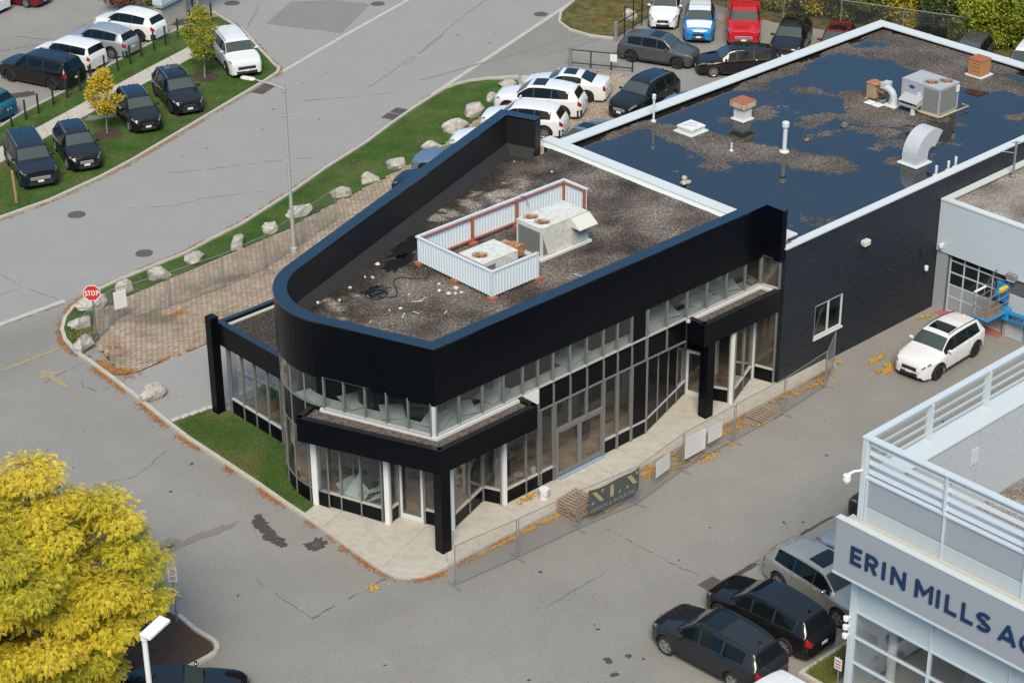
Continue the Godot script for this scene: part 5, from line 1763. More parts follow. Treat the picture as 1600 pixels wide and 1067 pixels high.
	fan(u3, Vector3(0.32, 1.49, 0.62), 0.34, M.rtu_grey)
	m = MB.new()
	m.lathe([Vector2(0.17, 0.0), Vector2(0.17, 0.012), Vector2(0, 0.012)], 20, Vector3(-0.752, 1.2, -0.5), Basis(Vector3(0, 0, 1), Vector3(-1, 0, 0), Vector3(0, 0.5, 0)))
	part("badge", m, mat("badge_blue", 0.02, 0.06, 0.35, 0.4), u3)
	m = MB.new()
	m.box(Vector3(-0.752, 0.95, -0.06), Vector3(0.012, 0.16, 0.2)); m.box(Vector3(0.6, 1.2, 1.12), Vector3(0.2, 0.3, 0.1))
	part("label_plate", m, M.white, u3)
	m = MB.new()
	m.tube([Vector3(-1.1, 0.25, -0.1), Vector3(-1.1, 0.45, -0.1), Vector3(-0.95, 0.45, -0.02), Vector3(-0.95, 0.22, 0.1), Vector3(-0.85, 0.2, 1.3), Vector3(1.3, 0.2, 1.35), Vector3(1.3, 0.2, 1.0)], 0.03, 6)
	tag(part("gas_pipe", shifted(m, Vector3(35.8, R, -5.62)), mat("gas_yellow", 0.62, 0.47, 0.17, 0.6)), "yellow gas pipe running round the grey rooftop unit", "pipe")
	var jack := MB.new()
	jack.lathe([Vector2(0.14, 0.0), Vector2(0.1, 0.3), Vector2(0.06, 0.32)], 12, Vector3(34.7, R, -5.72))
	tag(part("pipe_flashing", jack, M.galvanised), "grey cone flashing where the yellow gas pipe enters the roof", "flashing")
	# gooseneck
	var gn := thing("gooseneck_vent", "big pale blue-grey curved gooseneck duct on the workshop roof", "vent", Vector3(29.68, R, -2.1))
	m = MB.new()
	var prev := []
	var col := 0
	for k in 19:
		var a := deg_to_rad(180.0 - maxf(0, k - 1) * 128.0 / 17.0)
		var ce := Vector3(1.12, 0.42, 0)
		var ro := 1.12
		var ri := 0.30
		var oo := ce + Vector3(cos(a) * ro, sin(a) * ro, 0)
		var ii := ce + Vector3(cos(a) * ri, sin(a) * ri, 0)
		if k == 0: oo = Vector3(0, 0.05, 0); ii = Vector3(0.82, 0.05, 0)
		var cur := [oo + Vector3(0, 0, -0.4), oo + Vector3(0, 0, 0.4), ii + Vector3(0, 0, 0.4), ii + Vector3(0, 0, -0.4)]
		if k > 0:
			var nrm := (oo - ii).normalized()
			m.quad_to(prev[0], prev[1], cur[1], cur[0], nrm)
			m.quad_to(prev[2], prev[3], cur[3], cur[2], -nrm)
			m.quad_to(prev[1], prev[2], cur[2], cur[1], Vector3.BACK)
			m.quad_to(prev[0], prev[3], cur[3], cur[0], Vector3.FORWARD)
		prev = cur
	part("duct", m, M.galvanised, gn)
	m = MB.new()
	for z in [-0.405, 0.405]: m.box(Vector3(0.41, 0.44, z), Vector3(0.84, 0.03, 0.02))
	part("seam", m, M.galvanised, gn)
	flange(gn, Vector3(0.42, 0, 0), 1.15, 1.1)
	# square vents
	var cv := thing("capped_vent", "square roof vent with a rusty overhanging cap near the hatch", "vent", Vector3(28.5, R, -10.9))
	m = MB.new()
	m.cbox(Vector3(0, 0.35, 0), Vector3(0.6, 0.7, 0.6), 0.01)
	part("throat", m, M.off_white, cv)
	m = MB.new()
	m.cbox(Vector3(0, 0.82, 0), Vector3(0.88, 0.28, 0.88), 0.02)
	part("cap_side", m, mat("rust_cream", 0.50, 0.42, 0.26, 0.8), cv)
	m = MB.new()
	m.cbox(Vector3(0, 0.975, 0), Vector3(0.9, 0.03, 0.9), 0.01)
	part("cap_top", m, M.red_oxide, cv)
	for k in 8:
		var a := k * TAU / 8
		var s := MB.new()
		s.box(Vector3(signf(cos(a)) * 0.445, 0.84, sin(a) * 0.42) if k % 2 else Vector3(cos(a + 0.7) * 0.42, 0.84, signf(sin(a + 0.7)) * 0.445), Vector3(0.02, 0.22, 0.05))
		part("rust_run", s, M.rust, cv)
	flange(cv, Vector3.ZERO, 0.8, 0.8)
	var rv := thing("rusty_box_vent", "orange rusted box vent near the far parapet", "vent", Vector3(41.2, R, -6.65))
	m = MB.new()
	m.cbox(Vector3(0, 0.5, 0), Vector3(0.78, 0.8, 0.78), 0.02)
	part("box", m, mat("orange_rust", 0.43, 0.20, 0.075, 0.85), rv)
	m = MB.new()
	m.cbox(Vector3(0, 0.915, 0), Vector3(0.84, 0.03, 0.84), 0.01)
	part("lid", m, M.red_oxide, rv)
	for k in 3:
		m = MB.new()
		m.box(Vector3(-0.396, 0.35 + k * 0.2, 0.05), Vector3(0.012, 0.06, 0.45))
		part("louvre", m, M.rust, rv)
	flange(rv, Vector3(0.05, 0, 0), 1.02, 1.0)
	var ha := thing("roof_hatch", "low white square roof hatch marked with faded red print", "hatch", Vector3(25.65, R, -11.55))
	m = MB.new()
	m.cbox(Vector3(0, 0.14, 0), Vector3(0.95, 0.26, 0.9), 0.02)
	part("kerb", m, M.off_white, ha)
	for k in 3:
		m = MB.new()
		m.cbox(Vector3(0, 0.295 + k * 0.028, 0), Vector3(1.0 - k * 0.05, 0.022, 0.97 - k * 0.05), 0.008)
		part("lid_layer", m, M.white, ha)
	for k in 5:
		m = MB.new()
		m.box(Vector3(-0.25 + k * 0.11, 0.368, -0.2 + (k % 3) * 0.2), Vector3(0.06, 0.003, 0.3), Basis(Vector3.UP, 0.5))
		part("faded_print", m, mat("faded_red", 0.5, 0.25, 0.23, 0.8), ha)
	flange(ha, Vector3.ZERO, 1.2, 1.15)
	# flues and small pipes
	for q in [["capped_flue", 26.9, -6.97, 1.3, 0.1, true, "tall pale capped flue in the middle of the workshop roof"], ["thin_flue", 25.29, -13.6, 1.2, 0.055, true, "thin pale flue beside the left parapet cap"], ["vent_pipe", 25.22, -8.67, 0.42, 0.045, false, "short white vent pipe on the gravel behind the hatch"], ["vent_pipe", 29.6, -0.55, 0.5, 0.06, false, "short white vent pipe at the right parapet, nearest the camera of three"], ["vent_pipe", 30.42, -0.5, 0.5, 0.06, false, "short white vent pipe at the right parapet, middle of three"], ["vent_pipe", 30.95, -0.5, 0.55, 0.06, false, "short white vent pipe at the right parapet, farthest of three"], ["roof_drain", 31.3, -7.06, 0.16, 0.09, false, "small grey domed roof drain where the water channels meet"]]:
		var t := thing(q[0], q[6], "pipe" if q[0] != "roof_drain" else "drain", Vector3(q[1], R, q[2]))
		m = MB.new()
		m.lathe([Vector2(q[4] * 1.3, 0), Vector2(q[4], 0.1), Vector2(q[4], q[3]), Vector2(0, q[3])], 14, Vector3.ZERO)
		part("pipe", m, M.cap_white if q[0] != "roof_drain" else M.steel, t)
		m = MB.new()
		m.lathe([Vector2(q[4] * 2.4, 0.0), Vector2(q[4] * 2.2, 0.06), Vector2(q[4] * 1.1, 0.11)], 14, Vector3(0, 0.01, 0))
		part("collar", m, M.off_white if q[0] != "roof_drain" else M.steel_dark, t)
		if q[5]:
			m = MB.new()
			m.lathe([Vector2(q[4], q[3] - 0.08), Vector2(q[4] * 1.7, q[3] - 0.06), Vector2(q[4] * 1.7, q[3] + 0.14), Vector2(q[4] * 1.2, q[3] + 0.18), Vector2(0, q[3] + 0.19)], 16, Vector3.ZERO)
			part("cap", m, M.cap_white, t)
	# rusty exhaust fan with its duct elbow
	var ex := thing("rusty_exhaust_fan", "rusty square exhaust fan with a louvred side on the workshop roof", "fan", Vector3(35.15, R, -8.1))
	m = MB.new()
	m.cbox(Vector3(-0.05, 0.42, -0.25), Vector3(0.55, 0.7, 0.5), 0.015)
	part("cabinet", m, mat("tan_metal", 0.36, 0.28, 0.18, 0.8), ex)
	m = MB.new()
	m.cbox(Vector3(-0.05, 0.8, -0.22), Vector3(0.62, 0.08, 0.62), 0.015)
	m.cbox(Vector3(0.05, 0.62, 0.28), Vector3(0.5, 0.46, 0.46), 0.06)
	part("rusty_scroll", m, M.rust, ex)
	for k in 7:
		m = MB.new()
		m.box(Vector3(-0.335, 0.16 + k * 0.085, -0.25), Vector3(0.02, 0.04, 0.44), Basis(Vector3.BACK, 0.5))
		part("louvre", m, mat("tan_metal2", 0.42, 0.34, 0.23, 0.8), ex)
	m = MB.new()
	for z in [-0.45, 0.35]: m.span(Vector3(-0.5, 0.0, z), Vector3(0.5, 0.08, z + 0.1))
	part("timber_skid", m, M.pallet_wood, ex)
	var el := thing("duct_elbow", "galvanised duct elbow on a square base beside the rusty exhaust fan", "duct", Vector3(34.95, R, -7.05))
	m = MB.new()
	m.tube([Vector3(0, 0.3, 0), Vector3(0, 0.5, -0.02), Vector3(0, 0.66, -0.12), Vector3(0, 0.76, -0.28), Vector3(0, 0.8, -0.5)], 0.17, 14)
	part("elbow", m, M.galvanised, el)
	m = MB.new()
	m.lathe([Vector2(0.3, 0.02), Vector2(0.18, 0.42)], 4, Vector3.ZERO, Basis(Vector3.UP, 0.785))
	part("transition", m, M.galvanised, el)
	m = MB.new()
	m.prism(v2([-0.1, -0.75, 0.35, -0.75, 0.42, -0.45, 0.2, -0.35, -0.1, -0.4]), 0.72, 1.02, true)
	part("weather_hood", m, M.galvanised, el)
	flange(el, Vector3.ZERO, 0.75, 0.7)
	for k in 2:
		m = MB.new()
		m.cbox(Vector3.ZERO, Vector3(0.45, 0.05, 0.42), 0.012)
		var o := part("paving_pad", m, M.white)
		o.position = Vector3(34.42, R + 0.05, -8.02 + k * 0.47)
		tag(o, "white square pad on the gravel before the rusty fan, " + ["left one", "right one"][k], "pad", "pads before the rusty fan")
	var rk := MB.new()
	for k in 4: rock(rk, Vector3([0.0, 0.18, -0.1, 0.05][k], [0.05, 0.08, 0.12, 0.24][k], [0.0, 0.14, 0.12, 0.02][k]), Vector3(0.17, 0.14, 0.15), 60 + k, 10)
	var ro2 := part("rubble_lump", rk, M.boulder)
	ro2.position = Vector3(20.98, R, -7.72)
	tag(ro2, "pale broken lump of masonry standing in the roof water by the divider", "rubble")
	var cam2 := thing("hatch_brick", "small orange brick lying on the wet workshop roof", "brick", Vector3(28.7, R + 0.03, -7.15))
	m = MB.new()
	m.cbox(Vector3.ZERO, Vector3(0.22, 0.07, 0.11), 0.008)
	part("brick_body", m, mat("brick_orange", 0.45, 0.19, 0.08, 0.9), cam2)
func board(l: float, h: float, w: float) -> MB:
	var m := MB.new()
	m.cbox(Vector3.ZERO, Vector3(l, h, w), 0.008)
	return m
func shifted(m: MB, d: Vector3) -> MB:
	for k in m.v.size(): m.v[k] += d
	return m
func flange(parent: Node, at: Vector3, x: float, z: float) -> void:
	var m := MB.new()
	m.cbox(at + Vector3(0, 0.055, 0), Vector3(x, 0.09, z), 0.02)
	part("base_flange", m, M.cap_white, parent)
func rock(m: MB, at: Vector3, r: Vector3, seed_: int, seg := 14) -> void:
	var f := FastNoiseLite.new()
	f.seed = seed_
	f.frequency = 0.75
	f.fractal_octaves = 3
	var planes := []
	var rr := RandomNumberGenerator.new()
	rr.seed = seed_
	for k in 13: planes.append([Vector3(rr.randfn(), rr.randfn(), rr.randfn()).normalized(), rr.randf_range(0.55, 0.86)])
	var rows := []
	for i in seg / 2 + 1:
		var line := []
		var th := PI * i / (seg / 2)
		for j in seg:
			var ph := TAU * j / seg
			var d := Vector3(sin(th) * cos(ph), cos(th), sin(th) * sin(ph))
			var s := 1.0 + 0.22 * f.get_noise_3dv(d * 1.6)
			for p in planes:
				var q: float = d.dot(p[0])
				if q > 0.0: s = minf(s, p[1] / q * (1.0 + 0.06 * f.get_noise_3dv(d * 5.0)))
			line.append(at + d * s * r)
		rows.append(line)
	for i in rows.size() - 1:
		for j in seg:
			var k := (j + 1) % seg
			var o: Vector3 = rows[i][j] + rows[i + 1][k] - at * 2.0
			m.tri_to(rows[i][j], rows[i][k], rows[i + 1][k], o)
			m.tri_to(rows[i][j], rows[i + 1][k], rows[i + 1][j], o)

# a car is lofted from its side and plan profiles; u runs 0 at the nose to 1 at the tail, heights are shares of the car's height
const PROFILE := {
	"suv": {"top": [0, .36, .006, .455, .02, .525, .05, .58, .12, .625, .245, .675, .26, .685, .385, .945, .44, .98, .55, 1.0, .70, .985, .82, .95, .885, .915, .90, .895, .962, .665, .985, .60, 1, .5],
		"belt": [0, .34, .008, .43, .03, .50, .07, .54, .24, .59, .6, .615, .86, .65, .95, .635, 1, .48],
		"wide": [0, .56, .010, .70, .035, .83, .09, .93, .18, .985, .3, 1, .72, 1, .86, .975, .94, .92, .98, .82, 1, .66],
		"rail": [0, .46, .035, .72, .23, .85, .26, .82, .385, .70, .55, .71, .75, .68, .88, .63, .90, .62, .962, .72, 1, .55],
		"wind": [.268, .38], "rear": [.905, .958], "sides": [[.295, .455], [.47, .655], [.67, .845]]},
	"boxy": {"top": [0, .46, .008, .56, .03, .60, .12, .63, .24, .665, .255, .675, .36, .955, .42, .985, .55, 1.0, .8, .99, .925, .965, .94, .945, .975, .69, .99, .62, 1, .5],
		"belt": [0, .44, .01, .53, .04, .575, .24, .63, .6, .64, .92, .655, .975, .645, 1, .48],
		"wide": [0, .78, .012, .87, .04, .94, .10, .98, .2, 1, .9, 1, .96, .98, .99, .93, 1, .86],
		"rail": [0, .68, .03, .82, .24, .88, .255, .86, .36, .76, .6, .765, .88, .75, .94, .74, .975, .84, 1, .75],
		"wind": [.262, .355], "rear": [.943, .973], "sides": [[.275, .44], [.455, .66], [.675, .91]]},
	"sedan": {"top": [0, .40, .010, .49, .05, .565, .16, .635, .285, .70, .30, .71, .435, .965, .52, 1.0, .64, .985, .69, .95, .84, .775, .87, .755, .975, .735, .99, .66, 1, .55],
		"belt": [0, .38, .012, .46, .06, .535, .28, .655, .6, .70, .85, .735, .975, .70, 1, .53],
		"wide": [0, .66, .012, .78, .05, .89, .11, .96, .2, 1, .82, 1, .93, .95, .985, .87, 1, .76],
		"rail": [0, .55, .05, .76, .28, .87, .30, .84, .435, .68, .55, .68, .68, .66, .85, .80, .97, .76, 1, .65],
		"wind": [.308, .43], "rear": [.70, .83], "sides": [[.325, .495], [.51, .70]]},
	"pickup": {"top": [0, .46, .008, .56, .03, .60, .16, .63, .245, .65, .255, .66, .345, .95, .40, .985, .5, 1, .575, .985, .59, .96, .612, .64, .62, .63, .97, .635, .99, .60, 1, .5],
		"belt": [0, .44, .01, .53, .04, .575, .24, .625, .6, .63, .62, .618, .97, .62, 1, .48],
		"wide": [0, .80, .012, .88, .04, .95, .10, .99, .2, 1, .95, 1, .985, .97, 1, .93],
		"rail": [0, .7, .03, .84, .24, .89, .255, .87, .345, .76, .5, .76, .59, .74, .612, .90, .97, .92, 1, .85],
		"wind": [.262, .34], "rear": [.592, .608], "sides": [[.275, .42], [.435, .57]]}}
var car_shapes := {}
func at_u(tab: Array, u: float) -> float:
	for k in range(0, tab.size() - 2, 2):
		if u <= tab[k + 2]: return lerpf(tab[k + 1], tab[k + 3], clampf((u - tab[k]) / (tab[k + 2] - tab[k]), 0, 1))
	return tab[tab.size() - 1]
func section(c: Dictionary, u: float) -> Array:
	var P: Dictionary = PROFILE[c.k]
	var w: float = at_u(P.wide, u) * c.W * 0.5
	var top: float = at_u(P.top, u) * c.H
	var belt: float = minf(at_u(P.belt, u) * c.H, top - 0.02)
	var rail: float = at_u(P.rail, u) * c.W * 0.5
	var hood: bool = u < P.wind[0]
	var ry := maxf(belt + 0.006, top - (0.045 if not hood and u < 0.95 else 0.05))
	var x: float = c.L * (0.5 - u)
	var sill: float = c.clear + (0.08 if u < 0.02 or u > 0.98 else 0.0)
	var flare := 0.0
	for xa in [c.L * 0.5 - c.fo, c.L * 0.5 - c.fo - c.wb]:
		var dx := absf(x - xa)
		var ra: float = c.wr * 1.17
		if dx < ra: sill = maxf(sill, c.wr + sqrt(ra * ra - dx * dx) * 0.98)
		flare = maxf(flare, smoothstep(ra * 1.5, ra * 0.9, dx))
	w += flare * 0.018
	var ys := [sill, maxf(sill + 0.02, c.clear + 0.12), maxf(sill + 0.05, c.H * 0.40), maxf(sill + 0.075, belt - 0.06)]
	if u < 0.02 or u > 0.98: ys[1] = maxf(sill + 0.02, ys[1])
	return [Vector3(x, ys[0], w * 0.94), Vector3(x, ys[1], w * 0.985), Vector3(x, minf(ys[2], belt - 0.03), w), Vector3(x, minf(ys[3], belt - 0.015), w * 0.985), Vector3(x, belt, minf(w * 0.95, w - 0.01)), Vector3(x, ry, minf(rail, w * 0.93)), Vector3(x, top - (0.02 if hood else 0.008), minf(rail, w * 0.93) - 0.07), Vector3(x, top + 0.004, minf(rail, w) * 0.5), Vector3(x, top + 0.012, 0)]
func skin(c: Dictionary, u: float, j: float) -> Vector3:      # j 0..16 across, 8 on the centre line
	var s := section(c, u)
	var jj := j if j <= 8.0 else 16.0 - j
	var k := mini(int(jj), 7)
	var p: Vector3 = s[k].lerp(s[k + 1], jj - k)
	if j > 8.0: p.z = -p.z
	return p
func patch(c: Dictionary, u0: float, u1: float, j0: float, j1: float, nu: int, nj: int, off: float, slant := 0.0) -> MB:
	var m := MB.new()
	var rows := []
	for i in nu + 1:
		var line := []
		for k in nj + 1:
			var t := float(k) / nj
			var u := lerpf(u0, u1, float(i) / nu) + slant * (t if j0 < 8 else 1.0 - t)
			var j := lerpf(j0, j1, t)
			var p := skin(c, u, j)
			var du := skin(c, minf(u + 0.004, 1), j) - skin(c, maxf(u - 0.004, 0), j)
			var dj := skin(c, u, minf(j + 0.06, 16)) - skin(c, u, maxf(j - 0.06, 0))
			var n := du.cross(dj).normalized()
			if n.dot(p - Vector3(p.x * 0.9, c.H * 0.45, 0)) < 0: n = -n
			line.append(p + n * off)
		rows.append(line)
	m.grid(rows, Vector3.UP, false, Vector3(0, c.H * 0.4, 0))
	return m
func car_shape(c: Dictionary) -> Dictionary:
	var key := "%s %.2f %.2f %.2f %.2f" % [c.k, c.L, c.W, c.H, c.wr]
	if car_shapes.has(key): return car_shapes[key]
	var P: Dictionary = PROFILE[c.k]
	var us := {}
	for tab in [P.top, P.belt, P.wide, P.rail]:
		for k in range(0, tab.size(), 2): us[snappedf(tab[k], 0.0005)] = true
	for k in 37: us[snappedf(k / 36.0, 0.0005)] = true
	for xa in [c.fo, c.fo + c.wb]:
		for k in 13: us[snappedf(clampf((xa - cos(PI * k / 12.0) * c.wr * 1.17) / c.L, 0, 1), 0.0005)] = true
	var list := us.keys()
	list.sort()
	var rows := []
	for u in list:
		var line := []
		var s := section(c, u)
		for k in 9: line.append(s[k])
		for k in range(7, -1, -1): line.append(Vector3(s[k].x, s[k].y, -s[k].z))
		rows.append(line)
	var m := MB.new()
	m.grid(rows, Vector3.UP, false, Vector3(0, c.H * 0.35, 0))
	for e in [0, rows.size() - 1]:
		var r: Array = rows[e]
		for k in range(0, 8):
			m.quad_to(r[k], r[k + 1], r[15 - k], r[16 - k], Vector3(1 if e == 0 else -1, 0, 0))
	var sh := {"body": m.mesh()}
	var ws: Array = P.wind
	sh.wind = patch(c, ws[0], ws[1], 5.35, 10.65, 5, 10, 0.010).mesh()
	var rs: Array = P.rear
	sh.rear = patch(c, rs[0], rs[1], 5.4, 10.6, 4, 10, 0.012).mesh()
	sh.side = []
	for q in P.sides:
		for s in 2:
			var j0 := 4.14 if s == 0 else 11.86
			var j1 := 4.9 if s == 0 else 11.1
			var m2 := patch(c, q[0], q[1], j0, j1, 5, 3, 0.008)
			sh.side.append(m2.mesh())
	sh.pillar = []
	for s in 2: sh.pillar.append(patch(c, P.sides[0][0] - 0.012, P.sides[P.sides.size() - 1][1] + 0.008, 4.10 if s == 0 else 11.90, 4.93 if s == 0 else 11.07, 14, 3, 0.004).mesh())
	sh.sun = patch(c, ws[1] + 0.055, ws[1] + 0.20, 6.35, 9.65, 3, 6, 0.010).mesh()
	sh.head = [patch(c, 0.008, 0.085, 3.2, 4.4, 4, 3, 0.008).mesh(), patch(c, 0.008, 0.085, 12.8, 11.6, 4, 3, 0.008).mesh()]
	var tt := 0.955 if c.k != "sedan" else 0.965
	sh.tail = [patch(c, tt, 0.994, 2.5, 4.35, 3, 3, 0.010).mesh(), patch(c, tt, 0.994, 13.5, 11.65, 3, 3, 0.010).mesh()]
	sh.clad = [patch(c, 0.95, 1.0, 0.0, 1.7, 3, 2, 0.006).mesh(), patch(c, 0.95, 1.0, 16.0, 14.3, 3, 2, 0.006).mesh()]
	var a0: float = (c.fo + c.wr * 1.2) / c.L
	var a1: float = (c.fo + c.wb - c.wr * 1.2) / c.L
	sh.rocker = [patch(c, a0, a1, 0.0, 1.05, 6, 2, 0.008).mesh(), patch(c, a0, a1, 16.0, 14.95, 6, 2, 0.008).mesh()]
	# dark underside that fills the body between the wheels
	var ub := MB.new()
	ub.span(Vector3(-c.L * 0.46, c.clear + 0.02, -c.W * 0.5 + 0.27), Vector3(c.L * 0.46, c.H * 0.42, c.W * 0.5 - 0.27))
	ub.span(Vector3(c.L * 0.5 - c.fo - c.wb + c.wr * 1.2, c.clear + 0.01, -c.W * 0.5 + 0.09), Vector3(c.L * 0.5 - c.fo - c.wr * 1.2, c.H * 0.40, c.W * 0.5 - 0.09))
	sh.under = ub.mesh()
	var front: Array = rows[0]
	var nose: Vector3 = front[4]
	var gm := MB.new()
	var gw: float = c.W * 0.5 * at_u(P.wide, 0.0)
	gm.cbox(Vector3(c.L * 0.5 + 0.005, c.H * 0.365, 0), Vector3(0.035, c.H * 0.10, gw * 1.35), 0.012)
	sh.grille = gm.mesh()
	var lg := MB.new()
	lg.cbox(Vector3(c.L * 0.5 + 0.004, c.H * 0.21, 0), Vector3(0.035, c.H * 0.10, gw * 1.6), 0.012)
	sh.lower = lg.mesh()
	var pm := MB.new()
	pm.box(Vector3(c.L * 0.5 + 0.025, c.H * 0.285, 0), Vector3(0.012, 0.11, 0.30))
	sh.plate = pm.mesh()
	var rp := MB.new()
	rp.box(Vector3(-c.L * 0.5 - 0.008, c.H * 0.40, 0), Vector3(0.012, 0.11, 0.30))
	sh.rplate = rp.mesh()
	sh.mirror = []
	for s in [1.0, -1.0]:
		var mm := MB.new()
		var p := skin(c, P.sides[0][0] + 0.035, 4.2 if s > 0 else 11.8)
		mm.cbox(p + Vector3(0.0, 0.07, s * 0.13), Vector3(0.11, 0.13, 0.2), 0.035)
		mm.box(p + Vector3(0.0, 0.03, s * 0.03), Vector3(0.05, 0.04, 0.1))
		sh.mirror.append(mm.mesh())
	sh.rails = []
	for s in 2:
		var pts := []
		for k in 9:
			var u: float = lerpf(ws[1] + 0.03, rs[0] - 0.03, k / 8.0)
			pts.append(skin(c, u, 6.0 if s == 0 else 10.0) + Vector3(0, 0.035, 0.0))
		var rm := MB.new()
		rm.tube(pts, 0.018, 5)
		sh.rails.append(rm.mesh())
	sh.handles = []
	for q in [P.sides[0][1] - 0.02, P.sides[1][1] - 0.025]:
		for s in 2:
			var p := skin(c, q, 3.2 if s == 0 else 12.8)
			var hm := MB.new()
			hm.cbox(p + Vector3(0, 0, 0.012 if s == 0 else -0.012), Vector3(0.2, 0.03, 0.03), 0.008)
			sh.handles.append(hm.mesh())
	var fin := MB.new()
	var fp := skin(c, rs[0] - 0.06, 8.0)
	fin.prism(v2([fp.x - 0.07, -0.02, fp.x - 0.07, 0.02, fp.x + 0.06, 0.0]), fp.y - 0.01, fp.y + 0.06, true)
	sh.fin = fin.mesh()
	sh.seams = []
	for s in 2:
		for q in [P.sides[0][0] + 0.005, P.sides[0][1] + 0.007, P.sides[1][1] + 0.004]:
			sh.seams.append(patch(c, q - 0.0014, q + 0.0014, 1.1 if s == 0 else 14.9, 4.05 if s == 0 else 11.95, 1, 5, 0.003).mesh())
	sh.arch = []
	for xa in [c.L * 0.5 - c.fo, c.L * 0.5 - c.fo - c.wb]:
		for s in [1.0, -1.0]:
			var am := MB.new()
			for k in 14:
				var p := []
				for q in [[k, 1.165], [k + 1, 1.165], [k + 1, 1.36], [k, 1.36]]:
					var a: float = PI * (q[0] / 14.0)
					var y: float = c.wr + sin(a) * c.wr * q[1]
					var x: float = xa + cos(a) * c.wr * q[1]
					var u: float = clampf(0.5 - x / c.L, 0.0, 1.0)
					var ww: float = at_u(P.wide, u) * c.W * 0.5 + 0.028
					p.append(Vector3(x, y, s * ww))
				am.quad_to(p[0], p[1], p[2], p[3], Vector3(0, 0, s))
				am.quad_to(p[0], p[1], p[1] - Vector3(0, 0, s * 0.05), p[0] - Vector3(0, 0, s * 0.05), Vector3(0, -1, 0))
				am.quad_to(p[3], p[2], p[2] - Vector3(0, 0, s * 0.05), p[3] - Vector3(0, 0, s * 0.05), Vector3(0, 1, 0))
			sh.arch.append(am.mesh())
	car_shapes[key] = sh
	return sh
var wheel_mesh := {}
func wheel_parts(r: float) -> Array:
	if wheel_mesh.has(r): return wheel_mesh[r]
	var b := Basis(Vector3.RIGHT, Vector3.BACK, Vector3.DOWN)     # axis along z
	var t := MB.new()
	t.lathe([Vector2(r * 0.66, -0.11), Vector2(r * 0.9, -0.115), Vector2(r * 0.985, -0.08), Vector2(r, 0.0), Vector2(r * 0.985, 0.08), Vector2(r * 0.9, 0.115), Vector2(r * 0.66, 0.11), Vector2(r * 0.66, 0.02)], 26, Vector3.ZERO, b)
	var w := MB.new()
	w.lathe([Vector2(r * 0.68, 0.112), Vector2(r * 0.62, 0.10), Vector2(r * 0.60, 0.04)], 26, Vector3.ZERO, b)
	for k in 10:
		var a := TAU * k / 10 + (0.12 if k % 2 else -0.12)
		var d := Vector3(cos(a), sin(a), 0)
		w.box(d * r * 0.36 + Vector3(0, 0, 0.085), Vector3(r * 0.58, r * 0.10, 0.03), Basis(d, Vector3(-d.y, d.x, 0), Vector3.BACK))
	w.lathe([Vector2(r * 0.16, 0.06), Vector2(r * 0.16, 0.105), Vector2(0, 0.11)], 14, Vector3.ZERO, b)
	var h := MB.new()
	h.lathe([Vector2(r * 0.66, 0.03), Vector2(0, 0.03)], 20, Vector3.ZERO, b)
	wheel_mesh[r] = [t.mesh(), w.mesh(), h.mesh()]
	return wheel_mesh[r]
func paint(key: String, r: float, g: float, b: float, metal := 0.0) -> StandardMaterial3D:
	if M.has("paint_" + key): return M["paint_" + key]
	var m := mat("paint_" + key, r, g, b, 0.45, metal, 0.0)
	m.clearcoat_enabled = true
	m.clearcoat = 1.0
	m.clearcoat_roughness = 0.04
	return m
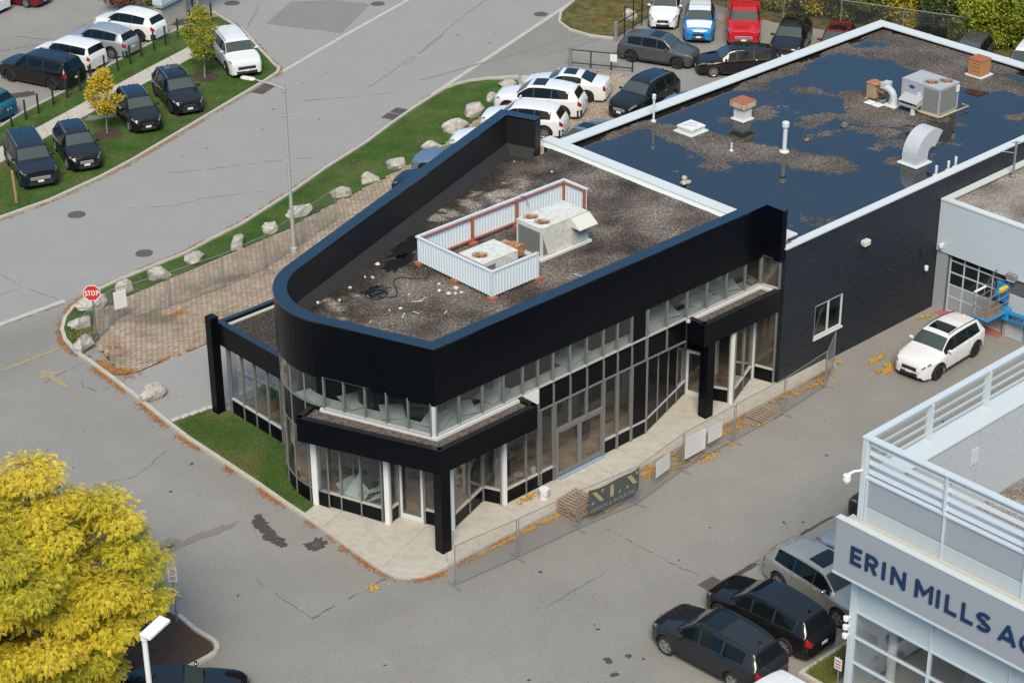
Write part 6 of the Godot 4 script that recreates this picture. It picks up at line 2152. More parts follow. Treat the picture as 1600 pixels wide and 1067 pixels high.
# opts: rim, clad (dark lower trim), rails, sun (glass roof panel), roof (second colour), wash
func car(called: String, label: String, kind: String, pos: Vector2, heading: float, size: Array, colour: Material, opts := {}, y := 0.0) -> Node3D:
	var c := {"k": kind, "L": size[0], "W": size[1], "H": size[2], "wb": size[0] * 0.60, "fo": size[0] * 0.185, "wr": size[3], "clear": 0.2 if kind != "sedan" else 0.16}
	if kind == "pickup": c.wb = size[0] * 0.63; c.fo = size[0] * 0.165; c.clear = 0.28
	var sh := car_shape(c)
	var t := thing(called, label, "car" if kind != "pickup" else "pickup truck", Vector3(pos.x, y, pos.y), -deg_to_rad(heading), "parked vehicles")
	var glass := mat("car_glass", 0.006, 0.009, 0.009, 0.04, 0.0, 0.45)
	var wglass := mat("car_windshield", 0.045, 0.062, 0.058, 0.05, 0.0, 0.6)
	var trim: Material = M.black_plastic if opts.get("clad", true) else colour
	part("body", sh.body, colour, t)
	part("underbody", sh.under, M.rubber, t)
	part("windshield", sh.wind, wglass, t)
	part("rear_window", sh.rear, glass, t)
	for g in sh.pillar: part("window_trim", g, M.black_plastic, t)
	for g in sh.side: part("side_window", g, glass, t)
	if opts.get("sun", false): part("roof_glass", sh.sun, glass, t)
	for g in sh.head: part("headlight", g, mat("headlamp", 0.15, 0.165, 0.17, 0.1), t)
	for g in sh.tail: part("tail_light", g, mat("taillamp", 0.30, 0.010, 0.014, 0.2), t)
	if opts.get("clad", true):
		for g in sh.clad: part("bumper_trim", g, trim, t)
		for g in sh.rocker: part("rocker_trim", g, trim, t)
		for g in sh.arch: part("arch_trim", g, trim, t)
	part("grille", sh.grille, M.black_plastic if not opts.get("chrome", false) else M.steel, t)
	part("lower_grille", sh.lower, M.black_plastic, t)
	part("licence_plate", sh.plate, M.white, t)
	part("licence_plate", sh.rplate, M.white, t)
	for g in sh.mirror: part("mirror", g, opts.get("mirror", colour), t)
	if opts.get("rails", false):
		for g in sh.rails: part("roof_rail", g, opts.get("rail_mat", M.black_plastic), t)
	for g in sh.handles: part("door_handle", g, colour if not opts.get("chrome", false) else M.steel, t)
	for g in sh.seams: part("door_seam", g, M.rubber, t)
	part("roof_aerial", sh.fin, colour, t)
	var wp := wheel_parts(c.wr)
	var rim: Material = opts.get("rim", mat("alloy", 0.42, 0.42, 0.43, 0.3, 0.7))
	for q in [[c.L * 0.5 - c.fo, 1], [c.L * 0.5 - c.fo, -1], [c.L * 0.5 - c.fo - c.wb, 1], [c.L * 0.5 - c.fo - c.wb, -1]]:
		var w := part("wheel", wp[0], M.rubber, t)
		w.position = Vector3(q[0], c.wr, q[1] * (c.W * 0.5 - 0.115))
		if q[1] < 0: w.rotation.y = PI
		part("rim", wp[1], rim, w)
		part("hub_well", wp[2], M.steel_dark, w)
	return t
func cars() -> void:
	var black := paint("black", 0.010, 0.0105, 0.012)
	var navy := paint("navy", 0.010, 0.013, 0.020)
	var white := paint("white", 0.70, 0.71, 0.72)
	var silver := paint("silver", 0.40, 0.42, 0.45, 0.5)
	var champagne := paint("champagne", 0.42, 0.40, 0.36, 0.5)
	var grey := paint("grey", 0.085, 0.088, 0.094, 0.35)
	var darkgrey := paint("dark_grey", 0.024, 0.025, 0.028, 0.3)
	var red := paint("red", 0.48, 0.014, 0.024)
	var wine := paint("wine", 0.14, 0.010, 0.018)
	var blue := paint("blue", 0.010, 0.20, 0.52)
	var teal := paint("teal", 0.012, 0.10, 0.15)
	var mist := paint("mist_blue", 0.16, 0.22, 0.30, 0.4)
	var drim := mat("dark_rim", 0.03, 0.03, 0.032, 0.35, 0.5)
	var srail := mat("silver_rail", 0.45, 0.46, 0.47, 0.35, 0.7)
	var g := 0.05
	# on the lawn across the road
	car("parked_suv", "navy black SUV with chrome grille, leftmost of those facing the road on the lawn", "boxy", Vector2(8.08, -41.6), 109.5, [4.95, 1.97, 1.76, 0.37], navy, {"rails": true, "rail_mat": srail, "chrome": true, "rim": drim}, g)
	car("parked_suv", "black SUV on the lawn between the leftmost SUV and the yellow sapling", "suv", Vector2(10.9, -41.6), 109.5, [4.5, 1.86, 1.66, 0.35], black, {"rails": true, "rail_mat": srail, "chrome": true}, g)
	car("parked_suv", "black compact SUV on the lawn just right of the yellow sapling", "suv", Vector2(16.15, -43.75), 108.5, [4.4, 1.82, 1.63, 0.34], black, {"rails": true, "rail_mat": srail}, g)
	car("parked_suv", "black SUV with glass roof panel on the lawn beside the greener sapling", "suv", Vector2(19.36, -44.55), 108.5, [4.9, 1.92, 1.69, 0.36], black, {"rails": true, "rail_mat": srail, "sun": true, "rim": drim}, g)
	car("parked_suv", "white boxy SUV on the lawn beside the driveway apron", "boxy", Vector2(25.3, -47.15), 111, [5.0, 1.98, 1.76, 0.38], white, {"rails": true, "rim": drim}, g)
	# in the lot behind the bollards
	car("parked_suv", "black boxy SUV parked behind the row of bollards", "boxy", Vector2(15.7, -52.8), -109.5, [5.0, 1.98, 1.75, 0.38], black, {"rails": true, "rim": drim})
	car("parked_hatchback", "white boxy hatchback with tall red tail lights between black SUV and silver SUV", "boxy", Vector2(18.35, -54.0), -109.5, [4.2, 1.80, 1.61, 0.33], white, {})
	car("parked_suv", "silver SUV parked behind the bollards between two white cars", "suv", Vector2(21.05, -54.65), -109.5, [4.45, 1.85, 1.64, 0.34], silver, {})
	car("parked_suv", "white SUV parked beside the sign cabinet behind the bollards", "suv", Vector2(23.85, -55.95), -109.5, [4.66, 1.87, 1.66, 0.36], white, {"rim": drim})
	car("parked_suv", "teal blue SUV cut by the left edge behind the bollards", "suv", Vector2(10.4, -51.0), -109.5, [4.6, 1.86, 1.65, 0.35], teal, {})
	car("parked_suv", "white SUV at the top left edge beside the red car", "suv", Vector2(19.6, -67.0), -109.5, [4.6, 1.86, 1.66, 0.35], white, {})
	car("parked_sedan", "dark red sedan with its nose out at the top left", "sedan", Vector2(22.2, -66.4), 70, [4.6, 1.82, 1.45, 0.33], wine, {"clad": false})
	# far yard
	car("crossover", "dark grey crossover driving down the yard lane beside the gate", "suv", Vector2(43.6, -30.4), 68, [4.75, 1.90, 1.66, 0.36], grey, {"rim": drim, "sun": true})
	car("crossover", "black low crossover facing left beyond the workshop's parapet", "suv", Vector2(45.6, -26.0), -140, [4.85, 1.93, 1.56, 0.36], black, {"sun": true})
	var w1 := car("parked_suv", "white SUV with pale grey hood sides, leftmost of those under the wood", "suv", Vector2(49.3, -35.2), 141, [4.6, 1.86, 1.66, 0.35], white, {"rim": drim})
	var w2 := car("parked_suv", "bright blue SUV with white roof and bonnet under the wood", "suv", Vector2(49.0, -32.1), 139, [4.5, 1.86, 1.66, 0.35], blue, {"rim": drim})
	two_tone(w2, "suv", [4.5, 1.86, 1.66, 0.35], white)
	car("pickup_truck", "red pickup truck with dark bed under the wood", "pickup", Vector2(50.8, -30.1), 139, [5.6, 1.98, 1.85, 0.39], red, {"clad": false, "chrome": true})
	car("parked_suv", "black SUV between the red pickup and the wine red car", "suv", Vector2(50.6, -26.2), 150, [4.9, 1.93, 1.72, 0.37], black, {"rails": true})
	car("parked_suv", "wine red SUV with dark roof glass peeking over the parapet", "suv", Vector2(51.9, -23.8), 150, [4.6, 1.86, 1.66, 0.35], wine, {"sun": true})
	car("parked_suv", "slate grey SUV roof showing behind the far parapet", "suv", Vector2(56.0, -17.2), 160, [4.6, 1.86, 1.66, 0.35], grey, {})
	car("delivery_van", "white van roof showing behind the far parapet at the right edge", "boxy", Vector2(56.6, -13.6), 160, [5.2, 2.0, 2.0, 0.36], white, {"clad": false})
	car("parked_sedan", "black car almost hidden behind the far parapet", "sedan", Vector2(55.6, -20.3), 160, [4.6, 1.82, 1.5, 0.33], black, {"clad": false})
	# on the pavers behind the showroom
	var py := 0.046
	car("parked_sedan", "white sedan with sunroof, farthest along the paver row", "sedan", Vector2(35.8, -30.15), -122, [4.9, 1.9, 1.45, 0.35], white, {"clad": false, "sun": true, "rim": drim}, py)
	car("parked_suv", "white three-row SUV with glass roof beside the white sedan", "suv", Vector2(33.0, -29.35), -122, [5.05, 1.98, 1.76, 0.38], white, {"sun": true, "chrome": true}, py)
	car("parked_suv", "white SUV partly hidden behind the showroom's wing end", "suv", Vector2(30.4, -27.9), -122, [4.7, 1.88, 1.66, 0.36], white, {}, py)
	car("parked_sedan", "white car with only its bonnet showing past the wing parapet", "sedan", Vector2(27.3, -26.9), -122, [4.7, 1.85, 1.46, 0.34], white, {"clad": false}, py)
	car("parked_sedan", "misty blue car nosing out behind the wing parapet", "sedan", Vector2(24.0, -26.2), -122, [4.6, 1.82, 1.45, 0.34], mist, {"clad": false}, py)
	car("parked_sedan", "dark navy car, nearest of the paver row", "sedan", Vector2(21.5, -24.8), -122, [4.6, 1.82, 1.45, 0.34], navy, {"clad": false}, py)
	car("parked_suv", "black three-row SUV with bright grille facing left behind the workshop", "suv", Vector2(37.6, -25.8), 170, [5.05, 1.98, 1.76, 0.38], black, {"rails": true, "rail_mat": srail, "chrome": true}, py)
	car("parked_sedan", "pale blue sedan roof just above the workshop's left parapet", "sedan", Vector2(30.7, -23.5), 170, [4.7, 1.85, 1.42, 0.34], mist, {"clad": false, "sun": true}, py)
	car("parked_sedan", "pale blue car beside the black three-row SUV", "sedan", Vector2(37.0, -22.9), 170, [4.7, 1.85, 1.46, 0.34], mist, {"clad": false}, py)
	# by the garage and the dealership
	car("parked_suv", "white SUV with roof bars parked before the garage door", "suv", Vector2(25.45, 3.4), 177, [4.7, 1.9, 1.66, 0.36], white, {"sun": true, "rails": true, "rim": drim})
	car("parked_suv", "charcoal SUV with roof bars, nearest of the dealership row", "suv", Vector2(2.6, 11.2), -93, [4.87, 1.98, 1.73, 0.38], darkgrey, {"rails": true, "sun": true})
	car("parked_suv", "glossy black SUV, second of the dealership row", "suv", Vector2(5.3, 11.15), -92, [4.75, 1.9, 1.64, 0.37], black, {"clad": false})
	car("parked_suv", "champagne silver SUV with its tail to the lane in the dealership row", "suv", Vector2(8.1, 11.3), 94, [4.8, 1.89, 1.69, 0.37], champagne, {"sun": true, "clad": false})
	car("parked_sedan", "pale blue-grey car beyond the champagne SUV", "sedan", Vector2(10.9, 11.5), -92, [4.8, 1.85, 1.45, 0.34], silver, {"clad": false})
	car("pickup_truck", "black pickup with orange marker light behind the dealership corner", "pickup", Vector2(13.6, 11.4), -92, [5.6, 1.98, 1.86, 0.4], black, {})
	car("parked_suv", "white SUV roof cut by the bottom edge beside the planter", "suv", Vector2(0.5, 14.8), 178, [4.6, 1.88, 1.62, 0.35], white, {"sun": true})
	car("parked_sedan", "black sedan under the big yellow tree at the bottom edge", "sedan", Vector2(-12.3, 0.65), 36, [4.8, 1.86, 1.46, 0.34], black, {"clad": false})
func two_tone(t: Node3D, kind: String, size: Array, colour: Material) -> void:
	var c := {"k": kind, "L": size[0], "W": size[1], "H": size[2], "wb": size[0] * 0.60, "fo": size[0] * 0.185, "wr": size[3], "clear": 0.2}
	var P: Dictionary = PROFILE[kind]
	part("white_roof", patch(c, P.wind[1] + 0.005, P.rear[0] - 0.002, 5.05, 10.95, 8, 12, 0.006), colour, t)
	part("white_bonnet", patch(c, 0.03, P.wind[0] - 0.012, 5.1, 10.9, 6, 8, 0.006), colour, t)

func street() -> void:
	# black bollards along the lot
	var b := [[10.6, -47.75], [11.73, -48.15], [12.74, -48.46], [14.05, -49.04], [15.18, -49.42], [16.3, -49.83], [17.45, -50.42], [18.77, -51.03], [19.69, -51.1], [20.81, -51.47], [21.98, -52.05], [23.14, -52.43], [24.22, -52.8], [25.56, -53.41], [26.97, -54.15], [28.71, -54.34], [29.3, -57.2]]
	var proto: Node3D
	for k in b.size():
		var lb: String = "black steel bollard, %s from the left along the lot edge" % ORD[k]
		if k == 0:
			proto = thing("bollard", lb, "bollard", Vector3(b[0][0], 0.04, b[0][1]), 0.0, "bollards along the lot edge")
			var m := MB.new()
			m.lathe([Vector2(0.057, 0), Vector2(0.057, 1.16), Vector2(0.045, 1.2), Vector2(0, 1.215)], 10, Vector3.ZERO)
			part("post", m, M.black_plastic, proto)
			m = MB.new()
			m.lathe([Vector2(0.085, 0.0), Vector2(0.08, 0.02), Vector2(0, 0.021)], 12, Vector3.ZERO)
			part("base_ring", m, M.black_plastic, proto)
		else: copy_of(proto, lb, Vector3(b[k][0], 0.04, b[k][1]))
	# street lamp
	var la := thing("street_lamp", "tall grey street lamp with a single arm over the road", "street lamp", Vector3(12.0, 0.04, -24.45))
	var m := MB.new()
	m.tube([Vector3(0, 0, 0), Vector3(0, 4, 0), Vector3(0, 8.6, 0)], 0.10, 12, 0.065)
	m.lathe([Vector2(0.17, 0.0), Vector2(0.17, 0.25), Vector2(0.1, 0.3)], 12, Vector3.ZERO)
	part("pole", m, mat("lamp_grey", 0.36, 0.38, 0.36, 0.6), la)
	m = MB.new()
	m.tube([Vector3(0.02, 8.3, 0.1), Vector3(-0.2, 8.42, -0.6), Vector3(-0.5, 8.5, -1.4)], 0.045, 8, 0.035)
	part("arm", m, M.lamp_grey, la)
	m = MB.new()
	rounded_head(m, Vector3(-0.66, 8.5, -1.85), Vector3(-0.35, 0, -0.94))
	part("lamp_head", m, M.off_white, la)
	m = MB.new()
	m.tube([Vector3(0, 7.0, 0), Vector3(0.9, 7.0, 0.55)], 0.02, 5)
	for y in [8.2, 7.0, 4.3, 2.4]: m.lathe([Vector2(0.095, y - 0.04), Vector2(0.11, y), Vector2(0.095, y + 0.04)], 12, Vector3.ZERO)
	part("banner_bracket", m, M.lamp_grey, la)
	# lot light by the big tree
	var ll := thing("lot_light", "white square lot light on a white pole in front of the big yellow tree", "lamp", Vector3(-15.78, 0, 4.93))
	m = MB.new()
	m.tube([Vector3(0, 0, 0), Vector3(0, 7.0, 0)], 0.085, 10)
	part("pole", m, M.white, ll)
	m = MB.new()
	m.cbox(Vector3(0.36, 7.1, 0.05), Vector3(0.95, 0.13, 0.42), 0.03, Basis.from_euler(Vector3(0, 0.25, 0.12)))
	part("lamp_head", m, M.white, ll)
	m = MB.new()
	m.lathe([Vector2(0.12, 6.85), Vector2(0.12, 7.05), Vector2(0, 7.06)], 10, Vector3.ZERO)
	part("collar", m, M.white, ll)
	# no parking sign
	var np := thing("parking_sign", "small white no-parking sign standing at the edge of the tree bed", "sign", Vector3(-9.45, 0.02, -3.45))
	m = MB.new()
	m.tube([Vector3(0, 0, 0), Vector3(0, 2.3, 0)], 0.03, 6)
	part("post", m, M.steel, np)
	var face := Basis(Vector3(0.73, 0, 0.68), Vector3.UP, Vector3(-0.68, 0, 0.73))
	m = MB.new()
	m.box(Vector3(-0.03, 2.0, 0.04), Vector3(0.32, 0.62, 0.012), face)
	var plate := part("plate", m, M.white, np)
	m = MB.new()
	var cc := Vector3(-0.03, 2.1, 0.04) + face.z * 0.009
	m.lathe([Vector2(0.11, 0.0), Vector2(0.085, 0.0)], 24, cc, Basis(face.x, face.z, -face.y))
	m.box(cc, Vector3(0.2, 0.025, 0.003), face * Basis(Vector3.BACK, 0.78))
	for k in 3: m.box(cc + Vector3(0, -0.2 - k * 0.05, 0), Vector3(0.2, 0.022, 0.003), face)
	part("prohibition_mark", m, mat("print_red2", 0.45, 0.05, 0.06, 0.6), plate)
	# stop sign
	var ss := thing("stop_sign", "red octagonal STOP sign on a steel post behind the corner fence", "sign", Vector3(0.22, 0.02, -23.38))
	m = MB.new()
	m.box(Vector3(0, 1.15, 0), Vector3(0.06, 2.3, 0.06))
	part("post", m, M.steel, ss)
	var sf := Basis(Vector3(0.80, 0, 0.60), Vector3.UP, Vector3(-0.60, 0, 0.80))
	var ce := Vector3(0, 2.35, 0) + sf.z * 0.05
	for q in [[0.40, 0.0, "white", "rim_plate"], [0.365, 0.008, "stop_red", "plate"]]:
		mat("stop_red", 0.55, 0.028, 0.028, 0.4)
		m = MB.new()
		m.lathe([Vector2(0, -0.008), Vector2(q[0], -0.008), Vector2(q[0], 0.0), Vector2(0, 0.0)], 8, ce + sf.z * q[1], Basis(sf.x, sf.z, -sf.y) * Basis(Vector3.UP, PI / 8))
		part(q[3], m, M[q[2]], ss)
	var t := TextMesh.new()
	var fo := SystemFont.new()
	fo.font_names = PackedStringArray(["Droid Sans"])
	fo.font_weight = 700
	t.text = "STOP"
	t.font = fo
	t.font_size = 48
	t.pixel_size = 0.01
	t.depth = 0.004
	var bb := t.get_aabb()
	var k1 := 0.60 / bb.size.x
	var k2 := 0.25 / bb.size.y
	var o := part("lettering", t, M.white, ss)
	o.transform = Transform3D(Basis(sf.x * k1, sf.y * k2, sf.z), ce + sf.z * 0.014 - sf.x * (bb.position.x + bb.size.x * 0.5) * k1 - sf.y * (bb.position.y + bb.size.y * 0.5) * k2)
	# wooden stake
	var sk := MB.new()
	sk.box(Vector3(0, 0.9, 0), Vector3(0.09, 1.8, 0.09), Basis.from_euler(Vector3(0.02, 0.3, 0.05)))
	var so := part("wooden_stake", sk, mat("stake_wood", 0.42, 0.27, 0.14, 0.9))
	so.position = Vector3(5.42, 0.04, -38.72)
	tag(so, "plain wooden stake standing upright at the left lawn's kerb", "stake")
	# iron covers
	var mh := [[6.89, -35.49, 0.36, "round manhole cover in the road near the left lawn"], [38.31, -49.81, 0.36, "round manhole cover on the far driveway apron"], [6.79, -29.41, 0.34, "round manhole cover in the road near the central lawn kerb"], [44.33, -41.16, 0.36, "round manhole cover near the far dry lawn"], [31.75, -56.37, 0.4, "round manhole cover on the asphalt beyond the last bollard"], [-2.88, -3.91, 0.13, "small round valve cover in a damp patch by the corner kerb"]]
	for q in mh:
		var c := thing("manhole_cover", q[3], "manhole cover", Vector3(q[0], 0.006, q[1]), 0.0, "iron covers in the asphalt")
		m = MB.new()
		m.lathe([Vector2(q[2] * 1.25, 0.0), Vector2(q[2] * 1.22, 0.012), Vector2(q[2] * 1.03, 0.014), Vector2(q[2] * 1.02, 0.0)], 24, Vector3.ZERO)
		part("frame", m, M.steel_dark, c)
		m = MB.new()
		m.lathe([Vector2(q[2], 0.004), Vector2(q[2], 0.014), Vector2(0, 0.014)], 24, Vector3.ZERO)
		for w in 5: m.box(Vector3((w - 2) * q[2] * 0.33, 0.018, 0), Vector3(q[2] * 0.1, 0.008, q[2] * 1.3))
		part("lid", m, mat("iron", 0.10, 0.09, 0.08, 0.8), c)
	for q in [[23.75, -42.75, 0.36, "left catch basin grate by the white SUV's lawn kerb"], [24.5, -43.05, 0.36, "right catch basin grate by the white SUV's lawn kerb"], [26.6, -34.62, 0.36, "left catch basin grate at the central lawn kerb"], [27.45, -34.9, 0.36, "right catch basin grate at the central lawn kerb"], [5.85, 8.05, 0.0, "square iron catch basin before the black SUVs"]]:
		var c := thing("catch_basin", q[3], "drain", Vector3(q[0], 0.006, q[1]), q[2], "street drains")
		m = MB.new()
		for w in [-0.36, 0.36]:
			m.box(Vector3(w, 0.008, 0), Vector3(0.08, 0.02, 0.8)); m.box(Vector3(0, 0.008, w), Vector3(0.64, 0.02, 0.08))
		part("frame", m, M.steel_dark, c)
		m = MB.new()
		for w in 6: m.box(Vector3(-0.275 + w * 0.11, 0.009, 0), Vector3(0.06, 0.016, 0.64))
		part("grate", m, mat("rusty_iron", 0.095, 0.072, 0.06, 0.85), c)
		m = MB.new()
		m.box(Vector3(0, 0.0, 0), Vector3(0.66, 0.006, 0.66))
		part("pit", m, M.rusty_iron, c)
	# sign cabinet on its wall, top left
	var sg := thing("sign_cabinet", "pale blue sign cabinet with a curved bottom on a concrete wall behind the bollards", "sign", Vector3(26.7, 0.02, -56.0), 0.35)
	m = MB.new()
	m.cbox(Vector3(0.2, 0.6, 0), Vector3(2.6, 1.2, 0.5), 0.02)
	part("concrete_wall", m, M.concrete, sg)
	m = MB.new()
	m.cbox(Vector3(-0.1, 3.1, 0.1), Vector3(2.3, 3.2, 0.7), 0.04)
	part("cabinet", m, M.pale_panel, sg)
	m = MB.new()
	m.cbox(Vector3(-0.1, 1.42, 0.12), Vector3(2.26, 0.26, 0.66), 0.08)
	part("lower_band", m, mat("band_blue", 0.25, 0.34, 0.38, 0.4), sg)
	# low pipe barriers at the yard gate
	for q in [[Vector2(39.2, -33.3), Vector2(41.1, -30.1), "black pipe barrier with a white notice beside the white sedan"], [Vector2(44.2, -34.5), Vector2(47.4, -35.4), "black pipe barrier running from a steel post into the dry lawn"]]:
		var g := thing("pipe_barrier", q[2], "barrier", p3(q[0], 0.0))
		var d := p3(q[1] - q[0], 0)
		m = MB.new()
		m.lathe([Vector2(0.11, 0), Vector2(0.11, 1.2), Vector2(0, 1.25)], 12, Vector3.ZERO)
		part("steel_post", m, M.steel, g)
		for y in [1.05, 0.25]:
			m = MB.new()
			m.tube([Vector3(0, y, 0), d + Vector3(0, y, 0)], 0.035, 6)
			part("rail", m, M.black, g)
		for s in [0.33, 0.66, 1.0]:
			m = MB.new()
			m.tube([d * s, d * s + Vector3(0, 1.05 if q[0].x < 42 else 1.9, 0)], 0.04, 6)
			part("post", m, M.black, g)
		if q[0].x < 42:
			m = MB.new()
			m.box(d * 0.7 + Vector3(-0.06, 0.8, 0.03), Vector3(0.4, 0.45, 0.012), Basis(Vector3.UP, -1.0))
			part("notice", m, M.white, g)
	# chain fence along the wood
	var cf := [[49.8, -37.4], [52.6, -33.0], [53.9, -29.6], [55.2, -26.2], [56.6, -22.6], [58, -19]]
	for k in cf.size() - 1:
		var a := Vector2(cf[k][0], cf[k][1])
		var e := Vector2(cf[k + 1][0], cf[k + 1][1])
		var g := thing("chain_link_fence", "galvanised chain-link fence bay along the wood, %s from the left" % ORD[k], "fence", p3(a, 0.03), 0.0, "chain-link fence along the wood")
		var d := p3(e - a, 0)
		m = MB.new()
		m.tube([Vector3.ZERO, Vector3(0, 2.0, 0)], 0.04, 6)
		part("post", m, M.steel, g)
		m = MB.new()
		m.tube([Vector3(0, 1.95, 0), d + Vector3(0, 1.95, 0)], 0.028, 6)
		part("top_rail", m, M.steel, g)
		m = wires(d.length(), 1.9, 0.09, 0.09, 0.0035)
		var w := part("wire_mesh", m, M.steel, g)
		w.set_meta("kind", "stuff")
		w.transform = Transform3D(Basis(d.normalized(), Vector3.UP, d.normalized().cross(Vector3.UP)), Vector3(0, 0.03, 0))
func rounded_head(m: MB, at: Vector3, d: Vector3) -> void:
	var rows := []
	var x := d.normalized()
	var z := x.cross(Vector3.UP).normalized()
	for i in 9:
		var s := i / 8.0
		var w := 0.17 * sqrt(maxf(0.0, 1.0 - pow(s * 2.0 - 1.0, 4.0))) + 0.01
		var line := []
		for j in 10:
			var a := TAU * j / 10
			line.append(at + x * (s - 0.5) * 0.85 + z * cos(a) * w + Vector3.UP * sin(a) * w * 0.45)
		rows.append(line)
	m.grid(rows, Vector3.UP, true, at)
func wires(l: float, h: float, dx: float, dy: float, r: float) -> MB:
	var m := MB.new()
	var k := int(l / dx)
	for i in range(1, k):
		m.quad(Vector3(l * i / k - r, 0, 0), Vector3(l * i / k - r, h, 0), Vector3(l * i / k + r, h, 0), Vector3(l * i / k + r, 0, 0))
		m.quad(Vector3(l * i / k, 0, -r), Vector3(l * i / k, h, -r), Vector3(l * i / k, h, r), Vector3(l * i / k, 0, r))
	k = int(h / dy)
	for i in range(1, k):
		m.quad(Vector3(0, h * i / k - r, 0), Vector3(0, h * i / k + r, 0), Vector3(l, h * i / k + r, 0), Vector3(l, h * i / k - r, 0))
		m.quad(Vector3(0, h * i / k, -r), Vector3(0, h * i / k, r), Vector3(l, h * i / k, r), Vector3(l, h * i / k, -r))
	return m
func fence_panel(a: Vector2, b: Vector2, label: String, group: String, y0 := 0.0) -> Node3D:
	var l := a.distance_to(b)
	var t := (b - a) / l
	var g := thing("fence_panel", label, "fence", p3(a, y0), -atan2(t.y, t.x), group)
	var h := 1.75
	for x in [0.05, l - 0.05]:
		var m := MB.new()
		m.tube([Vector3(x, 0.03, 0), Vector3(x, h, 0)], 0.02, 6)
		part("upright", m, M.steel, g)
	for y in [0.12, h - 0.02]:
		var m := MB.new()
		m.tube([Vector3(0.05, y, 0), Vector3(l - 0.05, y, 0)], 0.017, 6)
		part("rail", m, M.steel, g)
	var w := wires(l - 0.1, h - 0.16, 0.055, 0.11, 0.0022)
	var o := part("wire_mesh", shifted(w, Vector3(0.05, 0.13, 0)), M.steel, g)
	o.set_meta("kind", "stuff")
	var f := MB.new()
	f.box(Vector3(0, 0.02, 0), Vector3(0.08, 0.035, 0.78))
	f.tube([Vector3(0, 0.03, 0), Vector3(0, 0.25, 0)], 0.018, 6)
	part("foot", f, M.steel, g)
	return g
func pallet(called: String, label: String, at: Vector3, turn: float, group := "", tilt := Vector3.ZERO) -> Node3D:
	var g := thing(called, label, "pallet", at, turn, group)
	g.rotation = Vector3(tilt.x, turn, tilt.z)
	for k in 7:
		var m := MB.new()
		m.cbox(Vector3(-0.5 + k * 0.167, 0.128, 0), Vector3(0.1, 0.02, 1.0), 0.003)
		part("deck_board", m, M.pallet_wood, g)
	for k in 3:
		var m := MB.new()
		m.cbox(Vector3(0, 0.07, -0.45 + k * 0.45), Vector3(1.15, 0.095, 0.05), 0.004)
		part("stringer", m, M.pallet_wood, g)
	for k in 3:
		var m := MB.new()
		m.cbox(Vector3(-0.5 + k * 0.5, 0.011, 0), Vector3(0.1, 0.02, 1.0), 0.003)
		part("base_board", m, M.pallet_wood, g)
	return g
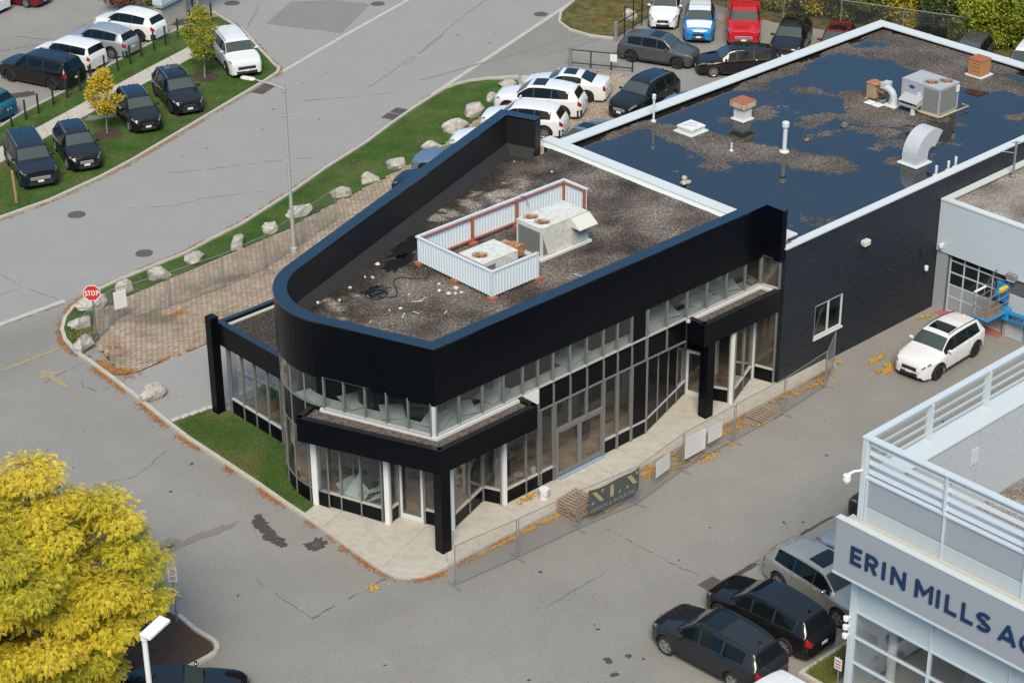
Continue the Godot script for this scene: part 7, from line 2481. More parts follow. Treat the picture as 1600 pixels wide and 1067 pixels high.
func site() -> void:
	var fr := [[-0.97, 1.69], [1.92, 1.95], [4.91, 2.13], [7.74, 2.43], [10.81, 1.95], [13.94, 1.85], [17.06, 1.8], [20.1, 1.5], [21.75, 0.62]]
	for k in fr.size() - 1:
		fence_panel(Vector2(fr[k][0], fr[k][1]), Vector2(fr[k + 1][0], fr[k + 1][1]), "wire site fence panel before the long glass front, %s from the corner" % ORD[k], "site fence before the showroom")
	var bk := [[-1.06, -22.58], [1.5, -24.09], [4.38, -23.76], [7.28, -23.64], [9.9, -23.9], [12.9, -24.9], [15.8, -25.9]]
	for k in bk.size() - 1:
		fence_panel(Vector2(bk[k][0], bk[k][1]), Vector2(bk[k + 1][0], bk[k + 1][1]), "wire site fence panel on the pavers, %s from the stop sign" % ORD[k], "site fence on the pavers", 0.04 if k > 0 else 0.05)
	# paper notices and boards tied to the fences
	for q in [[Vector2(9.42, 2.12), 0.95, 0.72, 0.95, "white notice board on the site fence, nearest of three"], [Vector2(11.5, 1.88), 1.28, 0.95, 0.95, "large white notice board on the site fence, middle of three"], [Vector2(12.75, 1.83), 0.85, 0.7, 0.95, "white notice board on the site fence, farthest of three"], [Vector2(1.95, -24.02), 0.62, 0.86, 1.2, "white notice sheet tied to the corner fence beside the stop sign"]]:
		var b := thing("notice_board", q[4], "notice", p3(q[0], q[3]), 0.16 if q[0].y > 0 else -0.1, "notices on the site fence")
		if q[0].x == 11.5 or q[0].x == 12.75: b.rotation.y = 0.02
		var m := MB.new()
		m.box(Vector3(0, 0, 0.035), Vector3(q[1], q[2], 0.012))
		part("board", m, M.white, b)
		for k in 5:
			m = MB.new()
			m.box(Vector3(rng.randf_range(-0.04, 0.04), q[2] * (0.3 - k * 0.15), 0.0425), Vector3(q[1] * rng.randf_range(0.5, 0.75), 0.018, 0.002))
			part("faint_print", m, mat("faint_print", 0.5, 0.52, 0.53, 0.7), b)
	# banner with gold lettering
	var a := Vector3(5.25, 0.0, 2.22)
	var e := Vector3(7.72, 0.0, 2.46)
	var x := (e - a).normalized()
	var z := x.cross(Vector3.UP).normalized()
	var l := (e - a).length()
	var bn := thing("site_banner", "dark mesh banner with large gold capitals on the site fence", "banner", a, 0.0)
	bn.transform.basis = Basis(x, Vector3.UP, z)
	var rows := []
	for i in 13:
		var line := []
		for j in 9:
			var s := i / 12.0
			var sag := 0.10 * sin(PI * s) * (j / 8.0) + 0.03 * sin(s * 9.0)
			line.append(Vector3(s * l, 0.58 + j / 8.0 * 1.05 - sag + 0.12 * s, 0.045 + 0.018 * sin(s * 11.0 + j * 0.5)))
		rows.append(line)
	var m := MB.new()
	m.grid(rows, Vector3.BACK)
	part("cloth", m, mat("banner_cloth", 0.07, 0.076, 0.082, 0.9), bn)
	var gold := mat("gold_print", 0.33, 0.30, 0.14, 0.8)
	# strokes: quads in banner coordinates (x share, y share)
	var glyphs := {"lettering_x": [[0.06, 0.90, 0.14, 0.90, 0.30, 0.36, 0.22, 0.36], [0.24, 0.90, 0.31, 0.90, 0.25, 0.74, 0.245, 0.80], [0.04, 0.36, 0.11, 0.36, 0.10, 0.50, 0.10, 0.48]],
		"lettering_l": [[0.42, 0.92, 0.49, 0.92, 0.49, 0.36, 0.42, 0.36], [0.41, 0.38, 0.49, 0.38, 0.49, 0.34, 0.41, 0.34], [0.58, 0.36, 0.63, 0.36, 0.63, 0.52, 0.625, 0.50]],
		"lettering_n": [[0.75, 0.92, 0.83, 0.92, 0.96, 0.40, 0.88, 0.40], [0.73, 0.38, 0.79, 0.38, 0.755, 0.54, 0.75, 0.54], [0.92, 0.92, 0.97, 0.92, 0.96, 0.76, 0.95, 0.76]]}
	for g in glyphs:
		m = MB.new()
		for q in glyphs[g]:
			var p := []
			for k in range(0, 8, 2): p.append(Vector3(q[k] * l, 0.62 + q[k + 1] * 0.98 + 0.12 * q[k] - 0.10 * sin(PI * q[k]) * q[k + 1], 0.075))
			m.quad_to(p[0], p[1], p[2], p[3], Vector3.BACK)
		part("gold_letter", m, gold, bn)
	var fo := SystemFont.new()
	fo.font_names = PackedStringArray(["Droid Sans"])
	var t := TextMesh.new()
	t.text = "DESIGN & BUILD INC"
	t.font = fo
	t.font_size = 40
	t.pixel_size = 0.01
	t.depth = 0.003
	var bb := t.get_aabb()
	var o := part("small_lettering", t, mat("grey_print", 0.25, 0.26, 0.25, 0.7), bn)
	var kk := l * 0.88 / bb.size.x
	o.transform = Transform3D(Basis(Vector3(kk, kk * 0.068, 0), Vector3(0, 0.16 / bb.size.y, 0), Vector3.BACK), Vector3(l * 0.05 - bb.position.x * kk, 0.75, 0.08))
	# pallets and pail
	for k in 5: pallet("pallet", "weathered wooden pallet in the stack by the banner, %s from the ground" % ORD[k], Vector3(5.62 + rng.randf_range(-0.05, 0.05), 0.004 + k * 0.142, 1.25 + rng.randf_range(-0.05, 0.05)), rng.randf_range(-0.12, 0.12), "stacked pallets")
	pallet("broken_pallet", "broken wooden pallet lying flat on the leaves by the far fence", Vector3(16.3, 0.004, 1.32), 0.1)
	pallet("low_pallet", "wooden pallet lying on the asphalt behind the middle notice board", Vector3(11.9, 0.004, 1.25), 0.25)
	pallet("slatted_pallet", "grey wooden pallet lying behind the banner", Vector3(6.85, 0.004, 1.55), 0.15)
	var pl := thing("pail", "white plastic pail standing on the sidewalk before the glass front", "bucket", Vector3(5.35, 0.128, -0.24))
	m = MB.new()
	m.lathe([Vector2(0, 0), Vector2(0.16, 0), Vector2(0.19, 0.4), Vector2(0.2, 0.4), Vector2(0.2, 0.44), Vector2(0, 0.45)], 18, Vector3.ZERO)
	part("body", m, M.white, pl)
	m = MB.new()
	m.tube([Vector3(-0.2, 0.36, 0), Vector3(-0.14, 0.2, 0.2), Vector3(0.14, 0.2, 0.2), Vector3(0.2, 0.36, 0)], 0.008, 5)
	part("handle", m, M.steel, pl)
	for q in [[8.25, 1.75, 0.35], [7.3, 2.0, -0.2]]:
		var br := MB.new()
		br.tube([Vector3.ZERO, Vector3(0.9, 0.02, 0.25 * q[2])], 0.025, 5)
		var bo := part("loose_tube", br, M.steel)
		bo.position = Vector3(q[0] - 1.0, 0.03, q[1])
		tag(bo, "loose steel fence tube on the asphalt, " + ("farther from" if q[0] > 8 else "nearer to") + " the banner's left end", "tube", "loose fence tubes")
	# boulders
	var bo := [[35.37, -33.05, 0.62], [34.3, -33.4, 0.6], [32.22, -32.46, 0.58], [29.98, -31.56, 0.85], [27.75, -30.54, 0.9], [24.98, -29.34, 0.72], [22.2, -28.95, 0.74], [19.91, -28.35, 0.68], [17.82, -27.98, 0.75], [14.9, -27.6, 0.78], [12.62, -27.15, 0.62], [10.4, -26.85, 0.7], [7.93, -26.82, 0.72], [5.67, -26.62, 0.68], [3.76, -26.6, 0.7], [1.83, -26.3, 0.76], [0.43, -24.98, 0.68], [-0.72, -23.1, 0.72]]
	for k in bo.size():
		var q: Array = bo[bo.size() - 1 - k]
		m = MB.new()
		var rr: float = q[2] * 1.1
		rock(m, Vector3.ZERO, Vector3(rr * rng.randf_range(0.78, 0.95), rr * 0.56, rr * rng.randf_range(0.5, 0.66)), 200 + k * 3, 18)
		var ob := part("boulder", m, M.boulder)
		ob.position = Vector3(q[0], rr * 0.27, q[1])
		ob.rotation.y = rng.randf_range(-0.7, 0.7)
		tag(ob, "pale limestone boulder, %s along the lawn counting from the STOP sign corner" % ORD[k], "boulder", "boulders along the lawn")
	m = MB.new()
	rock(m, Vector3.ZERO, Vector3(0.68, 0.44, 0.5), 311, 18)
	var lone := part("lone_boulder", m, M.boulder)
	lone.position = Vector3(-1.0, 0.28, -17.35)
	tag(lone, "cream boulder standing alone on the asphalt pad before the annex", "boulder")
	m = MB.new()
	rock(m, Vector3.ZERO, Vector3(0.6, 0.5, 0.5), 317, 14)
	var fb := part("far_boulder", m, M.boulder)
	fb.position = Vector3(47.6, 0.3, -36.6)
	tag(fb, "pale boulder at the edge of the dry lawn beside the white SUV", "boulder")
	lift()
	litter()
func lift() -> void:
	var blue := mat("lift_blue", 0.02, 0.24, 0.52, 0.45)
	var g := thing("boom_lift", "bright blue boom lift with its railed basket raised before the garage door", "boom lift", Vector3(27.75, 0, 3.3))
	var fy := 1.35
	var m := MB.new()
	m.cbox(Vector3(0.75, fy, 0.38), Vector3(1.55, 0.05, 0.8), 0.01)
	part("basket_floor", m, mat("lift_deck", 0.20, 0.15, 0.11, 0.9), g)
	m = MB.new()
	m.tube([Vector3(0, fy - 0.02, 0.78), Vector3(1.0, fy - 0.02, 0.8), Vector3(1.5, fy - 0.02, 0.8)], 0.07, 8)
	m.tube([Vector3(0, fy - 0.02, 0.0), Vector3(0, fy - 0.02, 0.78)], 0.06, 8)
	part("bumper", m, blue, g)
	for q in [[0, 0], [0.75, 0], [1.5, 0], [0, 0.78], [0.75, 0.78], [1.5, 0.78], [0, 0.39]]:
		m = MB.new()
		m.tube([Vector3(q[0], fy, q[1]), Vector3(q[0], fy + 1.1, q[1])], 0.02, 6)
		part("stanchion", m, M.steel, g)
	for y in [0.45, 0.78, 1.1]:
		m = MB.new()
		m.tube([Vector3(1.5, fy + y, 0), Vector3(0, fy + y, 0), Vector3(0, fy + y, 0.78), Vector3(1.5, fy + y, 0.78)], 0.02, 6)
		part("guard_rail", m, M.steel, g)
	m = MB.new()
	m.tube([Vector3(0, fy + 1.12, 0.0), Vector3(0.35, fy + 1.12, 0.0), Vector3(0.8, fy + 1.12, 0.0)], 0.055, 8)
	part("foam_pad", m, M.white, g)
	m = MB.new()
	m.tube([Vector3(0.8, fy + 1.15, 0.0), Vector3(1.3, fy + 1.5, 0.0), Vector3(1.55, fy + 1.7, 0.0), Vector3(1.6, fy + 1.1, 0.0)], 0.018, 6)
	part("overhead_guard", m, M.steel_dark, g)
	m = MB.new()
	m.cbox(Vector3(1.25, fy + 1.05, 0.62), Vector3(0.5, 0.22, 0.2), 0.03)
	part("control_box", m, mat("lift_yellow", 0.65, 0.50, 0.06, 0.5), g)
	m = MB.new()
	m.cbox(Vector3(1.55, fy + 0.75, 0.4), Vector3(0.14, 0.9, 0.6), 0.02)
	m.cbox(Vector3(1.3, fy + 0.9, 0.5), Vector3(0.7, 0.16, 0.14), 0.02, Basis(Vector3.UP, -0.2))
	m.cbox(Vector3(1.5, fy - 0.15, 0.75), Vector3(0.4, 0.6, 0.4), 0.05)
	part("basket_mount", m, blue, g)
	m = MB.new()
	m.tube([Vector3(1.45, fy - 0.1, 0.85), Vector3(1.2, fy + 0.1, 1.9), Vector3(0.8, fy + 0.6, 4.2)], 0.13, 4)
	m.tube([Vector3(1.4, fy - 0.4, 1.0), Vector3(1.2, fy - 0.2, 1.9), Vector3(1.0, fy + 0.2, 3.2)], 0.07, 6)
	part("boom", m, blue, g)
	m = MB.new()
	m.tube([Vector3(0.8, fy + 0.6, 4.2), Vector3(0.3, 1.0, 6.4)], 0.16, 4)
	m.cbox(Vector3(0.1, 0.85, 6.8), Vector3(1.3, 0.7, 2.2), 0.08)
	part("turret", m, blue, g)
	m = MB.new()
	m.cbox(Vector3(0.1, 0.42, 6.8), Vector3(1.5, 0.3, 2.0), 0.05)
	part("chassis", m, M.steel_dark, g)
	var wp := wheel_parts(0.38)
	for q in [[-0.75, 6.0], [0.95, 6.0], [-0.75, 7.6], [0.95, 7.6]]:
		var w := part("wheel", wp[0], M.rubber, g)
		w.position = Vector3(q[0], 0.38, q[1])
		w.rotation.y = PI / 2
		part("rim", wp[1], M.white, w)
func litter() -> void:
	# fallen leaves gathered along kerbs and in drifts
	var lf := MB.new()
	lf.quad(Vector3(-0.05, 0, 0), Vector3(0, 0.012, -0.03), Vector3(0.05, 0, 0), Vector3(0, 0.012, 0.03))
	var mesh := lf.mesh()
	var spots := []
	var cols := []
	var orange := [Color(0.36, 0.13, 0.03), Color(0.42, 0.18, 0.045), Color(0.28, 0.11, 0.035), Color(0.45, 0.24, 0.06)]
	var yellow := [Color(0.55, 0.33, 0.05), Color(0.50, 0.27, 0.04), Color(0.42, 0.20, 0.04), Color(0.60, 0.42, 0.09)]
	var f := FastNoiseLite.new()
	f.seed = 77
	f.frequency = 0.4
	f.fractal_octaves = 3
	for job in [[KERB_C, -0.02, 0.22, 17.5, 62.0, 105, orange], [KERB_L, 0.02, 0.2, 25.0, 58.0, 30, orange]]:
		var path := v2(job[0])
		var total := length_of(path)
		var s: float = job[3] * 0.0
		while s < total:
			var p := along(path, s)
			var q := along(path, minf(s + 0.1, total))
			var t := (q - p).normalized()
			var o := Vector2(-t.y, t.x) * (1.0 if job[1] < 0 else 1.0)
			var dens := clampf(0.35 + 1.6 * f.get_noise_2d(p.x, p.y), 0.0, 1.0) * float(job[5])
			if job[0] == KERB_C and s < 20: dens *= 0.15
			for k in int(dens * 0.12 + rng.randf()):
				var d := absf(rng.randfn(0.0, job[2] * 0.55)) + 0.015
				var w := p + o * d + t * rng.randf_range(0, 0.12)
				spots.append(Transform3D(Basis.from_euler(Vector3(rng.randf_range(-0.3, 0.3), rng.randf() * TAU, rng.randf_range(-0.3, 0.3))).scaled(Vector3.ONE * rng.randf_range(0.5, 1.0)), p3(w, 0.02 + rng.randf() * 0.025)))
				cols.append(job[6][rng.randi() % 4] * rng.randf_range(0.7, 1.15))
			s += 0.05
	for b in [[10.0, 1.15, 1.0, 0.35, 900], [11.5, 1.25, 1.6, 0.4, 1300], [14.5, 1.1, 1.8, 0.32, 1500], [16.3, 1.25, 0.9, 0.55, 900], [18.2, 0.95, 1.2, 0.3, 900], [20.3, 1.0, 0.9, 0.35, 800], [22.2, 0.45, 0.25, 0.2, 260], [23.2, 2.3, 0.65, 0.3, 900], [23.6, 1.5, 0.7, 0.16, 300], [8.4, 1.0, 0.7, 0.15, 200], [9.2, 0.85, 0.6, 0.12, 160], [13.3, 1.9, 0.8, 0.2, 260], [12.2, 2.0, 0.4, 0.25, 200], [4.6, 0.86, 1.6, 0.12, 700], [28.4, 0.5, 0.5, 0.2, 260], [5.15, -0.7, 0.3, 0.15, 160], [4.6, -0.6, 0.25, 0.2, 200], [2.0, 0.85, 2.0, 0.1, 500], [-0.5, -19.95, 0.35, 0.5, 700], [-0.9, -20.8, 0.25, 1.0, 900], [2.0, -19.75, 1.8, 0.12, 400], [0.2, -22.0, 0.5, 0.7, 400], [4.2, -23.0, 0.6, 0.3, 160], [0.0, -24.0, 0.6, 0.9, 300], [51.5, -31.5, 1.4, 1.2, 700], [46.5, -37.5, 2.2, 1.5, 600], [-2.9, -0.25, 0.5, 0.15, 300]]:
		for k in b[4]:
			var w := Vector2(b[0] + rng.randfn(0, b[2] * 0.5), b[1] + rng.randfn(0, b[3] * 0.5))
			if f.get_noise_2d(w.x * 3.0, w.y * 3.0) < -0.12: continue
			var y := 0.02
			if w.y < 0.44 and w.y > -2 and w.x > -2 and w.x < 21.8: y = 0.145
			elif w.y < 0.64 and w.y >= 0.44 and w.x < 21.8 and w.x > -2: continue
			elif w.y < -19 and w.y > -30 and w.x < 10: y = 0.062
			elif w.x > 44: y = 0.065
			spots.append(Transform3D(Basis.from_euler(Vector3(rng.randf_range(-0.3, 0.3), rng.randf() * TAU, rng.randf_range(-0.3, 0.3))).scaled(Vector3.ONE * rng.randf_range(0.5, 1.05)), p3(w, y + rng.randf() * 0.025)))
			cols.append((yellow if b[1] > -2 else orange)[rng.randi() % 4] * rng.randf_range(0.7, 1.15))
	# odd leaves blown over the asphalt and lawns
	for k in 1500:
		var w := Vector2(rng.randf_range(-8, 28), rng.randf_range(0.9, 12)) if k < 380 else (Vector2(rng.randf_range(-1.6, 40), rng.randf_range(-34, -15)) if k < 900 else Vector2(rng.randf_range(2, 30), rng.randf_range(-52, -36)))
		spots.append(Transform3D(Basis(Vector3.UP, rng.randf() * TAU).scaled(Vector3.ONE * rng.randf_range(0.4, 0.8)), p3(w, 0.03 if w.y > 0 else 0.07)))
		cols.append(yellow[rng.randi() % 4] * rng.randf_range(0.6, 1.0))
	var o := scatter("fallen_leaves", mesh, M.litter, spots, self, cols)
	o.set_meta("kind", "stuff")
	o.set_meta("label", "orange and yellow fallen leaves along the kerbs")
	o.set_meta("category", "leaves")

func sprig(n: int, size: float, leaf_l: float, leaf_w: float, seed_: int, droop := 0.0) -> ArrayMesh:     # a clump of leaf-sized faces
	var r := RandomNumberGenerator.new()
	r.seed = seed_
	var m := MB.new()
	for k in n:
		var p := Vector3(r.randf_range(-1, 1), r.randf_range(-1, 1), r.randf_range(-1, 1)) * size * 0.5
		var d := Vector3(r.randfn(), r.randfn() * 0.5 - droop, r.randfn()).normalized()
		var w := d.cross(Vector3(r.randfn(), r.randfn(), r.randfn())).normalized() * leaf_w * 0.5
		var l := leaf_l * r.randf_range(0.7, 1.2)
		m.quad(p, p + d * l * 0.45 + w, p + d * l, p + d * l * 0.45 - w)
	return m.mesh()
func frond(seed_: int) -> ArrayMesh:      # pinnate leaf: paired leaflets along a drooping stalk
	var r := RandomNumberGenerator.new()
	r.seed = seed_
	var m := MB.new()
	var p := Vector3.ZERO
	var d := Vector3(1, 0.15, 0).normalized()
	for k in 7:
		var s := d.cross(Vector3.UP).normalized()
		for q in [-1.0, 1.0]:
			var e: Vector3 = (s * q + d * 0.6 + Vector3.DOWN * 0.25).normalized()
			var w := e.cross(Vector3(r.randf_range(-0.4, 0.4), 1, r.randf_range(-0.4, 0.4))).normalized() * 0.017
			m.quad(p, p + e * 0.05 + w, p + e * 0.105, p + e * 0.05 - w)
		p += d * 0.045
		d = (d + Vector3.DOWN * 0.13).normalized()
	return m.mesh()
func tree(called: String, label: String, at: Vector3, height: float, trunk_h: float, trunk_r: float, clumps: Array, leaf: Mesh, per: float, cols: Array, leaf_scale: float, bark: Material, group := "", seed_ := 1, hang := false) -> Node3D:
	var r := RandomNumberGenerator.new()
	r.seed = seed_
	var t := thing(called, label, "tree", at, 0.0, group)
	var top := Vector3(r.randf_range(-0.2, 0.2), height * 0.82, r.randf_range(-0.2, 0.2))
	var fork := Vector3(r.randf_range(-0.08, 0.08), trunk_h, r.randf_range(-0.08, 0.08))
	var m := MB.new()
	m.tube([Vector3(0, -0.05, 0), Vector3(0.02, trunk_h * 0.5, 0.02), fork, fork.lerp(top, 0.5), top], trunk_r, 8, trunk_r * 0.2)
	part("trunk", m, bark, t)
	var lm := MB.new()
	var spots := []
	var cl := []
	for c in clumps:       # [centre, radii]
		var ce: Vector3 = c[0]
		var ra: Vector3 = c[1]
		var root := fork.lerp(top, clampf((ce.y - trunk_h) / maxf(0.1, height - trunk_h) * 0.7, 0.0, 0.85))
		var mid := root.lerp(ce, 0.55) + Vector3(0, 0.1 * root.distance_to(ce), 0)
		lm.tube([root, mid, ce], trunk_r * 0.42, 5, trunk_r * 0.08, false)
		for b in 3: lm.tube([root.lerp(ce, 0.6) if b else mid, ce + Vector3(r.randf_range(-0.7, 0.7) * ra.x, r.randf_range(-0.4, 0.5) * ra.y, r.randf_range(-0.7, 0.7) * ra.z)], trunk_r * 0.14, 4, trunk_r * 0.05, false)
		var tone := r.randf()
		for k in int(per * ra.x * ra.y * ra.z * 4.19 + 3):
			var d := Vector3(r.randfn(), r.randfn(), r.randfn()).normalized()
			var q := pow(r.randf(), 0.42)
			if q > 0.9: q *= r.randf_range(0.92, 1.12)
			var p := ce + d * ra * q
			if p.y < 0.15: continue
			var bas: Basis
			if hang:
				var out := Vector3(d.x, 0, d.z).normalized()
				bas = Basis(Vector3.UP, -atan2(out.z, out.x) + r.randfn(0, 0.7)) * Basis(Vector3.BACK, r.randfn(-0.25, 0.4)) * Basis(Vector3.RIGHT, r.randfn(0, 0.5))
			else: bas = Basis.from_euler(Vector3(r.randf() * TAU, r.randf() * TAU, r.randf() * TAU))
			spots.append(Transform3D(bas.scaled(Vector3.ONE * leaf_scale * r.randf_range(0.7, 1.3)), p))
			var u := clampf(tone * 0.5 + r.randf() * 0.5, 0, 1) * (cols.size() - 1)
			var i := mini(int(u), cols.size() - 2)
			cl.append(cols[i].lerp(cols[i + 1], u - i) * r.randf_range(0.75, 1.2))
	part("limbs", lm, bark, t)
	scatter("crown", leaf, M.leaf, spots, t, cl).set_meta("kind", "stuff")
	return t
func crown(r: RandomNumberGenerator, n: int, lo: float, hi: float, wide: float, size: float, shape := 0.5) -> Array:
	var out := []
	for k in n:
		var s := (k + r.randf() * 0.6) / n
		var y := lerpf(lo, hi, s)
		var prof := sin(PI * clampf(0.12 + s * 0.86, 0, 1)) if shape < 0.7 else (1.0 - s * 0.85)
		var a := k * 2.4 + r.randf() * 0.8
		var rad := wide * prof * sqrt(r.randf_range(0.15, 1.0)) * 0.8
		var z := size * r.randf_range(0.7, 1.25)
		out.append([Vector3(cos(a) * rad, y, sin(a) * rad), Vector3(z, z * r.randf_range(0.55, 0.8), z)])
	return out
func plants() -> void:
	var r := RandomNumberGenerator.new()
	r.seed = 41
	var gold := [Color(0.15, 0.19, 0.01), Color(0.37, 0.34, 0.012), Color(0.57, 0.46, 0.02), Color(0.67, 0.51, 0.03), Color(0.63, 0.42, 0.05)]
	var locust := []
	for k in 130:
		var s := (k + 0.5) / 130.0
		var y := 1.0 - 2.0 * s
		var a := k * 2.39996
		var q := sqrt(1.0 - y * y)
		var rad := r.randf_range(0.62, 1.0)
		if k % 4 == 0: rad *= 0.55
		var p := Vector3(cos(a) * q * 4.25 * rad, 5.4 + y * 3.7 * rad, sin(a) * q * 4.25 * rad)
		if p.y < 2.3: continue
		var z := r.randf_range(0.55, 1.05)
		locust.append([p, Vector3(z * 1.2, z * 0.5, z * 1.2)])
	tree("honey_locust", "big golden yellow locust tree filling the lower left corner", Vector3(-16.2, 0.02, -1.75), 9.0, 2.3, 0.2, locust, frond(3), 640.0, gold, 0.55, M.bark, "", 5, true)
	var sp := sprig(7, 0.24, 0.11, 0.075, 4)
	var ys := [Color(0.34, 0.26, 0.02), Color(0.52, 0.40, 0.02), Color(0.60, 0.40, 0.025)]
	var yg := [Color(0.14, 0.20, 0.02), Color(0.26, 0.28, 0.02), Color(0.44, 0.33, 0.025)]
	tree("yellow_sapling", "small bright yellow sapling on the lawn between two black SUVs", Vector3(13.85, 0.05, -43.35), 3.6, 1.2, 0.05, crown(r, 22, 1.3, 3.5, 1.15, 0.36), sp, 230.0, ys, 1.0, M.pale_bark, "saplings on the left lawn", 6)
	tree("green_sapling", "small green-yellow sapling on the lawn beside the white boxy SUV", Vector3(22.65, 0.05, -46.6), 4.3, 1.3, 0.06, crown(r, 26, 1.5, 4.2, 1.25, 0.38), sp, 230.0, yg, 1.0, M.pale_bark, "saplings on the left lawn", 7)
	tree("street_tree", "tree with greenish yellow crown beside the sign cabinet, cut by the top edge", Vector3(28.6, 0.05, -55.6), 7.0, 2.6, 0.16, crown(r, 16, 3.2, 6.6, 1.9, 0.7), sp, 150.0, yg, 1.2, M.pale_bark, "", 8)
	# shrubs behind the white SUV
	for q in [[26.0, -60.2, 0.9, "dusky red shrub behind the white SUV by the sign", [Color(0.10, 0.03, 0.03), Color(0.20, 0.06, 0.06), Color(0.16, 0.09, 0.05)]], [28.0, -59.8, 1.1, "yellow-green shrub beside the sign cabinet", [Color(0.16, 0.20, 0.02), Color(0.34, 0.30, 0.03), Color(0.24, 0.25, 0.03)]]]:
		var t := thing("shrub", q[3], "shrub", Vector3(q[0], 0.0, q[1]))
		shrub(t, q[2], q[4], r, 60)
	# the wood along the yard, tree by tree
	var tones := [[Color(0.035, 0.075, 0.012), Color(0.07, 0.125, 0.018), Color(0.14, 0.18, 0.02)], [Color(0.11, 0.16, 0.012), Color(0.22, 0.27, 0.016), Color(0.34, 0.36, 0.02)], [Color(0.16, 0.15, 0.015), Color(0.34, 0.28, 0.02), Color(0.46, 0.34, 0.025)], [Color(0.028, 0.05, 0.014), Color(0.05, 0.08, 0.02), Color(0.10, 0.12, 0.03)]]
	var kind := ["dark green", "lime green", "yellow", "deep green"]
	var wood := [[50.6, -40.4, 2, 5.0, 1.6]]
	for k in 12: wood.append([54.3 + k * 0.82 + r.randf_range(-0.3, 0.4), -36.4 + k * 2.45, [3, 2, 1, 2, 0, 2, 3, 1, 1, 0, 1, 0][k], r.randf_range(4.6, 6.2), r.randf_range(1.7, 2.3)])
	for k in 10: wood.append([58.4 + k * 0.85 + r.randf_range(-0.4, 0.4), -37.0 + k * 3.0, [0, 1, 3, 1, 0, 1, 0, 1, 3, 1][k], r.randf_range(6.5, 8.5), r.randf_range(2.3, 2.9)])
	var sp2 := sprig(6, 0.34, 0.17, 0.12, 9)
	for k in wood.size():
		var q: Array = wood[k]
		var lb := "%s tree of the wood along the yard, %s counting from the left front row" % [kind[q[2]], ORD[k]]
		tree("wood_tree", lb, Vector3(q[0], 0.03, q[1]), q[3], q[3] * 0.18, 0.14, crown(r, 26, q[3] * 0.1, q[3] * 0.95, q[4], q[4] * 0.40), sp2, 115.0, tones[q[2]], 1.0, M.bark, "trees of the wood along the yard", 100 + k)
	for k in 12:
		var q: Vector2 = Vector2(54.0, -35.5).lerp(Vector2(61.5, -8), k / 11.0) + Vector2(r.randf_range(0.6, 1.4), 0)
		var t := thing("undergrowth_shrub", "low bush at the foot of the wood, %s from the left" % ORD[k], "shrub", p3(q, 0.03), 0.0, "bushes at the foot of the wood")
		shrub(t, r.randf_range(0.9, 1.4), tones[[3, 2, 0, 1][k % 4]], r, 45)
	# planter grass at the dealership
	var gm := MB.new()
	for k in 2600:
		var p := Vector3(r.randf_range(4.2, 6.6), 0.02, r.randf_range(13.75, 14.7))
		var d := Vector3(r.randfn(0, 0.35), 1, r.randfn(0, 0.35)).normalized() * r.randf_range(0.18, 0.42)
		var w := d.cross(Vector3(r.randfn(), 0, r.randfn())).normalized() * 0.012
		gm.tri(p - w, p + d, p + w)
	var go := part("ornamental_grass", gm, mat("planter_grass", 0.17, 0.20, 0.035, 0.8))
	go.set_meta("kind", "stuff")
	go.set_meta("label", "low ornamental grass in the planter beside the dealership glass")
	go.set_meta("category", "grass")
	# short turf over the lawns
	var tuft := MB.new()
	for k in 7:
		var p := Vector3(r.randf_range(-0.06, 0.06), 0, r.randf_range(-0.06, 0.06))
		var d := Vector3(r.randfn(0, 0.4), 1, r.randfn(0, 0.4)).normalized() * r.randf_range(0.035, 0.075)
		var w := Vector3(r.randfn(), 0, r.randfn()).normalized() * 0.008
		tuft.tri(p - w, p + d, p + w)
	var lawns := [v2([2, -37.9, 6.84, -38.0, 10.29, -38.75, 12.88, -39.5, 16.66, -40.9, 20.48, -42.3, 24.72, -43.9, 26.4, -45.2, 28.9, -51.5, 29.3, -54.4, 26.8, -54.5, 22.68, -53.1, 17.43, -50.9, 10.31, -48.2, 2, -45.4]), v2([34.0, -34.8, 32.5, -35.4, 30.6, -35.1, 25.95, -33.45, 19.57, -31.1, 12.2, -28.5, 8.2, -27.65, 4.23, -27.4, 1.25, -26.5, 0.45, -25.9, -0.15, -25.1, 0.9, -25.0, 1.7, -26.0, 8.67, -26.7, 14.11, -27.2, 20.88, -28.5, 29.98, -31.3]), v2([-1.6, -14.9, 0.2, -14.8, 0.65, -14.2, 0.65, -10.5, -0.35, -9.2, -0.85, -8.1, -1.1, -7.2, -1.2, -6.2, -1.85, -5.9, -1.8, -8.8, -1.7, -13.5])]
	var spots := []
	var cols := []
	var walk := v2([-8, -38.1, 7.54, -43.82, 15.24, -46.67, 24.7, -50.05, 25.2, -51.6, 15.8, -48.3, 8.1, -45.5, -8, -39.6])
	var fn := FastNoiseLite.new()
	fn.seed = 51
	fn.frequency = 0.22
	fn.fractal_octaves = 3
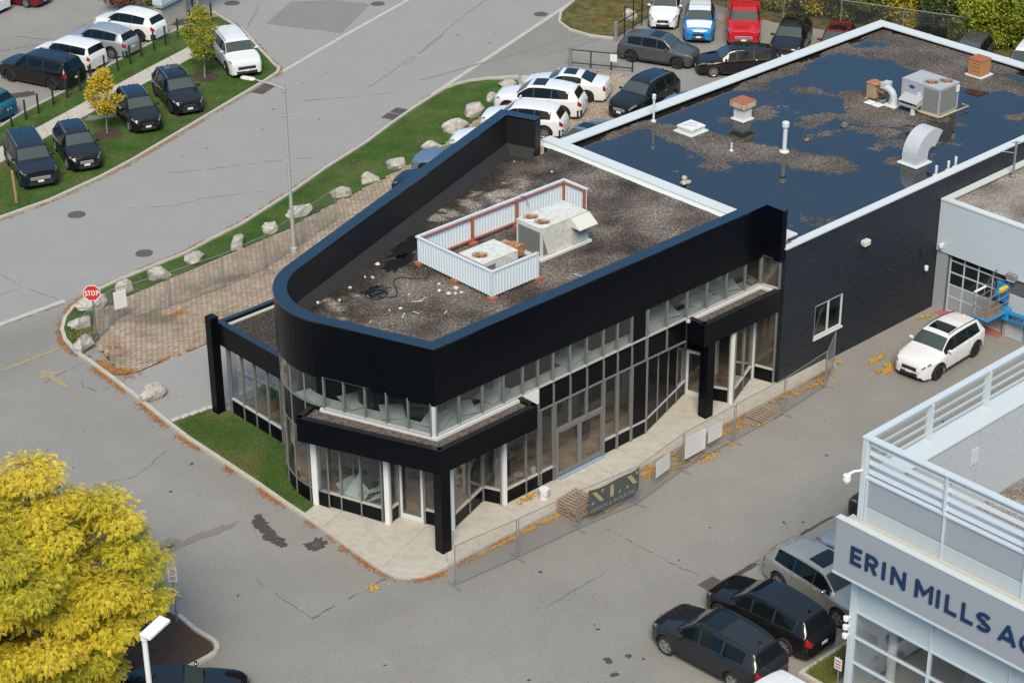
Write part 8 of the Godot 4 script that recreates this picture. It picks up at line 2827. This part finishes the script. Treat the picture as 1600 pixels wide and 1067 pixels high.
	for li in 3:
		var poly: PackedVector2Array = lawns[li]
		var lo := poly[0]
		var hi := poly[0]
		for p in poly:
			lo = lo.min(p); hi = hi.max(p)
		for k in [42000, 30000, 8000][li]:
			var p := Vector2(r.randf_range(lo.x, hi.x), r.randf_range(lo.y, hi.y))
			if not Geometry2D.is_point_in_polygon(p, poly) or Geometry2D.is_point_in_polygon(p, walk): continue
			if p.distance_to(Vector2(13.8, -43.25)) < 0.8 or p.distance_to(Vector2(22.75, -46.7)) < 0.85: continue
			var t := fn.get_noise_2d(p.x, p.y) + r.randfn(0, 0.12)
			var c := Color(0.055, 0.115, 0.018).lerp(Color(0.085, 0.15, 0.03), r.randf())
			if t > 0.06: c = c.lerp(Color(0.20, 0.17, 0.08), clampf((t - 0.06) * 2.6, 0, 0.8))
			spots.append(Transform3D(Basis(Vector3.UP, r.randf() * TAU).scaled(Vector3.ONE * r.randf_range(0.8, 1.4)), p3(p, 0.045 if li < 2 else 0.065)))
			cols.append(c)
	var turf := scatter("turf", tuft.mesh(), M.leaf, spots, self, cols)
	turf.set_meta("kind", "stuff")
	turf.set_meta("label", "short mown turf on the lawns")
	turf.set_meta("category", "grass")
func shrub(t: Node3D, size: float, cols: Array, r: RandomNumberGenerator, per: int) -> void:
	var m := MB.new()
	for k in 7:
		var a := k * 0.9
		m.tube([Vector3(0, 0, 0), Vector3(cos(a) * size * 0.4, size * 0.5, sin(a) * size * 0.4), Vector3(cos(a) * size * 0.7, size * 0.95, sin(a) * size * 0.7)], 0.025, 5, 0.01)
	part("stems", m, M.bark, t)
	var spots := []
	var cl := []
	for c in 9:
		var ce := Vector3(r.randf_range(-0.7, 0.7) * size, r.randf_range(0.3, 1.1) * size, r.randf_range(-0.7, 0.7) * size)
		for k in per:
			var p := ce + Vector3(r.randfn(), r.randfn() * 0.8, r.randfn()) * size * 0.24
			if p.y < 0.1: continue
			spots.append(Transform3D(Basis.from_euler(Vector3(r.randf() * TAU, r.randf() * TAU, 0)), p))
			cl.append(cols[r.randi() % cols.size()] * r.randf_range(0.7, 1.2))
	scatter("crown", sprig(6, 0.3, 0.14, 0.09, 12), M.leaf, spots, t, cl).set_meta("kind", "stuff")
